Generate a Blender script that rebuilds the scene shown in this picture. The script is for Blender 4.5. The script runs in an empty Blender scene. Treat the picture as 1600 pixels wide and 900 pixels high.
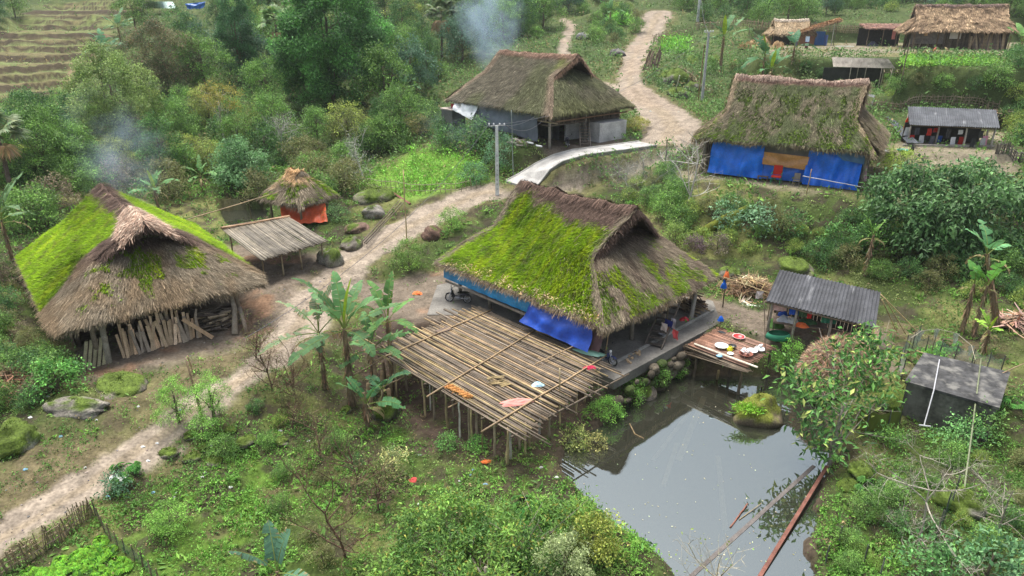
import bpy, math, random
import numpy as np
from mathutils import Vector, Matrix

SC = bpy.context.scene
COL = SC.collection
R = math.radians
PI = math.pi

# ------------------------------------------------------------------ camera
CAM_H, PITCH, FPX = 18.0, R(22.0), 1067.0
cam_d = bpy.data.cameras.new('camera')
cam = bpy.data.objects.new('camera', cam_d)
COL.objects.link(cam)
cam.location = (0, 0, CAM_H)
cam.rotation_euler = (R(90) - PITCH, 0, 0)
cam_d.sensor_width = 36.0
cam_d.lens = 36.0 * FPX / 1600.0
cam_d.clip_start = 0.5
cam_d.clip_end = 3000
SC.camera = cam

# ------------------------------------------------------------------ sky, sun, exposure
world = bpy.data.worlds.new('World')
SC.world = world
world.use_nodes = True
wn, wl = world.node_tree.nodes, world.node_tree.links
wn.clear()
SUN_EL, SUN_AZ = R(72), R(-30)          # azimuth from +Y, clockwise positive
sky = wn.new('ShaderNodeTexSky')
sky.sky_type = 'NISHITA'
sky.sun_disc = False
sky.sun_elevation = SUN_EL
sky.sun_rotation = SUN_AZ
sky.air_density = 1.0
sky.dust_density = 4.0
sky.ozone_density = 1.0
hs = wn.new('ShaderNodeHueSaturation')
hs.inputs['Saturation'].default_value = 0.5      # thin overcast: the blue is mostly veiled
wbg = wn.new('ShaderNodeBackground')
wbg.inputs['Strength'].default_value = 0.075
wout = wn.new('ShaderNodeOutputWorld')
wl.new(sky.outputs[0], hs.inputs['Color'])
wl.new(hs.outputs[0], wbg.inputs['Color'])
wl.new(wbg.outputs[0], wout.inputs['Surface'])

sun_d = bpy.data.lights.new('sun', 'SUN')
sun = bpy.data.objects.new('sun', sun_d)
COL.objects.link(sun)
sun_d.energy = 1.5
sun_d.angle = R(32)
sun_d.color = (1.0, 0.96, 0.9)
_sd = Vector((math.sin(SUN_AZ) * math.cos(SUN_EL), math.cos(SUN_AZ) * math.cos(SUN_EL), math.sin(SUN_EL)))
sun.rotation_euler = _sd.to_track_quat('Z', 'Y').to_euler()
sun.location = (-60, 80, 120)

SC.view_settings.view_transform = 'Standard'
SC.view_settings.look = 'None'
SC.view_settings.gamma = 1.0
SC.view_settings.exposure = 1.78
try:
    SC.view_settings.use_curve_mapping = False
except Exception:
    pass
SC.render.engine = 'CYCLES'
SC.cycles.use_denoising = True
SC.cycles.max_bounces = 6
SC.cycles.diffuse_bounces = 3
SC.cycles.glossy_bounces = 2
SC.cycles.transmission_bounces = 3
SC.cycles.transparent_max_bounces = 8
SC.cycles.volume_bounces = 1
SC.cycles.volume_step_rate = 4.0
SC.cycles.volume_max_steps = 48
SC.cycles.caustics_reflective = False
SC.cycles.caustics_refractive = False

# ------------------------------------------------------------------ survey helpers
CP, SP = math.cos(PITCH), math.sin(PITCH)

def at(px, py, e):
    """world point at height e seen at photograph position px, py (used as a survey of the site)"""
    a = (px - 800) / FPX
    b = (450 - py) / FPX
    t = (e - CAM_H) / (-SP + b * CP)
    return (a * t, (CP + b * SP) * t, e)

def atz(px, py, z):
    """same, at camera depth z"""
    a = (px - 800) / FPX
    b = (450 - py) / FPX
    return (a * z, (CP + b * SP) * z, CAM_H + (-SP + b * CP) * z)

def proj(x, y, z):
    zz = z - CAM_H
    d = y * CP - zz * SP
    return 800 + FPX * x / d, 450 - FPX * (y * SP + zz * CP) / d, d

# ------------------------------------------------------------------ noise
def _hash(ix, iy, seed):
    h = (ix.astype(np.int64) * 374761393 + iy.astype(np.int64) * 668265263 + seed * 974634777) & 0xFFFFFFFF
    h = ((h ^ (h >> 13)) * 1274126177) & 0xFFFFFFFF
    h = (h ^ (h >> 16)) & 0xFFFFFFFF
    return h / 4294967295.0

def vnoise(x, y, seed=0):
    x = np.asarray(x, float); y = np.asarray(y, float)
    ix = np.floor(x); iy = np.floor(y)
    fx = x - ix; fy = y - iy
    fx = fx * fx * (3 - 2 * fx); fy = fy * fy * (3 - 2 * fy)
    a = _hash(ix, iy, seed); b = _hash(ix + 1, iy, seed)
    c = _hash(ix, iy + 1, seed); d = _hash(ix + 1, iy + 1, seed)
    return (a * (1 - fx) + b * fx) * (1 - fy) + (c * (1 - fx) + d * fx) * fy

def fbm(x, y, seed=0, o=4):
    t = 0; amp = 0.5; s = 0
    x = np.asarray(x, float); y = np.asarray(y, float)
    for k in range(o):
        t = t + amp * vnoise(x * 2 ** k, y * 2 ** k, seed + k * 17); s += amp; amp *= 0.5
    return t / s

def sstep(a, b, x):
    t = np.clip((np.asarray(x, float) - a) / (b - a), 0, 1)
    return t * t * (3 - 2 * t)

def seg_dist(x, y, pts):
    """distance to a polyline of (x, y, half width) and the interpolated half width"""
    best = np.full(np.shape(x), 1e9); bw = np.ones(np.shape(x))
    for i in range(len(pts) - 1):
        ax, ay, aw = pts[i]; bx, by, bw_ = pts[i + 1]
        dx, dy = bx - ax, by - ay
        t = np.clip(((x - ax) * dx + (y - ay) * dy) / (dx * dx + dy * dy + 1e-9), 0, 1)
        d = np.hypot(x - ax - t * dx, y - ay - t * dy)
        m = d < best
        best = np.where(m, d, best)
        bw = np.where(m, aw + (bw_ - aw) * t, bw)
    return best, bw

def poly_sd(x, y, poly):
    """signed distance to a polygon, negative inside"""
    x = np.asarray(x, float); y = np.asarray(y, float)
    n = len(poly); inside = np.zeros(x.shape, bool); best = np.full(x.shape, 1e9)
    for i in range(n):
        ax, ay = poly[i][:2]; bx, by = poly[(i + 1) % n][:2]
        dx, dy = bx - ax, by - ay
        t = np.clip(((x - ax) * dx + (y - ay) * dy) / (dx * dx + dy * dy + 1e-9), 0, 1)
        best = np.minimum(best, np.hypot(x - ax - t * dx, y - ay - t * dy))
        c = ((ay > y) != (by > y)) & (x < (bx - ax) * (y - ay) / (by - ay + 1e-12) + ax)
        inside ^= c
    return np.where(inside, -best, best)

# ------------------------------------------------------------------ mesh building
class MB:
    """collects vertices, faces, point colours; build() links them as ONE mesh object"""
    def __init__(s):
        s.v = []; s.c = []; s.f = []; s.n = 0
    def add(s, V, F, col=(0.5, 0.5, 0.5), mat=0):
        V = np.asarray(V, float).reshape(-1, 3)
        C = np.asarray(col, float)
        if C.ndim == 1: C = np.tile(C, (len(V), 1))
        s.v.append(V); s.c.append(C)
        F = np.asarray(F, np.int64)
        s.f.append((F + s.n, mat)); s.n += len(V)
        return s
    def xform(s, M):
        M = np.array(M)
        s.v = [v @ M[:3, :3].T + M[:3, 3] for v in s.v]
        return s
    def join(s, o):
        for v, c in zip(o.v, o.c): s.v.append(v); s.c.append(c)
        for F, m in o.f: s.f.append((F + s.n, m))
        s.n += o.n
        return s
    def mesh(s, name, mats, smooth=False):
        me = bpy.data.meshes.new(name)
        V = np.concatenate(s.v); C = np.concatenate(s.c)
        me.vertices.add(len(V)); me.vertices.foreach_set('co', V.astype(np.float32).ravel())
        nl = sum(F.size for F, m in s.f); nf = sum(len(F) for F, m in s.f)
        me.loops.add(nl)
        me.loops.foreach_set('vertex_index', np.concatenate([F.ravel() for F, m in s.f]).astype(np.int32))
        me.polygons.add(nf)
        sizes = np.concatenate([np.full(len(F), F.shape[1]) for F, m in s.f])
        starts = np.concatenate([[0], np.cumsum(sizes)[:-1]])
        me.polygons.foreach_set('loop_start', starts.astype(np.int32))
        me.polygons.foreach_set('material_index', np.concatenate([np.full(len(F), m) for F, m in s.f]).astype(np.int32))
        me.polygons.foreach_set('use_smooth', np.full(nf, bool(smooth)))
        me.update(calc_edges=True)
        ca = me.color_attributes.new('col', 'FLOAT_COLOR', 'POINT')
        ca.data.foreach_set('color', np.concatenate([C, np.ones((len(C), 1))], 1).astype(np.float32).ravel())
        for m in (mats if isinstance(mats, (list, tuple)) else [mats]): me.materials.append(m)
        return me
    def build(s, name, mats, parent=None, smooth=False, loc=None, rot=None):
        o = bpy.data.objects.new(name, s.mesh(name, mats, smooth))
        COL.objects.link(o)
        if parent is not None: o.parent = parent
        if loc is not None: o.location = loc
        if rot is not None: o.rotation_euler = rot
        return o
    # -- shapes
    def box(s, c, d, rz=0.0, col=(0.5, 0.5, 0.5), M=None, mat=0, jit=0.0):
        x, y, z = d[0] / 2, d[1] / 2, d[2] / 2
        V = np.array([(-x, -y, -z), (x, -y, -z), (x, y, -z), (-x, y, -z), (-x, -y, z), (x, -y, z), (x, y, z), (-x, y, z)])
        if jit: V = V + np.random.default_rng(int(abs(c[0] * 91 + c[1] * 37 + c[2] * 11) * 10) % 99991).normal(size=V.shape) * jit
        if M is not None: V = V @ np.array(M)[:3, :3].T
        cs, sn = math.cos(rz), math.sin(rz)
        V = np.stack([V[:, 0] * cs - V[:, 1] * sn, V[:, 0] * sn + V[:, 1] * cs, V[:, 2]], 1) + np.array(c)
        return s.add(V, [(0, 3, 2, 1), (4, 5, 6, 7), (0, 1, 5, 4), (1, 2, 6, 5), (2, 3, 7, 6), (3, 0, 4, 7)], col, mat)
    def tube(s, pts, rad, n=6, col=(0.5, 0.5, 0.5), cap=True, mat=0):
        P = np.asarray(pts, float); m = len(P)
        rad = np.broadcast_to(np.asarray(rad, float), (m,))
        T = np.gradient(P, axis=0) if m > 2 else np.repeat((P[1:] - P[:1]), 2, 0)
        T = T / (np.linalg.norm(T, axis=1, keepdims=True) + 1e-9)
        up = np.array([0, 0, 1.0]) if abs(T[0][2]) < 0.9 else np.array([1.0, 0, 0])
        A = np.cross(T, up); A /= np.linalg.norm(A, axis=1, keepdims=True) + 1e-9
        B = np.cross(T, A)
        an = np.arange(n) / n * 2 * PI
        V = P[:, None] + rad[:, None, None] * (np.cos(an)[None, :, None] * A[:, None] + np.sin(an)[None, :, None] * B[:, None])
        F = []
        for i in range(m - 1):
            for j in range(n):
                k = (j + 1) % n
                F.append((i * n + j, i * n + k, (i + 1) * n + k, (i + 1) * n + j))
        C = col
        if np.ndim(col) == 2: C = np.repeat(np.asarray(col, float), n, 0)
        b = s.n
        s.add(V.reshape(-1, 3), F, C, mat)
        if cap and n >= 3:
            s.f.append((np.array([list(range(b, b + n))[::-1], list(range(b + (m - 1) * n, b + m * n))]), mat))
        return s
    def grid(s, G, col=(0.5, 0.5, 0.5), mat=0, flip=False):
        """G: (a, b, 3) grid of points"""
        G = np.asarray(G, float); a, b = G.shape[:2]
        I = np.arange(a * b).reshape(a, b)
        F = np.stack([I[:-1, :-1], I[1:, :-1], I[1:, 1:], I[:-1, 1:]], -1).reshape(-1, 4)
        if flip: F = F[:, ::-1]
        C = np.asarray(col, float)
        if C.ndim == 3: C = C.reshape(-1, 3)
        return s.add(G.reshape(-1, 3), F, C, mat)
    def lathe(s, prof, c=(0, 0, 0), n=20, col=(0.5, 0.5, 0.5), mat=0, sq=(1, 1)):
        an = np.arange(n) / n * 2 * PI
        P = np.array([[(r * math.cos(t) * sq[0] + c[0], r * math.sin(t) * sq[1] + c[1], z + c[2]) for t in an] for r, z in prof])
        m = len(prof); F = []
        for i in range(m - 1):
            for j in range(n):
                k = (j + 1) % n
                F.append((i * n + j, i * n + k, (i + 1) * n + k, (i + 1) * n + j))
        return s.add(P.reshape(-1, 3), F, col, mat)
    def quads(s, P, col, mat=0):
        """P: (n, 4, 3) loose quads; col (n, 3)"""
        n = len(P)
        F = np.arange(n * 4).reshape(n, 4)
        return s.add(P.reshape(-1, 3), F, np.repeat(np.asarray(col, float), 4, 0) if np.ndim(col) == 2 else col, mat)

def unit(v):
    return v / (np.linalg.norm(v, axis=-1, keepdims=True) + 1e-9)

def leaf_quads(P, D, Nn, ln, wd, fold=0.15, droop=0.0):
    """rhombic leaves: base P, direction D, normal Nn, length ln, width wd"""
    D = unit(D); S = unit(np.cross(D, Nn)); U = np.cross(S, D)
    ln = np.asarray(ln, float).reshape(-1, 1); wd = np.asarray(wd, float).reshape(-1, 1)
    mid = P + D * ln * 0.45
    return np.stack([P, mid + S * wd * 0.5 + U * wd * fold, P + D * ln - np.array([0, 0, 1.0]) * ln * droop, mid - S * wd * 0.5 + U * wd * fold], 1)

def rdirs(rng, n, up=0.0):
    v = rng.normal(size=(n, 3)); v = unit(v); v[:, 2] += up
    return unit(v)

def jcol(rng, base, n, v=0.25, hue=0.12):
    b = np.asarray(base, float)
    k = np.exp(rng.normal(size=(n, 1)) * v)
    h = 1 + rng.normal(size=(n, 3)) * hue * np.array([1.0, 0.4, 1.0])
    return np.clip(b * k * h, 0.002, 0.95)

# ------------------------------------------------------------------ materials
MATS = {}
def mat(name, rough=0.8, spec=0.3, transl=0.0, nscale=3.0, namp=0.35, fine=40.0, famp=0.25, bump=0.0, bscale=30.0,
        color=None, metal=0.0, objvar=0.0, alpha=None, stretch=None, gain=1.0):
    """procedural surface: point colour 'col' (or a fixed colour) broken up by two noises, with bump"""
    if name in MATS: return MATS[name]
    m = bpy.data.materials.new(name); m.use_nodes = True
    N, L = m.node_tree.nodes, m.node_tree.links
    N.clear()
    out = N.new('ShaderNodeOutputMaterial')
    pb = N.new('ShaderNodeBsdfPrincipled')
    pb.inputs['Roughness'].default_value = rough
    pb.inputs['Specular IOR Level'].default_value = spec
    pb.inputs['Metallic'].default_value = metal
    if color is None:
        a = N.new('ShaderNodeAttribute'); a.attribute_name = 'col'; src = a.outputs['Color']
    else:
        a = N.new('ShaderNodeRGB'); a.outputs[0].default_value = (*color, 1); src = a.outputs[0]
    tc = N.new('ShaderNodeTexCoord')
    vec = tc.outputs['Object']
    if stretch:
        mp = N.new('ShaderNodeMapping'); mp.inputs['Scale'].default_value = stretch
        L.new(vec, mp.inputs['Vector']); vec = mp.outputs[0]
    def noise(scale, det=4):
        n = N.new('ShaderNodeTexNoise'); n.inputs['Scale'].default_value = scale; n.inputs['Detail'].default_value = det
        L.new(vec, n.inputs['Vector']); return n.outputs['Fac']
    def scaled(fac, amp):
        r = N.new('ShaderNodeMapRange'); r.inputs['From Min'].default_value = 0.3; r.inputs['From Max'].default_value = 0.7
        r.inputs['To Min'].default_value = (1 - amp) * gain; r.inputs['To Max'].default_value = (1 + amp) * gain
        L.new(fac, r.inputs['Value']); return r.outputs[0]
    def mul(a_, b_):
        x = N.new('ShaderNodeVectorMath'); x.operation = 'SCALE'
        L.new(a_, x.inputs[0]); L.new(b_, x.inputs['Scale']); return x.outputs[0]
    if namp: src = mul(src, scaled(noise(nscale), namp))
    if famp: src = mul(src, scaled(noise(fine, 3), famp))
    if objvar:
        oi = N.new('ShaderNodeObjectInfo'); r = N.new('ShaderNodeMapRange')
        r.inputs['To Min'].default_value = 1 - objvar; r.inputs['To Max'].default_value = 1 + objvar
        L.new(oi.outputs['Random'], r.inputs['Value']); src = mul(src, r.outputs[0])
    L.new(src, pb.inputs['Base Color'])
    if bump:
        b = N.new('ShaderNodeBump'); b.inputs['Strength'].default_value = bump; b.inputs['Distance'].default_value = 0.05
        L.new(noise(bscale, 5), b.inputs['Height']); L.new(b.outputs[0], pb.inputs['Normal'])
    sh = pb.outputs[0]
    if transl:
        t = N.new('ShaderNodeBsdfTranslucent'); L.new(src, t.inputs['Color'])
        mx = N.new('ShaderNodeMixShader'); mx.inputs[0].default_value = transl
        L.new(sh, mx.inputs[1]); L.new(t.outputs[0], mx.inputs[2]); sh = mx.outputs[0]
    if alpha is not None:
        t = N.new('ShaderNodeBsdfTransparent')
        mx = N.new('ShaderNodeMixShader'); mx.inputs[0].default_value = alpha
        L.new(t.outputs[0], mx.inputs[1]); L.new(sh, mx.inputs[2]); sh = mx.outputs[0]
    L.new(sh, out.inputs['Surface'])
    MATS[name] = m
    return m

M_THATCH = mat('thatch', rough=0.9, spec=0.15, nscale=1.2, namp=0.18, fine=14, famp=0.2)
M_LEAF = mat('leaf', rough=0.5, spec=0.35, transl=0.3, nscale=0.9, namp=0.22, famp=0, objvar=0.14, gain=1.45)
M_BLADE = mat('banana_blade', rough=0.62, spec=0.2, transl=0.25, nscale=0.9, namp=0.2, famp=0, objvar=0.14, gain=1.0)
M_LEAFY = mat('ground_leaf', rough=0.6, spec=0.25, transl=0.25, nscale=0.5, namp=0.15, famp=0, gain=1.45)
M_BARK = mat('bark', rough=0.9, spec=0.15, nscale=4, namp=0.3, fine=30, famp=0.3, bump=0.6, bscale=14)
M_WOOD = mat('weathered_wood', rough=0.8, spec=0.2, nscale=2.5, namp=0.25, fine=25, famp=0.3, bump=0.3)
M_BAMBOO = mat('bamboo', rough=0.5, spec=0.35, nscale=2.0, namp=0.3, fine=18, famp=0.2)
M_STONE = mat('stone', rough=0.9, spec=0.2, nscale=1.5, namp=0.35, fine=12, famp=0.35, bump=0.8, bscale=6)
M_CONC = mat('concrete', rough=0.85, spec=0.25, nscale=0.8, namp=0.3, fine=9, famp=0.18, bump=0.3, bscale=12)
M_CLOTH = mat('cloth', rough=0.8, spec=0.15, nscale=2, namp=0.12, fine=30, famp=0.08)
M_TARP = mat('tarpaulin', rough=0.42, spec=0.5, nscale=1.2, namp=0.22, fine=8, famp=0.12, bump=0.7, bscale=3.5)
M_PAINT = mat('painted_metal', rough=0.35, spec=0.5, nscale=6, namp=0.12, fine=30, famp=0.08)
M_PLASTIC = mat('plastic', rough=0.35, spec=0.5, nscale=6, namp=0.06, famp=0)
M_METAL = mat('dull_metal', rough=0.4, spec=0.5, metal=0.8, nscale=6, namp=0.2, famp=0.1)
M_SHEET = mat('roof_sheeting', rough=0.7, spec=0.25, nscale=1.3, namp=0.3, fine=10, famp=0.25)
M_NET = mat('netting', rough=0.7, spec=0.2, nscale=3, namp=0.2, famp=0.2, alpha=0.42)

# ------------------------------------------------------------------ naming helpers
def tag(o, label=None, cat=None, group=None, kind=None):
    if label: o['label'] = label
    if cat: o['category'] = cat
    if group: o['group'] = group
    if kind: o['kind'] = kind
    return o

def thing(name, label, cat, loc=(0, 0, 0), rz=0.0, group=None):
    o = bpy.data.objects.new(name, None)
    o.empty_display_size = 0.3
    COL.objects.link(o)
    o.location = loc; o.rotation_euler = (0, 0, rz)
    return tag(o, label, cat, group)

def dup(root, loc, rz=0.0, scale=1.0, label=None, group=None):
    r = root.copy(); COL.objects.link(r)
    r.location = loc; r.rotation_euler = (0, 0, rz)
    r.scale = (scale,) * 3 if np.isscalar(scale) else scale
    if label: r['label'] = label
    if group: r['group'] = group
    for ch in list(root.children):
        c = ch.copy(); COL.objects.link(c); c.parent = r
        for g in list(ch.children):
            d = g.copy(); COL.objects.link(d); d.parent = c
    return r

# ------------------------------------------------------------------ terrain
WATER = -1.8
# survey points: (photo x, photo y, height) or ('z', x, y, camera depth)
SURV = [
    (640, 470, 0), (700, 440, 0), (1110, 500, 0), (1200, 520, 0), (1240, 555, -.1), (560, 440, .3), (560, 400, .8), (620, 365, 1.3),
    (680, 330, 1.9), (740, 303, 2.6), (810, 292, 3.0), (890, 283, 3.4), (960, 262, 4.2), (1040, 225, 5.8), (1050, 200, 6.8),
    (640, 600, -1.4), (700, 640, -1.5), (780, 735, -1.5), (850, 660, -1.5), (930, 620, -1.3), (560, 600, -1.3), (480, 575, -.6),
    (600, 760, -1.5), (500, 850, -1.7), (300, 800, -1.5), (100, 890, -1.4), (0, 840, -.8), (200, 700, -.5), (320, 630, -.2), (440, 540, 0),
    (400, 700, -1.2), (250, 760, -1.2), (1000, 870, -1.1), (900, 800, -1.2), (800, 880, -1.3), (1300, 780, -1.2), (1400, 850, -1.0), (1500, 770, -.9),
    (1590, 850, -1.0), (1550, 660, -.6), (1595, 560, -.1), (1450, 480, .1), (1400, 450, .4), (1340, 580, -.5), (1440, 668, -1.0), (1500, 695, -1.05), (1545, 690, -.95),
    (1130, 445, .2), (1150, 405, .8), (1200, 345, 3.0), (1090, 335, 2.9), (1040, 300, 3.4), (1250, 335, 3.3), (1380, 420, .9), (1300, 400, .9),
    (1440, 350, 2.9), (1100, 295, 4.2), (1330, 315, 4.1), (1230, 303, 4.15), (1400, 300, 4.2), (1500, 300, 4.2), (1590, 295, 4.2), (1560, 400, 1.9), (1595, 460, .7),
    (1400, 252, 5.3), (1450, 252, 5.6), (1590, 247, 5.3), (1450, 165, 8.0), (1560, 150, 8.8), (1340, 150, 8.4), (1300, 170, 7.6),
    (1040, 150, 8.6), (1090, 130, 9.4), (1130, 95, 11.0), (985, 140, 9.1), (985, 100, 11.0), (1010, 60, 13.4), ('z', 1030, 22, 150), ('z', 1035, 2, 172),
    (1200, 100, 11.2), (1300, 105, 11.2), (1500, 104, 11.6), (1180, 80, 12.0), (1595, 95, 11.8),
    ('z', 1200, 35, 138), ('z', 1450, 12, 150), ('z', 1600, 30, 138), ('z', 1300, 5, 170),
    ('z', 600, 250, 75), ('z', 450, 230, 78), ('z', 300, 250, 75), ('z', 700, 190, 81), (365, 348, .9), (430, 430, .6), (470, 335, 1.5), (600, 305, 2.3),
    (660, 270, 3.2), ('z', 650, 240, 73), ('z', 150, 300, 64), ('z', 20, 330, 58), (20, 450, 1.3), (30, 560, .3), (30, 650, 0), (20, 750, -.4),
    ('z', 150, 245, 74), ('z', 50, 200, 84), ('z', 50, 150, 98), ('z', 200, 150, 98), ('z', 100, 50, 136), ('z', 200, 25, 152), ('z', 60, 5, 170),
    ('z', 400, 150, 100), ('z', 600, 130, 105), ('z', 720, 90, 116), ('z', 850, 75, 118), ('z', 880, 110, 103), ('z', 940, 165, 86), ('z', 400, 60, 130),
    ('z', 500, 10, 160), ('z', 750, 30, 150), ('z', 900, 10, 162), ('z', 300, 15, 156), (200, 500, 0), (120, 590, 0), (300, 560, 0), (380, 520, 0),
    (250, 650, -.2), (100, 720, -.3),
]
_pts = []
for s_ in SURV:
    _pts.append(atz(*s_[1:]) if s_[0] == 'z' else at(*s_))
_pts += [(-240, 250, 48), (0, 260, 46), (240, 250, 50), (-160, 60, 14), (200, 60, 10), (-60, 10, -1), (60, 10, -.8), (0, 4, -1.5), (-400, 400, 90), (400, 400, 90), (0, 420, 90),
         (-140, 120, 16), (150, 120, 18)]
_PX = np.array(_pts, float)
def _ker(d): return np.sqrt(d * d + 4.0)
_A = _ker(np.hypot(_PX[:, None, 0] - _PX[None, :, 0], _PX[:, None, 1] - _PX[None, :, 1]))
_n = len(_PX)
_S = np.zeros((_n + 3, _n + 3)); _S[:_n, :_n] = _A; _S[:_n, _n] = 1; _S[:_n, _n + 1:] = _PX[:, :2]
_S[_n, :_n] = 1; _S[_n + 1:, :_n] = _PX[:, :2].T
_W = np.linalg.solve(_S, np.concatenate([_PX[:, 2], [0, 0, 0]]))

def _base(x, y):
    sh = np.shape(x); x = np.ravel(x).astype(float); y = np.ravel(y).astype(float)
    out = np.empty(len(x))
    for i in range(0, len(x), 20000):
        a, b = x[i:i + 20000], y[i:i + 20000]
        K = _ker(np.hypot(a[:, None] - _PX[None, :, 0], b[:, None] - _PX[None, :, 1]))
        out[i:i + 20000] = K @ _W[:_n] + _W[_n] + a * _W[_n + 1] + b * _W[_n + 2]
    return out.reshape(sh)

def P2(lst, e):
    return [at(px, py, e)[:2] for px, py in lst]

def frame_poly(c, r, pts):
    cs, sn = math.cos(r), math.sin(r)
    return [(c[0] + u * cs - v * sn, c[1] + u * sn + v * cs) for u, v in pts]

H1 = dict(c=(3.96, 41.85), r=-.81, e=0.0, L=7.54, W=5.85, R=4.3, he=2.66, hr=7.45)
H2 = dict(c=(-24.56, 41.76), r=-.88, e=0.0, L=8.21, W=5.73, R=5.2, he=2.75, hr=6.95)
H3 = dict(c=(2.64, 75.56), r=-.87, e=5.8, L=8.97, W=6.05, R=5.6, he=3.35, hr=8.3)
H4 = dict(c=(25.69, 63.55), r=-.51, e=4.3, L=7.75, W=6.26, R=5.4, he=3.3, hr=8.3)

POND = P2([(1062, 588), (1125, 584), (1185, 590), (1250, 592), (1285, 625), (1296, 680), (1293, 735), (1274, 790), (1262, 850), (1275, 930), (1310, 1000),
           (1130, 1010), (1075, 935), (1040, 885), (1008, 845), (935, 808), (905, 770), (880, 745), (872, 715), (885, 690), (925, 672), (960, 645), (1000, 622)], WATER)
POND2 = P2([(338, 330), (420, 325), (425, 352), (360, 362)], 0.6)
# (polygon, height, falloff)
PADS = [
    (frame_poly(H1['c'], H1['r'], [(-13, -10), (-9.5, 1.5), (-8.5, 6.5), (8.6, 7.5), (13.5, 13), (19, 6), (16.5, 3.2), (8.6, 4.5), (8.6, -6.2), (8.0, -6.4), (-3.4, -6.3), (-4.5, -9.5)]), 0.0, 0.9),
    (frame_poly(H2['c'], H2['r'], [(-6.5, -5), (-6.5, 5), (7.6, 5.2), (8.2, -4.6)]), 0.0, 1.5),
    (frame_poly(H3['c'], H3['r'], [(-8.5, -7.2), (-8.5, 6), (10, 6), (10.5, -4), (9.5, -7.0)]), H3['e'], 1.2),
    (frame_poly(H4['c'], H4['r'], [(-8.0, -8.2), (-8.0, 6), (9, 6), (10, -8.0)]), H4['e'], 1.2),
    (P2([(1180, 91), (1395, 93), (1420, 103), (1600, 107), (1680, 104), (1680, 66), (1500, 66), (1180, 68)], 12.3), 12.3, 1.6),
    (P2([(1410, 240), (1570, 240), (1575, 205), (1405, 205)], 6.0), 6.0, 0.8),
    (P2([(1275, 152), (1405, 152), (1405, 139), (1275, 139)], 8.7), 8.7, 1.5),
    (P2([(215, 36), (285, 36), (285, 24), (215, 24)], 16.6), None, 3.0),
]
ROADS = [
    # (px, py, height, half width)
    [(-60, 880, -.9, .75), (60, 808, -.75, .75), (190, 715, -.5, .8), (290, 650, -.25, .85), (400, 574, -.02, 1.0), (460, 515, .1, 1.5), (500, 455, .3, 1.5),
     (548, 408, .75, 1.5), (610, 368, 1.3, 1.5), (680, 332, 1.9, 1.7), (745, 303, 2.6, 1.9), (820, 293, 3.0, 1.6), (890, 285, 3.4, 1.5), (955, 266, 4.1, 1.5), (1015, 242, 5.1, 2.0),
     (1054, 205, 6.6, 3.3), (1035, 175, 7.6, 2.7), (1000, 153, 8.5, 2.7), (984, 128, 9.8, 1.6), (985, 100, 11.0, 1.5), (1000, 70, 12.8, 2.0), (1020, 45, 14.8, 2.6), (1030, 22, 17.6, 3.0)],
    [(1000, 153, 8.5, 1.2), (955, 118, 10.1, .8), (905, 98, 11.4, .7), (880, 65, 13.3, .9), (893, 40, 15.4, .8), (880, 25, 17.2, .8)],
]
ROADW = [[(*at(a, b, c)[:2], w) for a, b, c, w in rd] for rd in ROADS]
RAMP = [(*at(a, b, e)[:2], e) for a, b, e in [(820, 284, 3.3), (828, 277, 3.7), (848, 260, 4.6), (872, 247, 5.3), (905, 238, 5.75), (960, 231, 5.9), (1012, 224, 5.95)]]
FOOT = [(*at(a, b, c)[:2], w) for a, b, c, w in [(70, 165, 6.6, .5), (100, 130, 8.3, .6), (108, 108, 9.6, .5), (140, 78, 12.0, .5), (165, 50, 14.5, .5)]]
TERR = [atz(px, py, z)[:2] for px, py, z in [(-90, 190, 88), (70, 172, 91), (112, 118, 107), (150, 80, 120), (185, 50, 135), (232, 12, 160), (250, 4, 172), (80, 2, 172), (-30, 60, 136), (-140, 90, 126)]]
GARDEN_R = P2([(1320, 480), (1600, 560), (1600, 660), (1560, 640), (1390, 560)], -.2)

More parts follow.
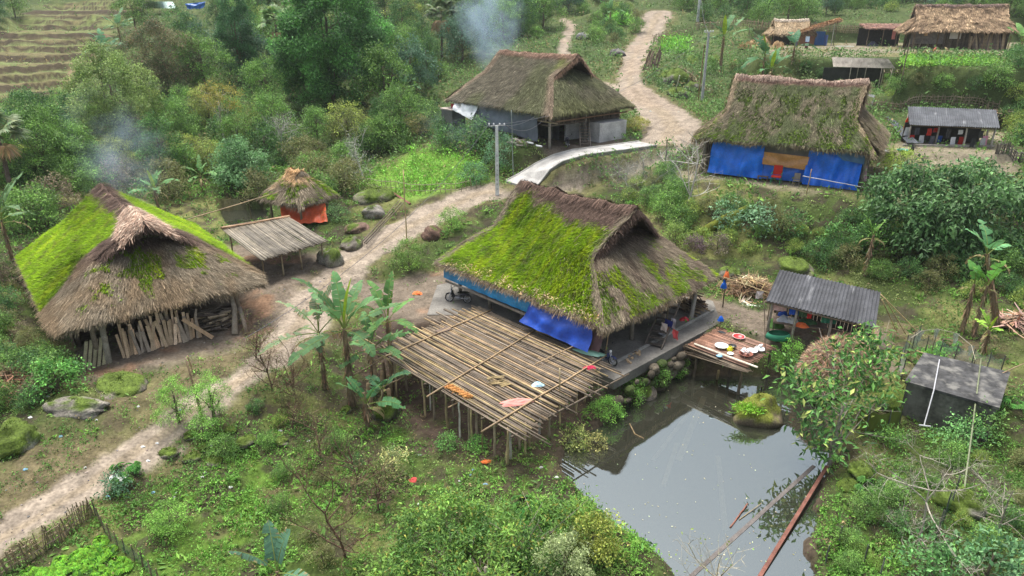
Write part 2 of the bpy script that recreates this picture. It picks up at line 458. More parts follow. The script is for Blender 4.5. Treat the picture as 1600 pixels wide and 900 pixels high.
def zones(x, y):
    """0..1 weights of what covers the ground"""
    x = np.asarray(x, float); y = np.asarray(y, float)
    nz = fbm(x * .55, y * .55, 3) - .5
    nf = fbm(x * 2.1, y * 2.1, 8) - .5
    z = {}
    rw = np.zeros(x.shape)
    for rd in ROADW:
        d, w = seg_dist(x, y, rd)
        rw = np.maximum(rw, 1 - sstep(-.25, .35, d - w + nz * 1.5 + nf * .6))
    dr, _e = seg_dist(x, y, RAMP); rw = rw * np.where(y < 68, sstep(2.0, 3.2, dr + nz), 1); z['road'] = rw
    z['ramp'] = 1 - sstep(1.5, 2.1, dr)
    d, w = seg_dist(x, y, ROADW[0])
    z['verge'] = (1 - sstep(.4, 2.2, d - w + nz * 2.4)) * (1 - rw)
    d, w = seg_dist(x, y, FOOT)
    z['foot'] = 1 - sstep(-.2, .5, d - w + nz)
    def pw(poly, soft=.6, n=1.6):
        return 1 - sstep(-soft, soft, poly_sd(x, y, poly) + nz * n + nf * .5)
    z['yard'] = np.maximum.reduce([pw(PADS[0][0]),  pw(frame_poly(H2['c'], H2['r'], [(-7, -4), (-6, 9), (2, 12), (9.6, 6), (10.2, 3), (10.6, -1), (9.6, -5.6)]), .8), pw(frame_poly(H3['c'], H3['r'], [(-8.5, -5.5), (-8.5, 6), (10, 6), (10.5, -4), (9.0, -5.8)])),
                                   pw(P2([(390, 440), (520, 425), (560, 400), (470, 400)], .5), .8, 2.0)])
    z['grassy_yard'] = np.maximum.reduce([pw(PADS[3][0], 1.0, 1.5), pw(P2([(1195, 88), (1395, 89), (1600, 91), (1680, 91), (1680, 66), (1180, 68)], 12.3), 1.0), pw(PADS[5][0], 1.0), pw(P2([(1370, 262), (1600, 262), (1600, 240), (1380, 236)], 5.3), .8)])
    z['mud'] = pw(frame_poly(H1['c'], H1['r'], [(-7, -14), (0, -15.5), (9, -14.8), (9.2, -6.4), (-4, -6.4), (-9, -8)]), 1.0, 3.0)
    z['terrace'] = pw(TERR, 1.5, 9.0)
    z['soil'] = pw(P2([(560, 640), (620, 700), (800, 745), (900, 760), (880, 800), (700, 760), (500, 700), (440, 720), (420, 640)], -1.3), .8, 4.0)
    z['leftbank'] = pw(P2([(130, 640), (300, 570), (420, 545), (260, 660), (120, 760), (0, 800), (0, 700)], -.2), 1.0, 2.5)
    z['garden'] = pw(GARDEN_R, .8, 2.5)
    z['green_field'] = pw(P2([(570, 275), (640, 250), (745, 262), (760, 285), (640, 300), (590, 290)], 3.1), .8, 2.0)
    z['lawn'] = pw(P2([(200, 790), (360, 700), (560, 640), (700, 700), (860, 720), (800, 800), (560, 830), (420, 900), (150, 960)], -1.5), 1.2, 3.0)
    return z

def height(x, y, zz=None):
    x = np.asarray(x, float); y = np.asarray(y, float)
    h = _base(x, y)
    # rice terraces cut into the slope
    tw = 1 - sstep(-2.5, 1.5, poly_sd(x, y, TERR))
    hh = h + 6.0 * (fbm(x * .045, y * .045, 5, 3) - .5)
    hh = hh + .45 * np.sin(hh * 1.7 + x * .03); st = 1.02; q = hh / st; f = q - np.floor(q)
    step = st * (np.floor(q) + sstep(.72, .98, f))
    h = h * (1 - tw) + step * tw
    amp = sstep(50, 110, y)
    h = h + (fbm(x * .09, y * .09, 11, 3) - .5) * 2.2 * amp * (1 - tw)
    rough = np.full(x.shape, 1.0)
    for poly, e, fo in PADS:
        if e is None: continue
        w = 1 - sstep(0, fo, poly_sd(x, y, poly))
        h = h * (1 - w) + e * w
        rough = rough * (1 - .8 * w)
    for rd in ROADW:
        d, w = seg_dist(x, y, rd)
        rough = rough * (1 - .6 * (1 - sstep(-.2, 1.2, d - w)))
    d, e_ = seg_dist(x, y, RAMP)
    w = 1 - sstep(1.5, 3.4, d); h = h * (1 - w) + (e_ - .25) * w
    h = h + rough * ((fbm(x * .45, y * .45, 21, 3) - .5) * .7 + (fbm(x * 1.8, y * 1.8, 31, 3) - .5) * .22)
    h = np.where(y > 150, 46 - np.logaddexp(0, (46 - h) / 3) * 3, h)          # the slope ends in a wooded ridge
    # ponds
    sd = poly_sd(x, y, POND) + (fbm(x * .8, y * .8, 41, 3) - .5) * .9
    near = sstep(1.6, .1, sd) * 0
    bank = WATER + .12 + np.clip(sd, 0, 9) * .75
    bed = WATER - .05 - .75 * sstep(0, 3.0, -sd)
    h = np.where(sd > 0, np.where(sd < 2.2, np.maximum(np.minimum(h, np.maximum(bank, WATER + .1)), WATER + .08 + 0 * near), h), bed)
    sd2 = poly_sd(x, y, POND2)
    h = np.where(sd2 < 0, np.minimum(h, .6 - .1 - .5 * sstep(0, 1.5, -sd2)), h)
    return h

def gz(x, y):
    return float(height(np.array([x]), np.array([y]))[0])

def ground_at(px, py):
    """world point where the ground is seen at photograph position px, py"""
    ts = np.geomspace(18, 400, 500)
    a = (px - 800) / FPX; b = (450 - py) / FPX
    X, Y, Z = a * ts, (CP + b * SP) * ts, CAM_H + (-SP + b * CP) * ts
    below = np.nonzero(Z < height(X, Y))[0]
    if len(below) == 0: return (X[-1], Y[-1], Z[-1])
    i = below[0]
    ts = np.linspace(ts[max(i - 1, 0)], ts[i], 40)
    X, Y, Z = a * ts, (CP + b * SP) * ts, CAM_H + (-SP + b * CP) * ts
    h = height(X, Y)
    j = np.nonzero(Z < h)[0]; j = j[0] if len(j) else -1
    return (float(X[j]), float(Y[j]), float(h[j]))

def build_terrain():
    Ys = np.concatenate([np.array([-40, -15, 0, 6, 10, 13]), np.geomspace(15, 62, 300), np.geomspace(62, 260, 250)[1:], np.array([280, 320, 400, 600])])
    S = np.concatenate([np.array([-2.2, -1.8, -1.35]), np.linspace(-1.1, 1.1, 560), np.array([1.35, 1.8, 2.2])])
    Yg = np.repeat(Ys[:, None], len(S), 1)
    Xg = S[None, :] * (np.maximum(Yg, 0) * 1.0 + 6)
    H = height(Xg.ravel(), Yg.ravel())
    x, y = Xg.ravel(), Yg.ravel()
    z = zones(x, y)
    nz = fbm(x * .8, y * .8, 61); nf = fbm(x * 3.1, y * 3.1, 62, 3); nb = fbm(x * .18, y * .18, 63, 3)
    def c(v): return np.array(v)[None, :]
    C = c((.060, .085, .024)) * (1 - nz[:, None] * .4) + c((.10, .085, .035)) * sstep(.5, .75, nb)[:, None]
    def over(col, w, k=.35):
        nonlocal C
        w = np.clip(w, 0, 1)[:, None]
        C = C * (1 - w) + c(col) * (1 + (nf[:, None] - .5) * k * 2) * w
    far = sstep(58, 80, y)
    over((.060, .085, .030), far * .7)
    over((.075, .13, .022), z['lawn'] * sstep(.3, .55, nz))
    over((.10, .075, .045), z['lawn'] * sstep(.56, .7, fbm(x * .5, y * .5, 71)) * .8)
    over((.13, .115, .055), z['verge'] * .7)
    over((.045, .034, .026), sstep(.52, .62, fbm(x * .9, y * .9, 73)) * (1 - far) * .75)
    over((.045, .034, .026), z['soil'] * sstep(.4, .55, nz) * .8)
    over((.12, .10, .055), z['leftbank'] * (.35 + .65 * sstep(.4, .6, nb)))
    over((.12, .20, .035), z['green_field'])
    over((.13, .105, .06), z['garden'] * sstep(.35, .6, nz) * .8)
    # rice terraces: dry stubble on the flats, dark earth on the risers
    st = 1.02; hh = _base(x, y) + 6.0 * (fbm(x * .045, y * .045, 5, 3) - .5); hh = hh + .45 * np.sin(hh * 1.7 + x * .03); f = hh / st - np.floor(hh / st)
    over((.13, .115, .055), z['terrace'])
    over((.12, .145, .05), .9 * z['terrace'] * sstep(.38, .55, fbm(x * .12, y * .12, 77)))
    over((.15, .185, .07), z['terrace'] * sstep(.48, .6, f) * (1 - sstep(.68, .72, f)) * .8)
    over((.06, .048, .03), z['terrace'] * sstep(.70, .78, f))
    over((.052, .038, .028), z['mud'] * sstep(.25, .5, nz + .1))
    over((.14, .13, .06), z['grassy_yard'])
    over((.19, .165, .115), z['grassy_yard'] * sstep(.5, .62, nb + nz * .3))
    over((.15, .122, .092), z['yard'])
    over((.27, .14, .075), z['yard'] * sstep(.62, .75, fbm(x * .35, y * .35, 81)) * .5)
    over((.20, .15, .09), z['foot'] * .9)
    over((.255, .212, .165), z['road'])
    d, w = seg_dist(x, y, ROADW[0])
    over((.24, .19, .125), z['road'] * (1 - sstep(.10, .35, np.abs(d / w - .05) + (nz - .5) * .3)) * .55)   # strip between the wheel tracks
    over((.25, .195, .145), z['road'] * sstep(60, 80, y) * sstep(.5, .62, nb) * .6)
    sd = poly_sd(x, y, POND)
    over((.065, .05, .035), 1 - sstep(-.2, .8, sd))
    over((.045, .035, .022), 1 - sstep(-1.0, -.1, sd))
    nx, ny = len(S), len(Ys)
    I = np.arange(nx * ny).reshape(ny, nx)
    F = np.stack([I[:-1, :-1], I[:-1, 1:], I[1:, 1:], I[1:, :-1]], -1).reshape(-1, 4)
    V = np.stack([x, y, H], 1)
    rf = z['road'][F].mean(1) > .5
    yf = (z['yard'][F].mean(1) > .5) & ~rf
    ff = (z['foot'][F].mean(1) > .5) & ~rf & ~yf
    pf = (sd[F].mean(1) < -.3)
    m = mat('soil', rough=.95, spec=.12, nscale=1.1, namp=.22, fine=7, famp=.3, bump=.35, bscale=9)
    for nm, sel in (('ground', ~(rf | yf | ff | pf)), ('dirt_road', rf & ~pf), ('yard', yf & ~pf), ('path', ff & ~pf), ('pond_bed', pf)):
        Fs = F[sel]; used = np.unique(Fs); mp = np.zeros(len(V), np.int64); mp[used] = np.arange(len(used))
        b = MB(); b.add(V[used], mp[Fs], C[used])
        tag(b.build(nm, m, smooth=True), kind='structure')

build_terrain()

def build_water(name, poly, e, grow):
    c = np.mean(np.array(poly), 0); P = []
    n = len(poly)
    for i in range(n):
        p0 = np.array(poly[i - 1]); p = np.array(poly[i]); p1 = np.array(poly[(i + 1) % n])
        t = p1 - p0; t /= np.linalg.norm(t); nn = np.array([t[1], -t[0]])
        if poly_sd(np.array([p[0] + nn[0] * .01]), np.array([p[1] + nn[1] * .01]), poly)[0] < 0: nn = -nn
        P.append(p + nn * grow)
    me = bpy.data.meshes.new(name)
    me.from_pydata([(p[0], p[1], e) for p in P], [], [list(range(n))])
    me.update()
    if me.polygons[0].normal.z < 0: me.flip_normals()
    o = bpy.data.objects.new(name, me); COL.objects.link(o)
    m = bpy.data.materials.new(name); m.use_nodes = True
    N, L = m.node_tree.nodes, m.node_tree.links; N.clear()
    out = N.new('ShaderNodeOutputMaterial')
    gl = N.new('ShaderNodeBsdfGlossy'); gl.inputs['Roughness'].default_value = .02; gl.inputs['Color'].default_value = (.90, 1, .98, 1)
    df = N.new('ShaderNodeBsdfDiffuse'); df.inputs['Color'].default_value = (.06, .062, .045, 1)
    tr = N.new('ShaderNodeBsdfTransparent'); tr.inputs['Color'].default_value = (.62, .58, .45, 1)
    m1 = N.new('ShaderNodeMixShader'); m1.inputs[0].default_value = .5       # silty water: part clear, part murk
    L.new(tr.outputs[0], m1.inputs[1]); L.new(df.outputs[0], m1.inputs[2])
    fr = N.new('ShaderNodeFresnel'); fr.inputs['IOR'].default_value = 3.5
    tc = N.new('ShaderNodeTexCoord'); nz = N.new('ShaderNodeTexNoise'); nz.inputs['Scale'].default_value = 1.4; nz.inputs['Detail'].default_value = 2
    L.new(tc.outputs['Object'], nz.inputs['Vector'])
    bp = N.new('ShaderNodeBump'); bp.inputs['Strength'].default_value = .06; bp.inputs['Distance'].default_value = .02
    L.new(nz.outputs['Fac'], bp.inputs['Height'])
    L.new(bp.outputs[0], gl.inputs['Normal']); L.new(bp.outputs[0], fr.inputs['Normal'])
    mx = N.new('ShaderNodeMixShader')
    L.new(fr.outputs[0], mx.inputs[0]); L.new(m1.outputs[0], mx.inputs[1]); L.new(gl.outputs[0], mx.inputs[2])
    L.new(mx.outputs[0], out.inputs['Surface'])
    me.materials.append(m)
    return tag(o, kind='structure')

build_water('pond_water', POND, WATER, 1.0)
build_water('small_pond_water', POND2, .6, .8)

# ------------------------------------------------------------------ thatched houses
STRAW = np.array((.30, .22, .135)); STRAW_GREY = np.array((.20, .165, .115)); STRAW_DARK = np.array((.085, .058, .045)); STRAW_PALE = np.array((.46, .35, .21))
MOSS = np.array((.16, .285, .006)); MOSS_DK = np.array((.075, .15, .008)); MOSS_YL = np.array((.235, .33, .008))

def ribbons(rng, P, D, Nn, ln, wd, col, lift=.05, drop=0.0):
    """thin straw ribbons lying along D"""
    n = len(P)
    D = unit(D); S = unit(np.cross(D, Nn))
    ln = ln[:, None]; wd = wd[:, None]
    L0 = P + Nn * (rng.random((n, 1)) * lift)
    E = L0 + D * ln + Nn * (rng.random((n, 1)) * lift * 1.2) - np.array([0, 0, 1.0]) * drop * ln * rng.random((n, 1))
    return np.stack([L0 - S * wd, L0 + S * wd, E + S * wd * .35, E - S * wd * .35], 1)

def roof_surface(g, side, kind, a, t):
    """point on the roof: kind 'slope' (side = sign of v) or 'hip' (side = sign of u); a in -1..1, t from ridge 0 to eave 1"""
    a = np.asarray(a, float); t = np.asarray(t, float)
    L, W, Rr, he, hr, tm = g['L'], g['W'], g['R'], g['he'], g['hr'], g['tm']
    def prof(t):
        return hr - (hr - he) * (t + g.get('bulge', -.03) * np.sin(PI * t))
    tt = np.clip((t - tm) / (1 - tm), 0, 1)
    Uh = Rr - g.get('inset', .7) + (L - Rr + g.get('inset', .7)) * tt ** g.get('flare', .9)
    hood = Rr + g.get('hood', .5) * (1 - sstep(0, tm + .12, t)) - .05
    k = .16
    U = np.log(np.exp(Uh / k - L / k) + np.exp(hood / k - L / k)) * k + L
    z = prof(t)
    wob = g.get('wob', .09)
    if kind == 'slope':
        u = a * U
        v = side * W * t
        # rounded shoulders near the corners
        corner = sstep(.80, 1.0, np.abs(a)) * sstep(tm, 1, t)
        z = z - corner * .28
        v = v * (1 - corner * .045)
        u = u * (1 - corner * .03)
        sag = .10 * np.sin(PI * (a + 1) / 2) * (1 - t)
        z = z - sag * 1.5
        z = z + (fbm(a * 5 + 11, t * 4 + side * 3, g['seed'], 3) - .5) * wob * 2
        ridge_round = sstep(.07, 0, t)
        z = z - ridge_round * .10
    else:
        u = side * Uh
        v = a * W * t
        corner = sstep(.70, 1.0, np.abs(a))
        z = z - corner * .15 * tt + .32 * (1 - a * a) * (1 - tt) ** 1.5
        u = u * (1 - .03 * corner * tt) + side * .22 * (1 - a * a) * np.sin(PI * np.clip(tt, 0, 1))
        v = v * (1 - corner * .04 * tt)
        z = z + (fbm(a * 5 + 31, t * 4 + side * 3, g['seed'] + 5, 3) - .5) * wob * 2
    z = z + (fbm(u * .9, v * .9, g['seed'] + 9, 3) - .5) * wob
    return np.stack([u, v, z], -1)

def build_roof(g, parent, colour, dens=150, back=.45, ln=(.22, .55), wd=(.008, .018), pal=None, fringe=1.0, lift=.07):
    """thatched roof of a house; colour(kind, side, a, t, u, v, rng, straw=True) gives colours and moss weight"""
    rng = np.random.default_rng(g['seed'])
    mb = MB()
    sheets = [('slope', -1, 0, dens), ('slope', 1, 0, dens * back), ('hip', 1, g['tm'], dens), ('hip', -1, g['tm'], dens * back)]
    area = {'slope': (g['L'] + g['R']) * math.hypot(g['W'], g['hr'] - g['he']),
            'hip': 1.35 * g['W'] * math.hypot(g['L'] - g['R'] + .7, (g['hr'] - g['he']) * (1 - g['tm']))}
    for kind, side, t0, dn in sheets:
        A, T = np.meshgrid(np.linspace(-1, 1, 90), np.linspace(t0, 1, 44), indexing='ij')
        G = roof_surface(g, side, kind, A, T)
        cc, ms = colour(kind, side, A.ravel(), T.ravel(), G[..., 0].ravel(), G[..., 1].ravel(), rng)
        cc = cc.reshape(G.shape)
        flip = (side < 0) if kind == 'slope' else (side > 0)
        mb.grid(G, cc * .8, flip=not flip)
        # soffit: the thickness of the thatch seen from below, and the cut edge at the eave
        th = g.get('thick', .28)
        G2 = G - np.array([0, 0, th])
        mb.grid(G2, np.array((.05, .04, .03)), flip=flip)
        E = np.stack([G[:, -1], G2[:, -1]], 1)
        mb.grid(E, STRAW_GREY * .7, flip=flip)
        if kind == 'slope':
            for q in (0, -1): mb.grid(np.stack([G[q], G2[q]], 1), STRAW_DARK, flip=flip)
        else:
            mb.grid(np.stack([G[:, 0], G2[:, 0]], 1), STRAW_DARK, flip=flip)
        # straw / moss ribbons
        n = int(area[kind] * dn)
        a = rng.uniform(-1, 1, n)
        t = t0 + (1 - t0) * rng.random(n) ** (.62 if kind == 'hip' else .9)
        def pts(a, t):
            P = roof_surface(g, side, kind, a, t)
            Pt = roof_surface(g, side, kind, a, np.minimum(t + .01, 1.01)); Pa = roof_surface(g, side, kind, a + .01, t)
            D = unit(Pt - P); X = unit(Pa - P); Nn = unit(np.cross(X, D)); Nn = np.where(Nn[:, 2:3] < 0, -Nn, Nn)
            return P, D, X, Nn
        P, D, X, Nn = pts(a, t)
        col, moss = colour(kind, side, a, t, P[:, 0], P[:, 1], rng)
        ism = rng.random(n) < moss
        col = col * np.exp(rng.normal(size=(n, 1)) * np.where(ism, .22, .33)[:, None])
        pale = (rng.random(n) < .05) & ~ism
        col[pale] = col[pale] * 1.9
        Dj = unit(D + X * (rng.normal(size=(n, 1)) * .22) + Nn * (np.abs(rng.normal(size=(n, 1))) * np.where(ism, .5, .10)[:, None]))
        le = rng.uniform(*ln, n); le = np.where(ism, le * .38, le)
        we = rng.uniform(*wd, n); we = np.where(ism, we * 1.7, we)
        mb.quads(ribbons(rng, P, Dj, Nn, le, we, col, lift=lift), col)
        # eave fringe
        if t0 >= 0:
            ne = int(fringe * (2 * g['L'] if kind == 'slope' else 2 * g['W']) * (130 if dn == dens else 60))
            a = rng.uniform(-1, 1, ne); t = rng.uniform(.955, 1.0, ne)
            P, D, X, Nn = pts(a, t)
            col, moss = colour(kind, side, a, t, P[:, 0], P[:, 1], rng, fringe=True)
            col = col * np.exp(rng.normal(size=(ne, 1)) * .4)
            Dj = unit(D * rng.uniform(.3, 1, (ne, 1)) + X * rng.normal(size=(ne, 1)) * .16 - np.array([0, 0, 1.0]) * rng.uniform(.2, 1.1, (ne, 1)))
            P = P - np.array([0, 0, 1.0]) * rng.uniform(0, .26, (ne, 1))
            cl = .7 + .6 * vnoise(P[:, 0] * 2.2, P[:, 1] * 2.2, g['seed'])
            mb.quads(ribbons(rng, P, Dj, Nn, rng.uniform(.18, .5, ne) * cl, rng.uniform(.010, .024, ne), col, lift=.04), col)
    # ragged hood edges at the gable openings
    for su in (-1, 1):
        for side in (-1, 1):
            n = int(900 * fringe); t = rng.uniform(0, g['tm'] + .15, n); a = su * rng.uniform(.985, 1.0, n)
            P = roof_surface(g, side, 'slope', a, t)
            Dd = unit(np.stack([np.full(n, su * .55), side * rng.uniform(.0, .5, n), -rng.uniform(.5, 1.2, n)], 1) + rng.normal(size=(n, 3)) * .15)
            col = g.get('hoodcol', STRAW_DARK)[None] * np.exp(rng.normal(size=(n, 1)) * .4)
            Nn = np.tile(np.array([su * .8, 0, .6]), (n, 1))
            P = P - np.array([0, 0, 1.0]) * rng.uniform(-.03, .2, (n, 1))
            mb.quads(ribbons(rng, P, Dd, Nn, rng.uniform(.2, .6, n), rng.uniform(.012, .026, n), col, lift=.06), col)
    roof = mb.build('roof', M_THATCH, parent)
    # ridge roll
    rb = MB(); Rr = g['R'] + g.get('hood', .5) - .1
    us = np.linspace(-Rr, Rr, 50)
    base = roof_surface(g, 1, 'slope', us / Rr * .985, np.full(50, .012))
    tops = np.stack([us, np.zeros(50), base[:, 2] + .02 + (fbm(us * 1.2, us * 0, g['seed'], 3) - .5) * .22], 1)
    rb.tube(tops, .15 + .07 * vnoise(us * 2, us * 0, 4), 8, g.get('ridgecol', STRAW_DARK))
    n = int(2600 * Rr / 5); u = rng.uniform(-Rr, Rr, n); sd = rng.choice([-1, 1], n); i = np.clip(((u + Rr) / (2 * Rr) * 49).astype(int), 0, 49)
    P = np.stack([u, sd * rng.uniform(0, .2, n), tops[i, 2] + rng.uniform(.02, .2, n)], 1)
    sl = (g['hr'] - g['he']) / g['W']
    Dd = unit(np.stack([rng.normal(size=n) * .25, sd * 1.0, -sl * rng.uniform(.7, 1.2, n)], 1))
    col = g.get('ridgecol', STRAW_DARK)[None] * np.exp(rng.normal(size=(n, 1)) * .45)
    rb.quads(ribbons(rng, P, Dd, np.tile(np.array([0, 0, 1.0]), (n, 1)), rng.uniform(.3, .9, n), rng.uniform(.014, .03, n), col, lift=.08), col)
    rb.build('ridge_cap', M_THATCH, roof)
    return roof

def posts(parent, spots, h, r=.11, col=(.17, .13, .095), name='post', z0=-.3):
    for i, (u, v) in enumerate(spots):
        rg = np.random.default_rng(i * 7 + 3)
        hh = h if np.isscalar(h) else h[i]
        MB().tube([(u, v, z0), (u + rg.normal() * .03, v + rg.normal() * .03, hh * .5), (u, v, hh)], [r * 1.1, r, r * .92], 8, np.array(col) * rg.uniform(.8, 1.25)).build(name, M_WOOD, parent, smooth=True)

def boards(mb, p0, p1, z0, z1, bw=.16, col=(.13, .10, .075), seed=1, thick=.03, ragged=.08):
    """a wall of upright boards between two local points"""
    rg = np.random.default_rng(seed)
    L = math.hypot(p1[0] - p0[0], p1[1] - p0[1]); n = max(1, int(L / bw)); ang = math.atan2(p1[1] - p0[1], p1[0] - p0[0])
    for i in range(n):
        f = (i + .5) / n
        h1 = z1 + rg.normal() * ragged
        mb.box((p0[0] + (p1[0] - p0[0]) * f, p0[1] + (p1[1] - p0[1]) * f, (z0 + h1) / 2), (L / n * .93, thick + rg.random() * .02, h1 - z0), ang, np.array(col) * np.exp(rg.normal() * .25))

def ladder(name, parent, p0, p1, width, steps, col=(.19, .15, .11), perp=None, label=None):
    """stair flight with two stringers and treads, from foot p0 to head p1 (local)"""
    p0 = np.array(p0, float); p1 = np.array(p1, float); d = p1 - p0
    s = np.array(perp, float) if perp is not None else unit(np.cross(d, (0, 0, 1.0)))
    mb = MB()
    for k in (-1, 1):
        o = s * width / 2 * k
        q = [p0 + o, p1 + o]
        up = np.array([0, 0, .11])
        dd = unit(d); th = s * .03
        V = [p0 + o - th - up, p0 + o + th - up, p1 + o + th - up, p1 + o - th - up, p0 + o - th + up, p0 + o + th + up, p1 + o + th + up, p1 + o - th + up]
        mb.add(V, [(0, 3, 2, 1), (4, 5, 6, 7), (0, 1, 5, 4), (1, 2, 6, 5), (2, 3, 7, 6), (3, 0, 4, 7)], np.array(col) * 1.25)
    ang = math.atan2(s[1], s[0])
    for i in range(steps):
        c = p0 + d * (i + .6) / steps
        mb.box(c, (width - .06, .24, .04), ang, np.array(col) * (.8 + .2 * (i % 3)))
    o = mb.build(name, M_WOOD, parent)
    if label: o['label'] = label
    return o

def mix(a, b, w):
    w = np.asarray(w)[..., None]
    return a * (1 - w) + b * w

# ---- the large moss roof in the middle
def col_h1(kind, side, a, t, u, v, rng, fringe=False):
    n = len(u)
    nz = fbm(u * .9, v * .9, 5); streak = fbm(u * (2.6 if kind == 'slope' else .5), v * (.5 if kind == 'slope' else 2.6), 15, 3)
    c = mix(STRAW_GREY[None], STRAW_DARK[None], sstep(.35, .75, streak) * .6)
    if kind == 'slope':
        top = sstep(.16, .05, t - (nz - .5) * .35 - .10 * sstep(-.9, .6, a))
        c = mix(c, STRAW_DARK[None] * 1.25, top)
        edge = sstep(.86, .99, np.abs(a) + (nz - .5) * .12) * (1 if side < 0 else 1)
        c = mix(c, STRAW_GREY[None] * .95, edge)
        m = (1 - top) * (1 - edge * .9) * .97
        m = m * (1 - .55 * sstep(.95, 1.0, t))
    else:
        m = sstep(.44, .60, fbm(u * 1.1 + 7, v * 1.1, 25) + .16 * (t - .7)) * .8
        c = mix(c, STRAW_DARK[None], sstep(.62, .45, t))
        m = m * sstep(.5, .65, t)
    mc = mix(MOSS[None] * np.ones((n, 1)), MOSS_YL[None], sstep(.45, .75, streak))
    mc = mix(mc, MOSS_DK[None], sstep(.50, .75, nz) * .75)
    mc = mix(mc, np.array((.10, .085, .03))[None], sstep(.60, .74, fbm(u * 3.3, v * 3.3, 35, 3)) * .5)
    if fringe:
        return mix(STRAW[None] * np.ones((n, 1)), STRAW_PALE[None], sstep(.3, .7, nz) * .8), m * 0
    pick = rng.random(n) < m
    return np.where(pick[:, None], mc, c * np.ones((n, 1))), pick.astype(float)

g1 = dict(H1, tm=.44, seed=101, hood=.55, flare=.92, hoodcol=STRAW_DARK * .8, ridgecol=np.array((.11, .072, .055)), inset=.9)
h1 = thing('thatched_house', 'stilt house with a bright moss covered thatch roof in the centre behind the bamboo deck', 'house', (*H1['c'], 0), H1['r'], 'thatched stilt houses')
roof1 = build_roof(g1, h1, col_h1, dens=520)
mb = MB()                                               # pale dead ferns hanging over the front eave
rg = np.random.default_rng(6)
for k in range(60):
    a = rg.uniform(-.75, .97); p = roof_surface(g1, -1, 'slope', np.array([a]), np.array([rg.uniform(.93, 1.0)]))[0]
    n = 26
    P = np.tile(p, (n, 1)) + rg.normal(size=(n, 3)) * .14
    D = rdirs(rg, n, .2) + np.array([0, -.5, -.2])
    mb.quads(leaf_quads(P, D, rdirs(rg, n, 1), rg.uniform(.10, .24, n), rg.uniform(.03, .07, n)), jcol(rg, (.47, .36, .20), n))
mb.build('dead_fern', M_LEAFY, roof1)
ps = [(u, v) for u in (-6, -3, 0, 3, 6.2) for v in (-4.6, -1.6, 1.6, 4.6)]
posts(h1, ps, 3.4, .12, (.24, .21, .17))
mb = MB()
mb.box((0, 0, 1.55), (12.6, 9.4, .10), 0, (.10, .075, .05))
mb.build('floor', M_WOOD, h1)
mb = MB()
boards(mb, (-6.1, -4.75), (6.3, -4.75), 1.5, 3.2, .2, (.12, .085, .06), 2)
boards(mb, (-6.1, 4.75), (6.3, 4.75), 1.5, 3.2, .2, (.12, .085, .06), 3)
boards(mb, (-6.2, -4.7), (-6.2, 4.7), 1.5, 3.4, .2, (.12, .085, .06), 4)
boards(mb, (6.3, -4.7), (6.3, 4.7), 1.5, 3.4, .2, (.10, .075, .055), 5)
boards(mb, (-6.1, -1.0), (3.0, -1.0), 0, 1.5, .2, (.07, .055, .045), 7)
mb.build('wall', M_WOOD, h1)
mb = MB(); mb.box((-1.6, -5.75, 1.42), (9.0, .07, .14), 0, (.22, .20, .17)); mb.build('eave_beam', M_WOOD, h1)
ladder('stair', h1, (7.7, -1.6, .05), (6.5, 1.9, 1.75), .95, 8, (.10, .085, .07), perp=(1, .34, 0))

# ---- left house
def col_h2(kind, side, a, t, u, v, rng, fringe=False):
    n = len(u)
    nz = fbm(u * .9, v * .9, 45); streak = fbm(u * (2.4 if kind == 'slope' else .5), v * (.5 if kind == 'slope' else 2.4), 46, 3)
    c = mix(STRAW_GREY[None] * 1.05, STRAW[None] * .75, sstep(.35, .7, nz)) * np.ones((n, 1))
    if kind == 'slope':
        top = sstep(.13, .05, t - (nz - .5) * .18)
        edge = sstep(.70, .80, a + (nz - .5) * .15 + .12 * t)
        c = mix(c, STRAW_DARK[None] * 1.3, np.maximum(top, edge * sstep(.75, .35, t)))
        m = (1 - top) * (1 - edge) * .98 * (1 - .5 * sstep(.985, 1.0, t))
    else:
        c = mix(c, STRAW_DARK[None] * 1.4, sstep(.54, .46, t) * .8)
        m = sstep(.55, .66, fbm(u * 1.6 + 3, v * 1.3, 47) + .12 * np.exp(-((t - .65) / .12) ** 2) + .05 * np.exp(-((a + .1) / .5) ** 2) - .02) * .85 * sstep(.95, .8, t)
    mc = mix(MOSS[None] * np.ones((n, 1)), MOSS_YL[None], sstep(.48, .78, streak))
    mc = mix(mc, MOSS_DK[None], sstep(.56, .78, nz) * .6)
    mc = mix(mc, np.array((.13, .10, .04))[None], sstep(.62, .75, fbm(u * 3.3, v * 3.3, 48, 3)) * .5)
    if fringe: return mix(STRAW_GREY[None] * np.ones((n, 1)), STRAW[None], sstep(.4, .7, nz)), m * 0
    pick = rng.random(n) < m
    return np.where(pick[:, None], mc, c), pick.astype(float)

g2 = dict(H2, tm=.42, seed=202, hood=.6, flare=.85, inset=.9, hoodcol=STRAW_DARK * 1.5, ridgecol=STRAW_DARK * 1.35, wob=.12)
h2 = thing('thatched_house', 'mossy thatched house at the far left with firewood planks leaning under its eave', 'house', (*H2['c'], 0), H2['r'], 'thatched stilt houses')
roof2 = build_roof(g2, h2, col_h2, dens=520)
mb = MB(); rg = np.random.default_rng(8)                # fresh reddish thatch laid over the near ridge end
n = 5200
a = rg.uniform(.42, 1.04, n); sd = rg.choice([-1, 1], n); t = rg.random(n) * .15 * (.5 + sstep(.4, .8, a))
P = np.stack([a * (g2['R'] + .5), sd * g2['W'] * t, g2['hr'] - (g2['hr'] - g2['he']) * t + rg.uniform(.0, .22, n) + .08 - .25 * sstep(.9, 1.04, a)], 1)
D = unit(np.stack([.9 + rg.normal(size=n) * .3, sd * rg.uniform(.1, .9, n), -rg.uniform(.1, .7, n)], 1))
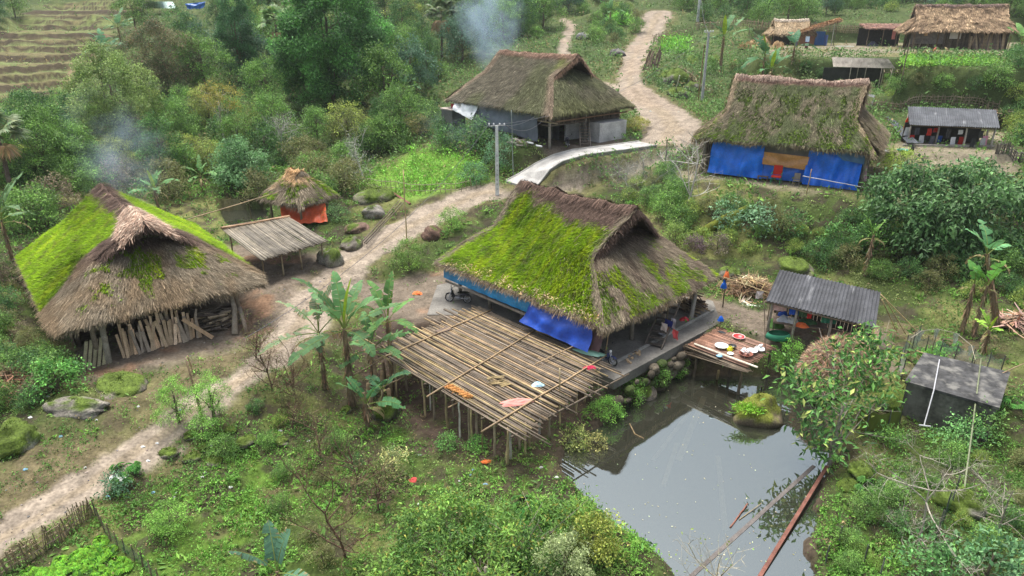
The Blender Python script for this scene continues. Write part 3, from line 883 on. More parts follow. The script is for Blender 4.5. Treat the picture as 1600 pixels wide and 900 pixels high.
cc = mix(np.array((.31, .19, .13))[None], np.array((.44, .35, .27))[None], rg.random(n)) * np.exp(rg.normal(size=(n, 1)) * .35)
mb.quads(ribbons(rg, P, D, np.tile(np.array([0, 0, 1.0]), (n, 1)), rg.uniform(.3, .75, n), rg.uniform(.012, .03, n), cc, lift=.06), cc)
o = mb.build('fresh_thatch', M_THATCH, roof2); o['label'] = 'pale reddish patch of newer thatch on the near ridge end'
posts(h2, [(u, v) for u in (-6, -2.5, 1, 4.4) for v in (-4.4, 0, 4.4)] + [(7.4, -3.9), (7.3, 3.9), (6.9, 0)], 3.0, .13, (.22, .18, .14))
mb = MB(); mb.box((-.8, 0, 1.8), (10.6, 8.8, .1), 0, (.08, .06, .045)); mb.build('floor', M_WOOD, h2)
mb = MB()
boards(mb, (-6.1, -4.6), (4.6, -4.6), 0.0, 3.1, .2, (.12, .09, .065), 12)
boards(mb, (-6.1, 4.6), (4.6, 4.6), 1.6, 3.1, .2, (.12, .09, .065), 13)
boards(mb, (-6.2, -4.5), (-6.2, 4.5), .0, 3.2, .2, (.12, .09, .065), 14)
boards(mb, (4.6, -4.5), (4.6, 4.5), 1.0, 3.2, .2, (.07, .055, .04), 15)
mb.build('wall', M_WOOD, h2)

# ---- grey thatch house beyond the road
def col_h3(kind, side, a, t, u, v, rng, fringe=False):
    n = len(u); nz = fbm(u * .8, v * .8, 55)
    c = mix(np.array((.125, .112, .08))[None], np.array((.10, .105, .055))[None], sstep(.4, .7, fbm(u * .35, v * .35, 56))) * np.ones((n, 1))
    if kind == 'slope':
        c = mix(c, np.array((.20, .125, .09))[None], sstep(.12, .02, t))
        c = mix(c, np.array((.22, .17, .12))[None], sstep(.80, .93, np.abs(a)))
        c = mix(c, np.array((.13, .15, .03))[None], sstep(.62, .7, nz) * sstep(.4, .9, a) * sstep(.5, .1, t) * .6)
    else:
        c = mix(c, np.array((.12, .125, .05))[None], sstep(.7, .95, t) * .6)
    return c * (.85 + .3 * nz[:, None]), np.zeros(n)
g3 = dict(H3, tm=.38, seed=303, hood=.5, flare=.85, inset=.9, hoodcol=np.array((.20, .13, .09)), ridgecol=np.array((.24, .155, .11)))
h3 = thing('thatched_house', 'grey brown thatched stilt house beyond the road with smoke rising from its ridge', 'house', (*H3['c'], H3['e']), H3['r'], 'thatched stilt houses')
build_roof(g3, h3, col_h3, dens=150, wd=(.02, .04), fringe=.6)
posts(h3, [(u, v) for u in (-7, -4.6, -2.2, .2, 2.6, 5, 7.4) for v in (-4.9, 0, 4.9)], 4.0, .13, (.26, .24, .21))
mb = MB(); mb.box((0, 0, 2.05), (15.0, 10.2, .12), 0, (.13, .11, .09)); mb.build('floor', M_WOOD, h3)
mb = MB()
boards(mb, (-7.2, 5.0), (7.4, 5.0), 0, 4.0, .2, (.10, .08, .065), 22)
boards(mb, (-7.2, -4.6), (7.2, -4.6), 2.0, 4.0, .2, (.08, .07, .06), 23)
boards(mb, (7.4, -4.6), (7.4, 5.0), 2.0, 4.2, .2, (.09, .075, .06), 24)
boards(mb, (-7.3, -4.6), (-7.3, 5.0), 2.0, 4.2, .2, (.09, .075, .06), 26)
boards(mb, (-7.2, -1.5), (5.2, -1.5), 0, 2.0, .25, (.12, .125, .13), 25)
mb.build('wall', M_WOOD, h3)
mb = MB(); mb.box((8.0, 2.6, .95), (1.6, 4.0, 1.9), 0, (.50, .50, .49)); o = mb.build('masonry_wall', M_CONC, h3); o['label'] = 'pale rendered block under the right eave'
mb = MB(); mb.box((5.6, 1.4, .95), (.2, 5, 1.9), 0, (.48, .48, .47)); o = mb.build('masonry_wall', M_CONC, h3)
ladder('stair', h3, (9.1, -1.7, .05), (7.1, .1, 2.1), 1.0, 9, (.24, .20, .16), perp=(.67, .74, 0))
mb = MB(); mb.tube([(8.6, -5.2, 2.6), (8.4, 5, 2.65)], .07, 6, (.20, .12, .08)); mb.tube([(-8, -5.4, 2.5), (8.8, -5.3, 2.45)], .07, 6, (.30, .24, .16))
mb.build('eave_beam', M_WOOD, h3)

# ---- house with blue tarpaulins
def col_h4(kind, side, a, t, u, v, rng, fringe=False):
    n = len(u); nz = fbm(u * .8, v * .8, 65); sp = fbm(u * 2.2, v * .9, 66, 3)
    c = mix(np.array((.085, .10, .045))[None], np.array((.15, .13, .085))[None], sstep(.4, .7, nz)) * np.ones((n, 1))
    m = np.zeros(n)
    if kind == 'slope':
        c = mix(c, np.array((.16, .095, .075))[None], sstep(.13, .07, t) )
        c = mix(c, np.array((.30, .225, .15))[None], .7 * sstep(.88, .97, np.abs(a)))
        m = sstep(.36, .56, sp + .16 * (t - .45) - .08 * sstep(.8, 1, np.abs(a))) * sstep(.12, .3, t) * .6
        mc = mix(MOSS[None] * .75 * np.ones((n, 1)), MOSS_DK[None], sstep(.4, .6, nz))
    else:
        c = mix(c, np.array((.25, .19, .13))[None], .6 * np.ones(n)); mc = MOSS[None] * .7 * np.ones((n, 1)); m = sstep(.56, .68, sp) * .4 * sstep(.6, .9, t)
    if fringe: return mix(np.array((.18, .16, .09))[None] * np.ones((n, 1)), STRAW_PALE[None] * .55, sstep(.4, .7, nz)), m * 0
    pick = rng.random(n) < m
    return np.where(pick[:, None], mc, c), pick.astype(float)
g4 = dict(H4, tm=.50, seed=404, hood=.25, flare=1.15, inset=.5, hoodcol=np.array((.24, .17, .12)), ridgecol=np.array((.27, .20, .155)), bulge=-.05, wob=.18)
h4 = thing('thatched_house', 'steep thatched house on the upper right terrace with blue tarpaulins closing its front', 'house', (*H4['c'], H4['e']), H4['r'], 'thatched stilt houses')
build_roof(g4, h4, col_h4, dens=290, wd=(.012, .026), fringe=.8)
posts(h4, [(u, v) for u in (-6.6, -3.3, 0, 3.3, 6.6) for v in (-5.0, 0, 5.0)], 3.8, .14, (.28, .25, .21))
mb = MB()
boards(mb, (-6.6, 5.0), (6.6, 5.0), 0, 3.8, .22, (.10, .08, .06), 32)
boards(mb, (-6.7, -3.6), (-6.7, 4.6), 0, 3.8, .22, (.12, .10, .08), 33)
boards(mb, (6.7, -3.6), (6.7, 4.6), .6, 3.8, .22, (.12, .10, .08), 34)
boards(mb, (-6.6, -3.4), (6.6, -3.4), 0, 3.8, .25, (.07, .06, .05), 35)
mb.build('wall', M_WOOD, h4)

# ------------------------------------------------------------------ frames
def loc(H, px, py, e):
    """house-frame coordinates (u, v, z above the house's floor level) of a surveyed point"""
    p = at(px, py, e); dx, dy = p[0] - H['c'][0], p[1] - H['c'][1]; c, s = math.cos(H['r']), math.sin(H['r'])
    return np.array((dx * c + dy * s, -dx * s + dy * c, e - H['e']))

def wloc(H, u, v, z=0.0):
    c, s = math.cos(H['r']), math.sin(H['r'])
    return (H['c'][0] + u * c - v * s, H['c'][1] + u * s + v * c, H['e'] + z)

BAM = np.array((.29, .205, .115)); BAM_G = np.array((.155, .12, .083)); BAM_Y = np.array((.33, .25, .12)); DARKW = np.array((.10, .08, .06))

def culm(mb, p0, p1, r=.035, col=BAM, rg=None, sag=0.0, n=7, sides=6):
    """a bamboo culm with slight nodes"""
    p0 = np.array(p0, float); p1 = np.array(p1, float); rg = rg or np.random.default_rng(int(abs(p0.sum() * 977)) % 9999)
    k = max(3, n); f = np.linspace(0, 1, k)[:, None]
    P = p0 + (p1 - p0) * f + np.array([0, 0, -1.0]) * sag * (4 * f * (1 - f)) + rg.normal(size=(k, 3)) * r * .25 * (f * (1 - f) * 4)
    rr = r * np.linspace(1.08, .82, k)
    cc = np.asarray(col) * np.exp(rg.normal() * .18) * (1 + .12 * rg.normal(size=(k, 1)))
    mb.tube(P, rr, sides, np.clip(cc, .02, .9))

def cloth_grid(mb, A, B, C, D, col, folds=5, amp=.06, nu=26, nv=14, seed=1, sag=0.0, wave_dir=None, vary=.12):
    """hanging cloth: A-B is the top edge, D-C the bottom edge"""
    A, B, C, D = [np.array(q, float) for q in (A, B, C, D)]
    u = np.linspace(0, 1, nu)[:, None, None]; v = np.linspace(0, 1, nv)[None, :, None]
    G = (A * (1 - u) + B * u) * (1 - v) + (D * (1 - u) + C * u) * v
    nrm = np.cross(B - A, D - A); nrm = nrm / (np.linalg.norm(nrm) + 1e-9)
    uu, vv = np.meshgrid(np.linspace(0, 1, nu), np.linspace(0, 1, nv), indexing='ij')
    w = (fbm(uu * folds + seed, vv * 1.3 + seed * 3, seed, 3) - .5) * 2 * amp * (.35 + vv) + np.sin(uu * folds * 6.3 + vv * 2 + seed) * amp * .45 * (.2 + vv)
    w = w + amp * .8 * np.sin(PI * vv) * np.sin(np.abs(uu - .5) * 8 + vv * 5 + seed)
    G = G + w[..., None] * nrm
    G[..., 2] -= sag * (4 * uu * (1 - uu)) * (1 - vv)
    cc = np.asarray(col) * (1 + vary * (fbm(uu * 4, vv * 4, seed + 3)[..., None] - .5) * 2)
    mb.grid(G, cc)
    mb.grid(G - nrm * .012, cc, flip=True)

def cloth_thing(name, label, cat, quad, col, m=M_CLOTH, group=None, loc0=(0, 0, 0), rz=0, **k):
    mb = MB(); cloth_grid(mb, *quad, col, **k)
    o = mb.build(name, m, loc=loc0, rot=(0, 0, rz), smooth=True)
    return tag(o, label, cat, group)

def heap(mb, c, rx, ry, h, col, seed=1, n=18, m=9, rough=.25):
    """a low rounded heap of cloth or straw"""
    an = np.linspace(0, 2 * PI, n + 1); rr = np.linspace(0, 1, m)
    A, Q = np.meshgrid(an, rr, indexing='ij')
    k = 1 + rough * (fbm(np.cos(A) * 1.5 + seed, np.sin(A) * 1.5 + Q * 2, seed, 3) - .5) * 2
    G = np.stack([c[0] + np.cos(A) * Q * rx * k, c[1] + np.sin(A) * Q * ry * k, c[2] + h * (1 - Q ** 2.2) * (1 + rough * (fbm(A * 2, Q * 4, seed + 2, 3) - .5) * 2 * (Q < .95))], -1)
    G[-1] = G[0]
    mb.grid(G, col, flip=True)

def rock(name, label, p, r, seed, moss=.5, col=(.17, .15, .125), group=None, mcol=(.085, .125, .022), rz=0, extra=None):
    """boulder with moss on its upper faces"""
    n, m = 28, 18
    an = np.linspace(0, 2 * PI, n + 1); ph = np.linspace(-.35 * PI, .5 * PI, m)
    A, Q = np.meshgrid(an, ph, indexing='ij')
    D = np.stack([np.cos(A) * np.cos(Q), np.sin(A) * np.cos(Q), np.sin(Q)], -1)
    k = 1 + .5 * (fbm(D[..., 0] * 1.6 + seed, D[..., 1] * 1.6 + D[..., 2] * 1.9, seed, 4) - .5) * 2 * .8
    G = D * k[..., None] * np.array(r); G[-1] = G[0]; G[:, -1] = G[:, -1].mean(0)
    nz = fbm(G[..., 0] * 1.7 + seed, G[..., 1] * 1.7 + G[..., 2], seed + 4, 4)
    w = sstep(.25, .5, D[..., 2] * .6 + (nz - .5) * 1.4 + moss - .45)[..., None]
    C = np.array(col) * (.7 + .6 * nz[..., None]) * (1 - w) + np.array(mcol) * (.6 + .8 * fbm(G[..., 0] * 5, G[..., 1] * 5, seed)[..., None]) * w
    mb = MB(); mb.grid(G, C, flip=False)
    if moss > .3:
        rg = np.random.default_rng(seed); q = int(1400 * moss * r[0] * r[1])
        i = rg.integers(0, n, q); j = rg.integers(4, m, q); ok = w[i, j, 0] > .5; P = G[i, j][ok] + rg.normal(size=(ok.sum(), 3)) * .05 * np.array(r)
        k_ = len(P); mb.quads(leaf_quads(P, D[i, j][ok] + rg.normal(size=(k_, 3)) * .8, rdirs(rg, k_), rg.uniform(.03, .09, k_), rg.uniform(.02, .04, k_)), jcol(rg, np.array(mcol) * 1.15, k_))
    o = mb.build(name, M_STONE, loc=(p[0], p[1], p[2]), rot=(0, 0, rz), smooth=True)
    return tag(o, label, 'boulder' if name != 'stone' else 'stone', group)

# ------------------------------------------------------------------ bamboo drying deck
F1 = H1['r']; O1 = (*H1['c'], 0)
deck = thing('bamboo_deck', 'wide bamboo drying deck on tall thin posts in front of the central moss roofed house', 'deck', O1, F1)
DE = .6
rg = np.random.default_rng(51)
mb = MB(); vv = np.arange(-13.9, -5.75, .104)
for i, v in enumerate(vv):
    f = (v + 13.9) / 8.1
    u0 = -2.3 + rg.normal() * .18 - .9 * f * rg.random() - (rg.random() < .15) * 1.3
    u1 = 9.5 + rg.normal() * .2 - 1.3 * f + (rg.random() < .14) * rg.uniform(.3, 1.2)
    if v > -7.0: u1 -= .4
    c = [BAM, BAM_G, BAM_G * .75, BAM_Y, DARKW * 2][rg.choice(5, p=[.20, .38, .24, .06, .12])]
    nseg = rg.integers(1, 4)
    culm(mb, (u0, v + rg.normal() * .03, DE + rg.normal() * .012), (u1, v + rg.normal() * .045, DE + rg.normal() * .015 + .01), rg.uniform(.036, .052), c, rg, sag=rg.uniform(0, .03), n=9)
    if rg.random() < .18:
        a0 = rg.uniform(-2, 6); culm(mb, (a0, v + .05, DE + .06), (a0 + rg.uniform(2, 5), v + rg.normal() * .12, DE + .06), .024, [BAM, BAM_Y][rg.integers(2)] * .9, rg)
mb.build('slat_floor', M_BAMBOO, deck, smooth=True)
for u in (-1.6, .4, 2.6, 4.8, 7.0, 9.0):
    mb = MB(); culm(mb, (u, -14.1, DE - .09), (u + .1, -5.7, DE - .09), .05, BAM_G * .8, rg); mb.build('joist', M_BAMBOO, deck, smooth=True)
for (x0, y0), (x1, y1), z0, z1, r in [((588, 563), (770, 483), DE + .07, DE + .07, .045), ((667, 620), (839, 514), DE + .07, DE + .07, .045), ((752, 675), (953, 552), DE + .08, DE + .10, .045),
                                      ((836, 569), (955, 513), DE + .12, DE + .75, .035), ((597, 540), (652, 584), DE + .05, DE + .03, .04)]:
    a, b = loc(H1, x0, y0, z0), loc(H1, x1, y1, z1)
    mb = MB(); culm(mb, a, b, r, BAM, rg, n=9); mb.build('rail', M_BAMBOO, deck, smooth=True)
for x, y, c in [(592, 627, 0), (636, 611, 0), (652, 652, 1), (673, 641, 2), (689, 675, 1), (709, 653, 0), (718, 705, 1), (729, 694, 0), (745, 678, 0), (779, 735, 1), (791, 726, 1), (798, 717, 2),
                (812, 703, 0), (827, 696, 1), (843, 678, 2), (875, 666, 1), (886, 639, 2), (914, 628, 1), (935, 612, 0), (760, 640, 0), (690, 620, 0), (820, 640, 0), (860, 620, 0), (615, 622, 1), (668, 662, 0), (703, 688, 2), (742, 712, 1), (760, 722, 0), (820, 712, 1), (858, 684, 0), (900, 650, 1)]:
    p = ground_at(x, y); q = loc(H1, x, y, 0); dx, dy = p[0] - H1['c'][0], p[1] - H1['c'][1]; c_, s_ = math.cos(F1), math.sin(F1)
    u, v = dx * c_ + dy * s_, -dx * s_ + dy * c_
    u = min(max(u, -2.2), 9.4); v = min(max(v, -13.8), -6.0)
    top = DE - .05 if (x, y) != (875, 666) else DE + 1.3
    mb = MB(); cc = [np.array((.27, .22, .155)), np.array((.34, .27, .15)), np.array((.36, .34, .30))][c]
    g_ = gz(*wloc(H1, u, v)[:2])
    culm(mb, (u, v, g_ - .25), (u + rg.normal() * .05, v + rg.normal() * .05, top), rg.uniform(.042, .065), cc * 1.25, rg)
    mb.build('post', M_BAMBOO, deck, smooth=True)
a = loc(H1, 946, 553, DE); mb = MB(); culm(mb, a, (a[0] + .1, a[1] + .1, DE + 1.75), .03, BAM, rg); mb.build('post', M_BAMBOO, deck, smooth=True)
def loose_pole(label, x0, y0, e0, x1, y1, e1, r=.035, col=BAM, group=None, name='bamboo_pole'):
    a, b = at(x0, y0, e0), at(x1, y1, e1); mb = MB(); culm(mb, a, b, r, col, n=9)
    c = np.array(a); o = mb.build(name, M_BAMBOO, smooth=True); return tag(o, label, 'pole', group)
loose_pole('bamboo pole lying between the banana stems and the left corner of the deck', 548, 588, .25, 612, 553, .55)
loose_pole('short bamboo pole sticking out level below the left corner of the deck', 587, 609, -.15, 650, 581, .1)
loose_pole('short bamboo pole jutting out under the orange broom heads of the deck', 700, 637, .1, 728, 622, .3)
# things lying on the deck
def stick_bundle(name, label, cat, p, rz, n, ln, wd, col, r=.02, z=0, m=M_BAMBOO):
    rg = np.random.default_rng(int(p[0] * 100) % 977); mb = MB()
    for i in range(n):
        o = (rg.uniform(-.5, .5) * wd); l = ln * rg.uniform(.7, 1.1); k = rg.normal() * .12
        culm(mb, (-l / 2, o, rg.uniform(.02, .10) + r), (l / 2, o + k, rg.uniform(.02, .1) + r), r, col, rg, n=3)
    return tag(mb.build(name, m, loc=p, rot=(0, 0, rz)), label, cat)
p = at(776, 597, DE); stick_bundle('stick_bundle', 'bundle of split sticks drying on the front half of the bamboo deck', 'sticks', (p[0], p[1], DE + .03), F1 + .95, 12, .95, .75, BAM_Y * .9)
p = at(789, 603, DE); stick_bundle('stick_bundle', 'short yellow sticks beside the longer bundle on the deck', 'sticks', (p[0], p[1], DE + .03), F1 + 1.2, 7, .6, .4, BAM_Y * 1.1)
for i in range(6):
    p = at(703 + i * 5.8, 607 + i * 3.1, DE); mb = MB(); rg2 = np.random.default_rng(i)
    mb.lathe([(.02, -.30), (.04, -.2), (.10, 0), (.11, .12), (.05, .22), (.0, .26)], n=8, col=(.50, .24, .08))
    n = 50; P = np.stack([rg2.normal(size=n) * .05, rg2.normal(size=n) * .05, rg2.uniform(-.2, .1, n)], 1)
    mb.quads(leaf_quads(P, rdirs(rg2, n, .6), rdirs(rg2, n), np.full(n, .2), np.full(n, .03)), jcol(rg2, (.50, .26, .10), n))
    o = mb.build('broom_head', M_THATCH, loc=(p[0], p[1], DE + .12), rot=(R(90), .2, F1 + 2.3 + rg2.normal() * .2))
    tag(o, 'orange brown straw broom head in the row at the outer edge of the deck', 'broom head', 'straw broom heads on the deck edge')
def crumple(name, label, cat, p, rx, ry, h, col, seed, rz=0, m=M_CLOTH, rough=.5):
    mb = MB(); heap(mb, (0, 0, 0), rx, ry, h, col, seed, 26, 12, rough); return tag(mb.build(name, m, loc=p, rot=(0, 0, rz), smooth=True), label, cat)
crumple('cloth', 'crumpled salmon pink cloth on the front corner of the bamboo deck', 'cloth', at(808, 629, DE + .04), .85, .30, .14, (.62, .26, .22), 3, F1 + 1.0)
crumple('plastic_bag', 'crumpled blue and white plastic bag on the bamboo deck', 'bag', at(841, 602, DE + .04), .30, .2, .16, (.45, .68, .80), 4, 0, M_PLASTIC)
crumple('cloth', 'small dark red cloth on the right edge of the bamboo deck', 'cloth', at(921, 575, DE + .04), .32, .2, .12, (.42, .03, .07), 5)
crumple('plastic_sheet', 'pale mint green plastic sheet laid over the corner of the deck nearest the house', 'sheet', at(923, 551, DE + .05), .95, .33, .12, (.40, .68, .50), 6, -.45, M_PLASTIC, .35)
mb = MB(); mb.box((0, 0, .02), (.9, .45, .03), 0, (.15, .11, .085)); p = at(693, 516, DE + .05)
tag(mb.build('board', M_WOOD, loc=p, rot=(0, 0, F1 + 1.5)), 'small dark brown board lying at the left rear of the deck', 'board')

# ------------------------------------------------------------------ tarpaulins on the central house
mb = MB(); cloth_grid(mb, (-6.6, -5.35, 2.45), (2.6, -5.35, 2.45), (2.6, -5.55, 1.48), (-6.6, -5.55, 1.48), (.03, .28, .56), 9, .05, 60, 10, 5)
tag(mb.build('tarpaulin', M_TARP, loc=O1, rot=(0, 0, F1), smooth=True), 'long light blue sheet strip under the mossy eave behind the deck', 'tarpaulin')
mb = MB(); cloth_grid(mb, (1.9, -5.75, 2.35), (6.4, -5.5, 2.45), (6.6, -6.15, .98), (1.4, -6.3, 1.15), (.012, .07, .42), 4, .16, 44, 20, 7, vary=.2)
tag(mb.build('tarpaulin', M_TARP, loc=O1, rot=(0, 0, F1), smooth=True), 'deep blue tarpaulin billowing from the front eave over the deck edge', 'tarpaulin')
mb = MB(); cloth_grid(mb, (5.7, -5.5, 1.9), (7.0, -5.3, 1.9), (7.0, -5.6, .95), (5.6, -5.8, .85), (.11, .07, .07), 3, .06, 20, 12, 9)
tag(mb.build('cloth', M_CLOTH, loc=O1, rot=(0, 0, F1), smooth=True), 'dark brown cloth hanging right of the deep blue tarpaulin', 'cloth')

# concrete walk beside the house, its kerb and the bank wall down to the pond
walk = MB()
pl = frame_poly(H1['c'], H1['r'], [(-3.0, -6.15), (8.5, -6.15), (8.55, 4.4), (6.4, 7.0), (6.0, 7.0), (6.0, 5.0), (-6.5, 5.0), (-8.6, -4.6), (-5, -8.2)])
def slab(name, poly, z0, z1, col, m=M_CONC, label=None, kind='structure', parent=None):
    n = len(poly); V = [(x, y, z0) for x, y in poly] + [(x, y, z1) for x, y in poly]
    b = MB(); b.add(V, [], col); b.f = []; 
    me = bpy.data.meshes.new(name); me.from_pydata(V, [], [list(range(n))[::-1], list(range(n, 2 * n))] + [[i, (i + 1) % n, n + (i + 1) % n, n + i] for i in range(n)])
    me.update(); ca = me.color_attributes.new('col', 'FLOAT_COLOR', 'POINT')
    for i in range(2 * n): ca.data[i].color = (*col, 1)
    import bmesh
    bm = bmesh.new(); bm.from_mesh(me); bmesh.ops.recalc_face_normals(bm, faces=bm.faces); bm.to_mesh(me); bm.free()
    me.materials.append(m); o = bpy.data.objects.new(name, me); COL.objects.link(o)
    if kind: o['kind'] = kind
    return o
slab('patio', pl, -.5, .07, (.18, .17, .15))
slab('kerb', frame_poly(H1['c'], H1['r'], [(7.3, -5.0), (7.45, -5.0), (7.35, 5.6), (7.2, 5.6)]), .0, .17, (.31, .30, .27))
mbw = MB(); rg = np.random.default_rng(77)                 # dry stone bank wall
for i in range(52):
    u = 8.62 + rg.uniform(0, .35); v = rg.uniform(-6.3, 4.4); z = rg.uniform(-1.9, -.1); r = rg.uniform(.16, .42)
    s_ = 1 + .25 * rg.normal(size=3) * .6
    n_, m_ = 8, 5; an = np.linspace(0, 2 * PI, n_ + 1); ph = np.linspace(-PI / 2, PI / 2, m_); A, Q = np.meshgrid(an, ph, indexing='ij')
    G = np.stack([np.cos(A) * np.cos(Q) * .7, np.sin(A) * np.cos(Q) * 1.2, np.sin(Q) * .8], -1) * r * s_ + np.array((u + .3 * (-z) * .4, v, z))
    mbw.grid(G, np.array((.13, .11, .08)) * rg.uniform(.6, 1.25) if rg.random() > .4 else np.array((.07, .10, .03)), flip=False)
wl_ = mbw.build('stone_wall', M_STONE, loc=O1, rot=(0, 0, F1), smooth=True)
tag(wl_, 'rough dry stone bank wall dropping from the concrete walk to the pond', 'wall')

# ------------------------------------------------------------------ motorcycles
def motorcycle(label, p, rz, col=(.02, .02, .025), seatcol=(.02, .02, .02), group='parked motorcycles', lean=.12, leg=(.55, .55, .57)):
    t = thing('motorcycle', label, 'motorcycle', p, rz, group); t.rotation_euler = (lean, 0, rz)
    for x in (-.62, .62):
        b = MB(); an = np.linspace(0, 2 * PI, 25)
        b.tube([(x + .27 * math.cos(q), 0, .30 + .27 * math.sin(q)) for q in an], .045, 8, (.02, .02, .02), cap=False)
        w = b.build('wheel', M_PLASTIC, t, smooth=True)
        b = MB(); b.tube([(x + .225 * math.cos(q), 0, .30 + .225 * math.sin(q)) for q in an], .018, 6, leg, cap=False)
        for q in range(8): b.tube([(x, 0, .3), (x + .22 * math.cos(q * PI / 4), 0, .3 + .22 * math.sin(q * PI / 4))], .007, 4, leg)
        b.tube([(x, -.06, .3), (x, .06, .3)], .05, 8, leg)
        b.build('rim', M_METAL, w, smooth=True)
        b = MB(); q = np.linspace(.25 * PI, .85 * PI, 9) if x > 0 else np.linspace(.1 * PI, .8 * PI, 9)
        G = np.array([[(x + .34 * math.cos(a), y, .30 + .34 * math.sin(a) + (0 if abs(y) < .05 else -.02)) for y in (-.07, -.03, .03, .07)] for a in q])
        b.grid(G, col); b.grid(G - np.array([0, 0, .012]), col, flip=True); b.build('mudguard', M_PAINT, t, smooth=True)
    b = MB()
    prof = [(-.75, .62, .10), (-.5, .66, .13), (-.2, .60, .12), (0, .42, .10), (.22, .42, .10), (.38, .62, .12), (.46, .88, .10), (.5, .96, .05)]
    G = np.array([[(x, w * math.cos(a), z + .10 * math.sin(a) - .04) for a in np.linspace(0, 2 * PI, 11)] for x, z, w in prof])
    b.grid(G, col)
    b.box((0, 0, .32), (.38, .22, .22), 0, (.25, .25, .26)); b.box((.40, 0, .58), (.05, .34, .42), 0, col)
    b.tube([(.60, .05, .30), (.46, .05, .90)], .022, 6, leg); b.tube([(.60, -.05, .30), (.46, -.05, .90)], .022, 6, leg)
    b.tube([(-.62, .09, .30), (-.1, .09, .34)], .02, 6, leg); b.tube([(-.85, -.13, .36), (-.2, -.13, .28), (.1, -.13, .28)], .035, 7, leg)
    b.build('body', M_PAINT, t, smooth=True)
    b = MB(); G = np.array([[(x, w * math.cos(a), z + .05 * math.sin(a)) for a in np.linspace(0, 2 * PI, 11)] for x, z, w in [(-.78, .76, .03), (-.72, .77, .11), (-.4, .76, .13), (-.1, .72, .11), (.06, .66, .05)]])
    b.grid(G, seatcol); b.build('seat', M_CLOTH, t, smooth=True)
    b = MB(); b.tube([(.30, -.33, 1.02), (.40, -.2, .98), (.44, 0, .95), (.40, .2, .98), (.30, .33, 1.02)], .016, 6, (.1, .1, .1))
    b.tube([(.34, -.30, 1.0), (.38, -.36, 1.18)], .008, 4, (.1, .1, .1)); b.box((.37, -.38, 1.2), (.02, .11, .07), 0, (.05, .05, .05))
    b.tube([(.34, .30, 1.0), (.38, .36, 1.18)], .008, 4, (.1, .1, .1)); b.box((.37, .38, 1.2), (.02, .11, .07), 0, (.05, .05, .05))
    b.build('handlebar', M_METAL, t, smooth=True)
    b = MB(); b.lathe([(.0, .06), (.06, .05), (.08, 0), (.06, -.04), (0, -.05)], n=12, col=(.75, .75, .72)); b.build('headlight', M_PLASTIC, t, smooth=True, loc=(.50, 0, .90), rot=(0, R(80), 0))
    return t
p = at(716, 474, 0); motorcycle('black motorcycle parked on the patio at the left rear corner of the bamboo deck', (p[0], p[1], .07), 2.9)
p = at(952, 572, 0); motorcycle('motorcycle standing half hidden behind the right corner of the bamboo deck', (p[0] - .3, p[1] + .3, .07), F1 + .1, (.02, .03, .10))
p = wloc(H3, 8.2, -3.4); motorcycle('motorcycle parked beside the stair of the smoking house', p, H3['r'] + 2.5, (.03, .03, .04))
p = at(1441, 84, 12.3); motorcycle('dark red motorcycle standing left in the pair before the top right house', p, .1, (.22, .02, .02), leg=(.6, .6, .62))
p = at(1455, 84, 12.3); motorcycle('orange red motorcycle standing right in the pair before the top right house', p, .25, (.55, .08, .03), leg=(.6, .6, .62))

# ------------------------------------------------------------------ pond side dock with basins
dock = thing('bamboo_dock', 'small square bamboo platform holding basins at the edge of the pond', 'dock', O1, F1)
rg = np.random.default_rng(33); mb = MB()
for v in np.arange(.15, 3.5, .085):
    culm(mb, (8.9 + rg.normal() * .05, v, .12 + rg.normal() * .01), (12.6 + rg.normal() * .12, v + rg.normal() * .03, .10), .034, np.array((.26, .145, .10)) * rg.uniform(.8, 1.3), rg, n=4)
mb.build('slat_floor', M_BAMBOO, dock, smooth=True)
mb = MB()
for i in range(26): culm(mb, (8.8 + rg.normal() * .1, .1 + rg.normal() * .12, .02 - .02 * i % 3), (12.7 + rg.normal() * .2, .0 + rg.normal() * .13, -.02), .03, BAM_G, rg, n=4)
mb.build('edge_bundle', M_BAMBOO, dock, smooth=True)
for u, v in ((9.5, .2), (9.6, 3.3), (12.3, .3), (12.4, 3.3), (10.9, 1.7)):
    mb = MB(); culm(mb, (u, v, -2.4), (u, v, .06), .085, BAM_G * .9, rg); mb.build('post', M_BAMBOO, dock, smooth=True)
for v in (.2, 3.3):
    mb = MB(); culm(mb, (8.7, v, .02), (12.8, v, .02), .05, BAM_G, rg); mb.build('joist', M_BAMBOO, dock, smooth=True)
def dk(px, py, z=.16):
    q = at(px, py, z); return q
def basin(name, label, cat, p, r, h, outer, inner, m=M_PLASTIC):
    t = MB(); t.lathe([(.001, .0), (r * .66, 0), (r * .98, h), (r * 1.06, h + .01), (r * 1.06, h - .015), (r * .98, h - .02)], n=28, col=outer)
    t.lathe([(r * .98, h), (r * .62, .03), (.001, .03)], n=28, col=inner)
    return tag(t.build(name, m, loc=p, smooth=True), label, cat)
basin('basin', 'white enamel basin with a red inside at the back of the small dock', 'basin', dk(1154, 529), .34, .16, (.75, .74, .72), (.62, .04, .04))
basin('basin', 'wide pale green white basin on the left of the small dock', 'basin', dk(1127, 543), .36, .14, (.72, .76, .70), (.66, .72, .66))
basin('basin', 'dark kettle shaped pot beside the yellow jug on the dock', 'pot', dk(1144, 544), .22, .16, (.03, .03, .03), (.04, .04, .04))
basin('basin', 'brown clay basin heaped with white bowls on the dock', 'basin', dk(1165, 556), .36, .16, (.28, .10, .07), (.24, .09, .06))
basin('basin', 'white bowl basin at the right end of the small dock', 'basin', dk(1187, 548), .28, .13, (.76, .76, .74), (.6, .62, .6))
basin('basin', 'white basin between the brown one and the right end of the dock', 'basin', dk(1175, 551), .28, .15, (.78, .78, .76), (.7, .7, .7))
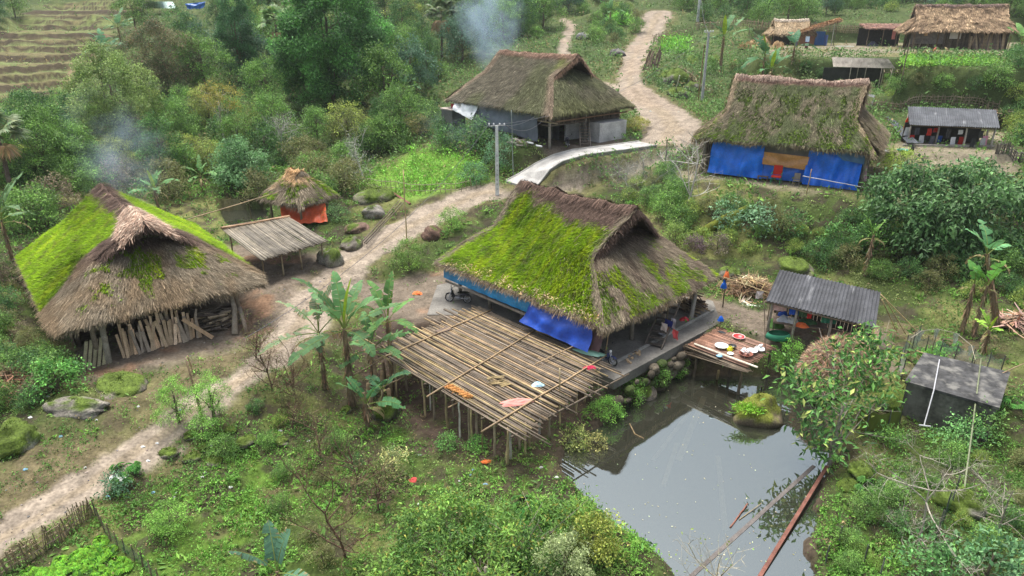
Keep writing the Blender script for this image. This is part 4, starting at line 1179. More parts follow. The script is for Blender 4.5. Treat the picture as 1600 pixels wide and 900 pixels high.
p = dk(1140, 549); t = thing('jug', 'bright yellow plastic jug on the small dock', 'jug', p)
mb = MB(); mb.lathe([(.001, 0), (.15, 0), (.17, .16), (.10, .27), (.09, .31), (.07, .31), (.08, .26)], n=18, col=(.72, .68, .03)); mb.build('body', M_PLASTIC, t, smooth=True)
mb = MB(); mb.tube([(.12, 0, .26), (.22, 0, .26), (.22, 0, .12), (.15, 0, .08)], .016, 6, (.7, .66, .03)); mb.build('handle', M_PLASTIC, t, smooth=True)
p = dk(1141, 554); basin('bowl', 'small white bowl in front of the yellow jug', 'bowl', p, .17, .08, (.8, .8, .78), (.75, .75, .72))
for i, (x, y) in enumerate([(1159, 550), (1163, 547), (1167, 552), (1170, 549), (1183, 544), (1189, 541)]):
    p = dk(x, y, .3); b = basin('bowl', 'white bowl stacked among the washing up on the dock', 'bowl', p, .12, .07, (.8, .8, .8), (.75, .75, .75)); b['group'] = 'white bowls on the dock'
    b.rotation_euler = (.4 * math.sin(i * 2), .5 * math.cos(i * 3), 0)
mb = MB(); a = at(1085, 537, .25); b = at(1184, 574, .28)
mb.tube([a, b], .06, 4, (.68, .62, .50)); tag(mb.build('plank', M_WOOD), 'long pale plank laid along the front edge of the small dock', 'plank')
crumple('plastic_bag', 'small light blue plastic bag at the front edge of the dock', 'bag', at(1124, 556, .18), .2, .12, .1, (.35, .62, .8), 14, 0, M_PLASTIC)
crumple('sandal', 'dark grey sandals left at the back corner of the dock', 'sandals', at(1127, 519, .16), .28, .1, .07, (.05, .055, .06), 15, -.6)
p = at(1124, 515, .05); t = thing('washing_post', 'short post with a blue cloth over it beside the dock', 'post', p)
mb = MB(); mb.tube([(0, 0, -.3), (0, 0, .75)], .03, 6, BAM_G); mb.build('stake', M_BAMBOO, t); mb = MB(); heap(mb, (0, 0, .6), .2, .16, .3, (.02, .12, .55), 7); mb.build('blue_cloth', M_CLOTH, t, smooth=True)
mb = MB(); mb.tube([at(1119, 600, WATER - .5), at(1123, 579, -.9)], .07, 7, BAM_Y * .9); tag(mb.build('stake', M_BAMBOO, smooth=True), 'leaning yellow stake standing in the water below the dock', 'stake')
mb = MB(); mb.tube([at(1190, 612, WATER - .6), at(1190, 604, -1.5)], .05, 6, DARKW); tag(mb.build('stake', M_WOOD, smooth=True), 'dark stub of a stake behind the pond boulder', 'stake')

# clothes and baskets under the central house
mb = MB(); culm(mb, (7.0, .7, .1), (7.0, .7, 1.9), .05, BAM_G); tag(mb.build('post', M_BAMBOO, loc=O1, rot=(0, 0, F1)), 'thin post beside the stair carrying the hanging clothes', 'post')
for i, (x, y, c, w, h, lb) in enumerate([(1038, 505, (.75, .62, .55), .22, .4, 'pale shirt hanging leftmost in the row beside the stair of the central house'), (1045, 500, (.04, .05, .22), .3, .35, 'navy cloth hanging beside the stair of the central house'),
                                  (1053, 498, (.80, .74, .74), .16, .5, 'white and pink cloth hanging rightmost beside the stair of the central house'), (1056, 516, (.75, .12, .12), .2, .42, 'red cloth hanging low beside the stair of the central house')]):
    p = at(x, y, 1.25 if i < 3 else .8); mb = MB(); cloth_grid(mb, (-w, 0, 0), (w, 0, 0), (w * 1.1, 0, -h * 1.3), (-w, .05, -h * 1.3), c, 3, .06, 12, 10, i + 2)
    tag(mb.build('hanging_cloth', M_CLOTH, loc=p, rot=(0, 0, -.9), smooth=True), lb, 'clothes')
p = at(1040, 516, .08); mb = MB(); mb.lathe([(.001, .0), (.18, 0), (.26, .22), (.24, .4), (.16, .5), (.14, .5)], n=16, col=(.33, .12, .08)); tag(mb.build('jar', M_STONE, loc=p, smooth=True), 'brown clay jar standing under the clothes beside the stair', 'jar')
p = at(1036, 524, .08); basin('basin', 'grey basin in front of the brown clay jar', 'basin', p, .26, .13, (.35, .36, .38), (.3, .3, .32))
p = at(1069, 500, .08); crumple('plastic_bag', 'bright red bag lying under the eave beside the firewood', 'bag', p, .3, .2, .2, (.6, .03, .04), 21, 0, M_PLASTIC)
def woodpile(name, label, H, u0, v0, du, dv, h, n, ln, seed, along='v', cols=((.20, .15, .10), (.32, .24, .15), (.12, .09, .07)), r=(.035, .07)):
    rg = np.random.default_rng(seed); mb = MB()
    for i in range(n):
        u = u0 + rg.uniform(-.5, .5) * du; v = v0 + rg.uniform(-.5, .5) * dv; z = rg.random() ** 1.5 * h + .04
        a = (rg.normal() * .3 if along == 'u' else PI / 2 + rg.normal() * .3); l = ln * rg.uniform(.6, 1.1) / 2; ti = rg.normal() * .12
        c = np.array(cols[rg.integers(len(cols))]) * rg.uniform(.8, 1.2)
        mb.tube([(u - math.cos(a) * l, v - math.sin(a) * l, z - ti * l + .06), (u + math.cos(a) * l, v + math.sin(a) * l, z + ti * l + .06)], rg.uniform(*r), 5, c)
    return tag(mb.build(name, M_WOOD, loc=(*H['c'], H['e']), rot=(0, 0, H['r'])), label, 'firewood')
woodpile('firewood_pile', 'pile of split firewood under the right corner of the central house', H1, 6.2, 5.0, 1.2, 1.8, .8, 70, 1.0, 5, 'u')
mb = MB(); mb.tube([(7.1, 3.2, 0), (6.6, 4.3, 1.1), (6.2, 4.9, 2.4)], [.16, .13, .1], 8, (.30, .28, .24)); tag(mb.build('post', M_WOOD, loc=O1, rot=(0, 0, F1), smooth=True), 'crooked grey trunk propping the right eave in front of the firewood', 'post')
mb = MB(); rg = np.random.default_rng(4)
for i in range(14): mb.box((7.5 + rg.normal() * .2, -3.0 + rg.normal() * .55, .12), (.14, .1, .1), rg.random() * 3, (.5, .36, .22))
tag(mb.build('wood_chips', M_WOOD, loc=O1, rot=(0, 0, F1)), 'scatter of chopped wood blocks at the foot of the stair', 'wood', kind='stuff')

# washing poles right of the house
p = at(1129, 480, 0); t = thing('washing_pole', 'upright bamboo pole at the right eave carrying orange and blue rags', 'pole', p)
mb = MB(); culm(mb, (0, 0, -.3), (0, .0, 2.7), .045, BAM_G); mb.build('pole', M_BAMBOO, t)
mb = MB(); heap(mb, (0, 0, 2.1), .2, .16, .4, (.72, .16, .05), 3, rough=.5); mb.build('orange_rag', M_CLOTH, t, smooth=True)
mb = MB(); heap(mb, (-.1, 0, 1.35), .2, .14, .5, (.02, .13, .55), 5, rough=.5); mb.build('blue_rag', M_CLOTH, t, smooth=True)
loose_pole('bamboo washing line sloping from the rag pole to the corrugated shed', 1131, 433, 2.4, 1205, 459, 2.0, .025, BAM_Y)
cloth_thing('hanging_cloth', 'small white cloth on the sloping bamboo line left of the corrugated shed', 'cloth', [(-.22, 0, 0), (.22, 0, 0), (.2, .02, -.5), (-.22, .02, -.5)], (.75, .68, .64), loc0=at(1188, 455, 2.05))
loose_pole('thin upright bamboo pole beside the right end of the small dock', 1196, 556, 0, 1194, 470, 2.9, .025, BAM_G)
loose_pole('leaning bamboo pole at the left corner of the corrugated shed', 1199, 500, 0, 1206, 462, 1.9, .03, BAM_G)

# ------------------------------------------------------------------ sheds with corrugated sheets
def corr_sheet(mb, A, B, C, D, n=24, amp=.035, th=.02, col=(.06, .062, .068), seed=0, lap=True):
    """A-B upper edge, D-C lower edge; ridges run from the upper to the lower edge"""
    A, B, C, D = [np.array(q, float) for q in (A, B, C, D)]
    nu = n * 6 + 1; u = np.linspace(0, 1, nu)[:, None, None]; v = np.linspace(0, 1, 9)[None, :, None]
    G = (A * (1 - u) + B * u) * (1 - v) + (D * (1 - u) + C * u) * v
    nm = np.cross(B - A, D - A); nm = nm / np.linalg.norm(nm); nm = nm if nm[2] > 0 else -nm
    uu, vv = np.meshgrid(np.linspace(0, 1, nu), np.linspace(0, 1, 9), indexing='ij')
    w = amp * np.cos(uu * n * 2 * PI) + (fbm(uu * 5, vv * 3, seed) - .5) * .06 + .025 * np.floor(uu * 4.0) % 2 * .5
    if lap: w = w - .03 * (vv > .5)
    G = G + w[..., None] * nm
    cc = np.array(col) * (.75 + .5 * fbm(uu * 9 + seed, vv * 1.5, seed + 1)[..., None]) * (1 + .25 * (_hash(np.floor(uu * n / 3), np.floor(vv * 2), seed)[..., None] - .5))
    cc = cc + .10 * sstep(.70, .8, fbm(uu * 16, vv * 2.5, seed + 9))[..., None]
    fl = np.dot(np.cross(B - A, D - A), nm) < 0
    mb.grid(G, cc, flip=bool(fl)); mb.grid(G - nm * th, cc * .8, flip=not fl)
    for e in (G[0], G[-1]): mb.grid(np.stack([e, e - nm * th], 1), cc[0, 0])
    mb.grid(np.stack([G[:, -1], G[:, -1] - nm * th], 1), cc[0, 0])

def world_part(mb, name, m, root, smooth=False):
    """build world-coordinate geometry as a part of root"""
    M = (Matrix.Translation(root.location) @ Matrix.Rotation(root.rotation_euler.z, 4, 'Z')).inverted()
    return mb.xform(M).build(name, m, root, smooth=smooth)

def pole_to(mb, top, gx=None, r=.07, col=(.24, .21, .17), lean=(0, 0)):
    x, y = top[0] + lean[0], top[1] + lean[1]
    culm(mb, (x, y, gz(x, y) - .2), top, r, col, n=4)

s1 = thing('shed', 'open kitchen shed with a black corrugated roof right of the small dock', 'shed', at(1285, 500, 0), -.35)
A, B, C, D = at(1219, 421, 3.0), at(1376, 457, 3.0), at(1368, 512, 2.1), at(1197, 469, 2.1)
mb = MB(); corr_sheet(mb, A, B, C, D, 30, .035, seed=3); world_part(mb, 'roof', M_SHEET, s1, True)
for q, ln in ((D, .12), (C, .12), (A, .1), (B, .1)):
    q = np.array(q); ctr = (np.array(A) + np.array(B) + np.array(C) + np.array(D)) / 4; top = q + (ctr - q) * ln; top[2] -= .1
    mb = MB(); pole_to(mb, top, r=.09); world_part(mb, 'post', M_WOOD, s1, True)
for f in (.30, .62):
    top = np.array(D) * (1 - f) + np.array(C) * f; top = top + (np.array(A) - np.array(D)) * .08; top[2] -= .12
    mb = MB(); pole_to(mb, top, r=.085, col=(.30, .27, .22)); world_part(mb, 'post', M_WOOD, s1, True)
mb = MB(); culm(mb, np.array(D) + (0, .1, -.12), np.array(C) + (0, .1, -.12), .06, DARKW * 1.6); culm(mb, np.array(A) + (0, 0, -.12), np.array(B) + (0, 0, -.12), .06, DARKW * 1.6); world_part(mb, 'beam', M_WOOD, s1, True)
mb = MB(); pa, pb = np.array(A), np.array(B)
for i in range(26):
    f = (i + .5) / 26; q = pa * (1 - f) + pb * f; mb.box((q[0], q[1], 1.35), (.2, .04, 2.6), -.35, np.array((.07, .06, .05)) * rg.uniform(.7, 1.3))
world_part(mb, 'wall', M_WOOD, s1)
def mid(f, g):
    q = (np.array(D) * (1 - f) + np.array(C) * f) * (1 - g) + (np.array(A) * (1 - f) + np.array(B) * f) * g; return q
def table(name, label, c, rz, w, d, h, col=(.16, .12, .09)):
    t = thing(name, label, 'table', c, rz); mb = MB(); mb.box((0, 0, h), (w, d, .06), 0, col); mb.build('tabletop', M_WOOD, t)
    for sx in (-1, 1):
        for sy in (-1, 1):
            mb = MB(); mb.box((sx * (w / 2 - .06), sy * (d / 2 - .06), h / 2), (.07, .07, h - .03), 0, col); mb.build('leg', M_WOOD, t)
    return t
q = mid(.33, .35); table('bench_table', 'rough wooden table heaped with clothes inside the corrugated kitchen shed', (q[0], q[1], 0), -.35, 3.0, 1.1, .75)
for i, (f, g, rx, h, c, lb) in enumerate([(.18, .22, .45, .3, (.40, .42, .44), 'grey cloth heap at the left of the table in the kitchen shed'), (.27, .25, .4, .28, (.50, .50, .47), 'pale cloth heap in the middle of the table in the kitchen shed'),
                                    (.36, .18, .4, .22, (.70, .16, .05), 'orange cloth heap on the table in the kitchen shed'), (.40, .4, .5, .3, (.05, .12, .05), 'dark green leaf heap on the table in the kitchen shed'),
                                    (.15, .45, .3, .3, (.03, .09, .38), 'blue cloth heap behind the grey one in the kitchen shed'), (.70, .3, .4, .3, (.05, .08, .14), 'dark blue cloth heap at the right of the kitchen shed')]):
    q = mid(f, g); crumple('cloth_heap', lb, 'clothes', (q[0], q[1], .78 if i < 5 else .0), rx, rx * .6, h, c, 40 + i, -.3, rough=.6)
for i, (f, c, w, lb) in enumerate([(.13, (.62, .42, .40), .4, 'pink towel hanging at the left inside the kitchen shed'), (.29, (.03, .10, .50), .35, 'blue cloth hanging inside the kitchen shed'), (.37, (.05, .10, .05), .3, 'dark green cloth hanging inside the kitchen shed'), (.60, (.03, .16, .10), .4, 'green sack hanging right of the shed post'), (.42, (.55, .05, .05), .12, 'narrow red rag hanging in the kitchen shed')]):
    q = mid(f, .12); cloth_thing('hanging_cloth', lb, 'cloth', [(-w, 0, 0), (w, 0, 0), (w, .03, -.5), (-w, .03, -.55)], c, loc0=(q[0], q[1], 2.0), rz=-.4, folds=3, amp=.05, nu=14, nv=10, seed=i + 1)
q = at(1215, 530, .0); mb = MB(); mb.lathe([(.5, .02), (.62, .10), (.58, .3), (.5, .42)], n=22, col=(.04, .20, .12), sq=(1.2, .8)); mb.lathe([(.5, .41), (.56, .29), (.55, .1), (.001, .04)], n=22, col=(.03, .12, .07), sq=(1.2, .8))
tag(mb.build('net_basket', M_CLOTH, loc=q, smooth=True), 'dark green net basket on the ground in front of the shed left post', 'basket')
q = at(1212, 510, .0); crumple('cut_greens', 'heap of cut green leaves beside the left post of the kitchen shed', 'leaves', q, .5, .4, .5, (.06, .14, .03), 61, 0, M_LEAFY, .6)
for i, (x0, y0, x1, y1) in enumerate([(1378, 468, 1402, 520), (1383, 466, 1415, 522), (1374, 458, 1440, 525)]):
    loose_pole(['short', 'middle', 'longest'][i] + ' of the three pale bamboo poles leaning from the right end of the kitchen shed', x0, y0, 2.2, x1, y1, .05, .035, BAM_Y * 1.1)

s2 = thing('shed', 'long open shed with dark corrugated roof right of the blue tarpaulin house', 'shed', at(1490, 232, 6), -.1)
A, B, C, D = at(1418, 166, 8.9), at(1556, 172, 8.9), at(1562, 200, 8.0), at(1421, 194, 8.0)
mb = MB(); corr_sheet(mb, A, B, C, D, 40, .035, seed=6, col=(.075, .08, .088)); world_part(mb, 'roof', M_SHEET, s2, True)
for f in (.03, .35, .66, .97):
    for g in (.1, .95):
        top = (np.array(D) * (1 - f) + np.array(C) * f) * (1 - g) + (np.array(A) * (1 - f) + np.array(B) * f) * g; top[2] -= .12
        mb = MB(); pole_to(mb, top, r=.09, col=(.33, .30, .26)); world_part(mb, 'post', M_WOOD, s2, True)
mb = MB(); culm(mb, np.array(D) + (.3, .4, -.15), np.array(C) + (-.2, .4, -.15), .06, DARKW * 2); world_part(mb, 'beam', M_WOOD, s2, True)
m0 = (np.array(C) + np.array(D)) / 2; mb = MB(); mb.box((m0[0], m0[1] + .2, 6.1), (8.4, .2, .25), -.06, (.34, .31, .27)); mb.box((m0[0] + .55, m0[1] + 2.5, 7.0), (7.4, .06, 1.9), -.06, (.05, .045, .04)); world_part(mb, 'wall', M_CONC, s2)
for i in range(16):
    f = .05 + i * .058; q = np.array(D) * (1 - f) + np.array(C) * f; rgx = np.random.default_rng(i + 50)
    c = [(.03, .08, .3), (.5, .5, .5), (.45, .04, .03), (.05, .05, .05), (.3, .25, .2), (.6, .6, .62), (.1, .1, .12)][rgx.integers(7)]
    nmn = ['blue', 'pale grey', 'red', 'black', 'tan', 'white', 'charcoal']
    h = rgx.uniform(.4, .9); z = 6.9 if i % 2 else 7.6
    cloth_thing('hanging_cloth', 'household cloth hanging or heaped under the long shed right of the blue tarpaulins', 'clothes', [(-.22, 0, 0), (.22, 0, 0), (.24, .02, -h), (-.24, .02, -h)], c, group='clothes under the long dark shed', loc0=(q[0], q[1] + rgx.uniform(.5, 1.2), z), folds=2, amp=.05, nu=8, nv=6, seed=i)
p = at(1415, 200, 7.0); crumple('cloth', 'red cloth hanging at the left end of the long dark shed', 'cloth', p, .25, .2, .9, (.6, .04, .02), 71)
p = at(1538, 222, 6.5); cloth_thing('hanging_cloth', 'pink and white cloth on the right post of the long dark shed', 'cloth', [(-.3, 0, .6), (.25, 0, .6), (.3, .0, -.5), (-.2, .0, -.6)], (.75, .35, .45), loc0=p)

def sheet_roof(name, label, corners, n, col, posts_at, cat='lean-to', base=None, m=M_SHEET, amp=.03, pr=.05):
    A, B, C, D = [at(*c) for c in corners]
    g0 = ground_at(*base) if base else (A[0], A[1], gz(A[0], A[1]))
    t = thing(name, label, cat, g0)
    mb = MB(); corr_sheet(mb, A, B, C, D, n, amp, seed=n, col=col); world_part(mb, 'roof', m, t, True)
    for f, g in posts_at:
        top = (np.array(D) * (1 - f) + np.array(C) * f) * (1 - g) + (np.array(A) * (1 - f) + np.array(B) * f) * g; top[2] -= .06
        mb = MB(); pole_to(mb, top, r=pr, col=(.30, .27, .21)); world_part(mb, 'post', M_WOOD, t, True)
    return t
sheet_roof('lean_to', 'narrow lean-to of dark corrugated sheet against the right eave of the tarpaulin house', [(1378, 176, 7.2), (1400, 190, 7.0), (1436, 224, 6.6), (1416, 222, 6.4)], 8, (.09, .10, .115), [(.1, .05), (.9, .1), (.95, .9)], base=(1415, 245))
sheet_roof('sheet_stack', 'small leaning piece of corrugated sheet behind the ridge end of the tarpaulin house', [(1347, 144, 8.9), (1368, 149, 8.9), (1363, 166, 7.9), (1345, 162, 7.9)], 6, (.12, .125, .13), [(.1, .5), (.9, .5)], cat='sheet')
sh = sheet_roof('shelter', 'open shelter with flat pale grey bark roof above the tarpaulin house', [(1300, 89, 12.7), (1388, 92, 12.6), (1399, 107, 11.5), (1302, 104, 11.6)], 60, (.36, .32, .27), [(.05, .1), (.3, .1), (.55, .1), (.8, .1), (.97, .1), (.1, .95), (.5, .95), (.95, .95)], cat='shelter', base=(1345, 148), m=M_WOOD, amp=.012)
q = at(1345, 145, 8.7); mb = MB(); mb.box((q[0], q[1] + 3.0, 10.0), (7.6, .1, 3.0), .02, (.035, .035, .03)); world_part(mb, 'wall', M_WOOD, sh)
sheet_roof('shelter', 'pale green metal roofed shelter on posts at the top left above the terraces', [(225, 2, 20.2), (270, 3, 20.2), (276, 13, 18.8), (221, 13, 18.8)], 20, (.42, .55, .50), [(.05, .1), (.5, .1), (.95, .1), (.05, .9), (.95, .9)], cat='shelter', base=(248, 28))
p = atz(306, 14, 150); cloth_thing('tarpaulin', 'bright blue tarpaulin beside the pale green roofed shelter at the top', 'tarpaulin', [(-2.2, 0, 1.0), (2.4, 0, 1.5), (1.8, -.5, .2), (-1.6, -.5, -.1)], (.02, .12, .42), m=M_TARP, loc0=p, amp=.3)

# ------------------------------------------------------------------ bamboo lean-to beside the left house
A, B, C, D = at(347, 359, 3.1), at(452, 340, 3.1), at(511, 376, 2.55), at(408, 406, 2.35)
bl = thing('lean_to', 'lean-to roofed with grey split bamboo between the left house and the road', 'lean-to', at(440, 420, .5))
mb = MB(); rg = np.random.default_rng(91); Aa, Bb, Cc, Dd = [np.array(q) for q in (A, B, C, D)]
nn = 62
for i in range(nn):
    f = (i + .5) / nn; a = Aa * (1 - f) + Bb * f; b = Dd * (1 - f) + Cc * f; e = (b - a) * rg.uniform(-.01, .05)
    culm(mb, a + (0, 0, rg.normal() * .02), b + e + (0, 0, rg.normal() * .02), .062, np.array((.185, .16, .12)) * rg.uniform(.6, 1.35), rg, sag=rg.uniform(0, .08), n=5, sides=5)
world_part(mb, 'roof', M_BAMBOO, bl, True)
mb = MB()
for i in range(5): culm(mb, Aa + (0, 0, .1 + .03 * i) + rg.normal(size=3) * .08, Bb + (0, 0, .1) + rg.normal(size=3) * .08, .045, np.array((.42, .27, .16)), rg)
world_part(mb, 'ridge_pole', M_BAMBOO, bl, True)
for f, g in ((.06, .1), (.33, .08), (.62, .1), (.95, .08), (.05, .9), (.5, .9), (.95, .9)):
    top = (Dd * (1 - f) + Cc * f) * (1 - g) + (Aa * (1 - f) + Bb * f) * g; top[2] -= .12
    mb = MB(); pole_to(mb, top, r=.065, col=(.30, .24, .15)); world_part(mb, 'post', M_BAMBOO, bl, True)
mb = MB(); culm(mb, Dd + (0, .2, -.1), Cc + (0, .2, -.1), .055, DARKW * 2, rg); world_part(mb, 'beam', M_BAMBOO, bl, True)

# ------------------------------------------------------------------ little pointed hut with orange sheet
def col_hut(kind, side, a, t, u, v, rng, fringe=False):
    n = len(u); nz = fbm(u * 1.5, v * 1.5, 85); c = mix(np.array((.50, .33, .17))[None], STRAW_GREY[None], sstep(.25, .55, t + (nz - .5) * .5)) * np.ones((n, 1))
    m = sstep(.5, .62, nz + .15 * t) * sstep(.3, .5, t) * .8
    if fringe: return c, m * 0
    pick = rng.random(n) < m
    return np.where(pick[:, None], MOSS[None] * .8, c), pick.astype(float)
p = at(470, 338, 1.5)
hut = thing('thatched_hut', 'little pointed thatched hut above an orange sheet beside the small pond', 'hut', (p[0], p[1], 1.5), -.5)
g7 = dict(L=2.5, W=2.3, R=.5, he=1.9, hr=4.1, tm=.22, seed=505, hood=.25, flare=.9, inset=.3, hoodcol=STRAW_GREY, ridgecol=np.array((.50, .33, .17)))
build_roof(g7, hut, col_hut, dens=260, back=.9, ln=(.3, .7), wd=(.016, .03), fringe=.8)
posts(hut, [(u, v) for u in (-1.7, 1.7) for v in (-1.6, 1.6)], 2.2, .09, (.20, .16, .12))
mb = MB(); mb.tube([(-1.9, -1.6, 1.35), (1.9, -1.6, 1.35)], .05, 6, DARKW); mb.tube([(0, -.2, 0), (0, -.2, 3.0)], .09, 6, (.2, .15, .11)); mb.build('frame', M_WOOD, hut)
mb = MB(); cloth_grid(mb, atz(437, 320, 57.5), atz(508, 317, 58), atz(512, 346, 57.2), atz(443, 352, 56.8), (.66, .12, .045), 4, .16, 30, 14, 4, sag=.12)
tag(mb.build('tarpaulin', M_TARP, smooth=True), 'orange red sheet hung in front of the little pointed hut', 'tarpaulin')

# ------------------------------------------------------------------ firewood planks under the left house
rg = np.random.default_rng(19)
k = 0
for i, v in enumerate(np.concatenate([np.linspace(-2.75, 1.35, 27), np.linspace(-2.6, 1.0, 13)])):
    back = i >= 27; ln = rg.uniform(1.15, 1.75) if not back else rg.uniform(1.5, 2.0); tilt = rg.uniform(.30, .5) if not back else .25
    c = np.array([(.42, .29, .18), (.34, .245, .16), (.22, .18, .14), (.48, .36, .25), (.27, .20, .13)][rg.integers(5)]) * rg.uniform(1.35, 1.9)
    w, th = rg.uniform(.11, .19), rg.uniform(.04, .09)
    mb = MB(); mb.box((0, 0, ln / 2), (th, w, ln), 0, c, jit=.008)
    u = 7.75 + rg.normal() * .09 if not back else 7.35; p = wloc(H2, u, v)
    o = mb.build('plank', M_WOOD, loc=(p[0], p[1], .03))
    o.rotation_euler = Matrix.Rotation(H2['r'], 3, 'Z').to_4x4().to_3x3().to_euler()
    o.rotation_euler = (Matrix.Rotation(H2['r'] + rg.normal() * .15, 3, 'Z') @ Matrix.Rotation(-tilt, 3, 'Y') @ Matrix.Rotation(rg.normal() * .12, 3, 'X')).to_euler()
    tag(o, 'rough sawn plank in the leaning row under the left house eave', 'plank', 'firewood planks leaning under the left house')
p = wloc(H2, 8.3, 1.9); mb = MB(); mb.box((0, 0, 1.0), (.07, .22, 2.0), 0, (.46, .32, .20)); o = mb.build('plank', M_WOOD, loc=(p[0], p[1], .03)); o.rotation_euler = (Matrix.Rotation(H2['r'], 3, 'Z') @ Matrix.Rotation(.75, 3, 'X') @ Matrix.Rotation(-.3, 3, 'Y')).to_euler()
tag(o, 'longest orange brown plank, slanting at the right end of the plank row', 'plank')
for i in range(5):
    p = wloc(H2, 7.9, -4.75 + i * .24); mb = MB(); mb.box((0, 0, .75), (.08, .16, 1.6), 0, np.array((.34, .31, .19)) * rg.uniform(.85, 1.2)); o = mb.build('plank', M_WOOD, loc=(p[0], p[1], .03))
    o.rotation_euler = (Matrix.Rotation(H2['r'] - .25, 3, 'Z') @ Matrix.Rotation(-.55, 3, 'Y') @ Matrix.Rotation(-.2, 3, 'X')).to_euler()
    tag(o, 'greenish squared slab leaning at the front left corner post of the left house', 'plank', 'slabs leaning at the corner post')
woodpile('firewood_pile', 'tangled pile of branches and stumps at the right end under the left house', H2, 7.0, 2.9, 1.3, 1.8, 1.1, 80, 1.3, 6, 'v', ((.16, .13, .10), (.30, .24, .17), (.09, .07, .06)), (.03, .09))
woodpile('firewood_pile', 'dark stack of wood deep behind the planks of the left house', H2, 6.2, -.6, .8, 4.2, 1.5, 120, 1.2, 8, 'u', ((.10, .08, .06), (.14, .11, .08)), (.04, .08))
mb = MB(); mb.tube([(8.6, 3.1, .0), (7.6, 3.6, 1.2), (7.2, 3.6, 2.5)], [.2, .15, .12], 8, (.34, .29, .23)); mb.tube([(8.9, 3.7, .0), (8.0, 3.8, 1.4)], [.13, .1], 7, (.28, .23, .18)); tag(mb.build('post', M_WOOD, loc=(*H2['c'], 0), rot=(0, 0, H2['r']), smooth=True), 'forked grey trunk propping the right corner of the left house', 'post')
mb = MB(); mb.tube([(7.9, -3.55, -.1), (7.2, -3.4, 1.3), (6.9, -3.3, 2.6)], [.19, .16, .14], 8, (.33, .30, .24)); tag(mb.build('post', M_WOOD, loc=(*H2['c'], 0), rot=(0, 0, H2['r']), smooth=True), 'thick pale trunk propping the front left corner of the left house', 'post')

# ------------------------------------------------------------------ smoking house surroundings
p = wloc(H3, -7.6, -5.6)
tk = thing('water_tank', 'dark square concrete water tank left of the smoking house', 'tank', p, H3['r'])
mb = MB(); mb.box((0, 0, .7), (2.0, 1.8, 3.0), 0, (.13, .125, .11)); mb.box((0, 0, 2.26), (2.3, 2.0, .12), 0, (.42, .36, .31)); mb.build('body', M_CONC, tk)
q = wloc(H3, -7.9, -5.4, 2.33); mb = MB(); mb.lathe([(.001, 0), (.2, 0), (.23, .42), (.2, .42), (.18, .05), (.001, .05)], n=16, col=(.62, .04, .06)); tag(mb.build('bucket', M_PLASTIC, loc=q, smooth=True), 'small red bucket on top of the square concrete tank', 'bucket')
q = wloc(H3, -8.9, -3.8, 0); mb = MB(); mb.lathe([(.001, 3.1), (.55, 3.05), (.55, 0.2), (.5, 0)], n=20, col=(.42, .42, .40)); mb.lathe([(.62, 3.1), (.62, 3.2), (.001, 3.2)], n=20, col=(.6, .6, .58)); tag(mb.build('water_barrel', M_CONC, loc=q, smooth=True), 'tall grey barrel behind the square concrete tank', 'barrel')
mb = MB(); cloth_grid(mb, (-6.7, -5.9, 3.3), (-2.7, -5.85, 3.1), (-2.8, -6.5, 1.55), (-6.3, -6.6, 2.35), (.62, .64, .66), 3, .1, 30, 16, 3)
tag(mb.build('tarpaulin', M_TARP, loc=(*H3['c'], H3['e']), rot=(0, 0, H3['r']), smooth=True), 'white ribbed sheet hanging from the left eave of the smoking house', 'tarpaulin')
mb = MB(); cloth_grid(mb, (-2.8, -5.6, 3.3), (6.4, -5.6, 3.0), (6.4, -5.75, .5), (-2.8, -5.75, 1.2), (.12, .135, .16), 7, .10, 50, 20, 6)
tag(mb.build('net_curtain', M_CLOTH, loc=(*H3['c'], H3['e']), rot=(0, 0, H3['r']), smooth=True), 'blue grey net curtain along the front of the smoking house', 'curtain')
for i, (u, w, c) in enumerate([(-1.0, 2.2, (.22, .19, .15)), (2.2, 2.0, (.15, .14, .12)), (4.6, 1.4, (.3, .28, .25))]):
    p = wloc(H3, u, -5.2); mb = MB(); mb.box((0, 0, .35), (w, .3, .7), 0, c, jit=.03)
    tag(mb.build('crate', M_WOOD, loc=p, rot=(0, 0, H3['r'])), ['brown', 'dark', 'pale'][i] + ' low crate behind the net curtain of the smoking house', 'crate')
for i, (x, y, e, w) in enumerate([(828, 228, 6.2, .9), (842, 233, 6.2, .8)]):
    mb = MB(); p = at(x, y, 6.0); mb.box((0, 0, .3), (w, .14, .12), 0, (.7, .72, .72)); tag(mb.build('pipe', M_CONC, loc=p, rot=(0, 0, H3['r'])), ['left', 'right'][i] + ' one of two white pipe lengths before the smoking house', 'pipe')
woodpile('log_pile', 'heap of logs and rubble at the front right corner of the smoking house', H3, 4.6, -6.6, 2.2, .8, .5, 40, 1.0, 16, 'u', ((.35, .32, .28), (.2, .17, .14)), (.04, .1))
crumple('sack', 'white sack lying beside the masonry block of the smoking house', 'sack', at(927, 217, 5.95), .7, .4, .3, (.6, .6, .6), 81)
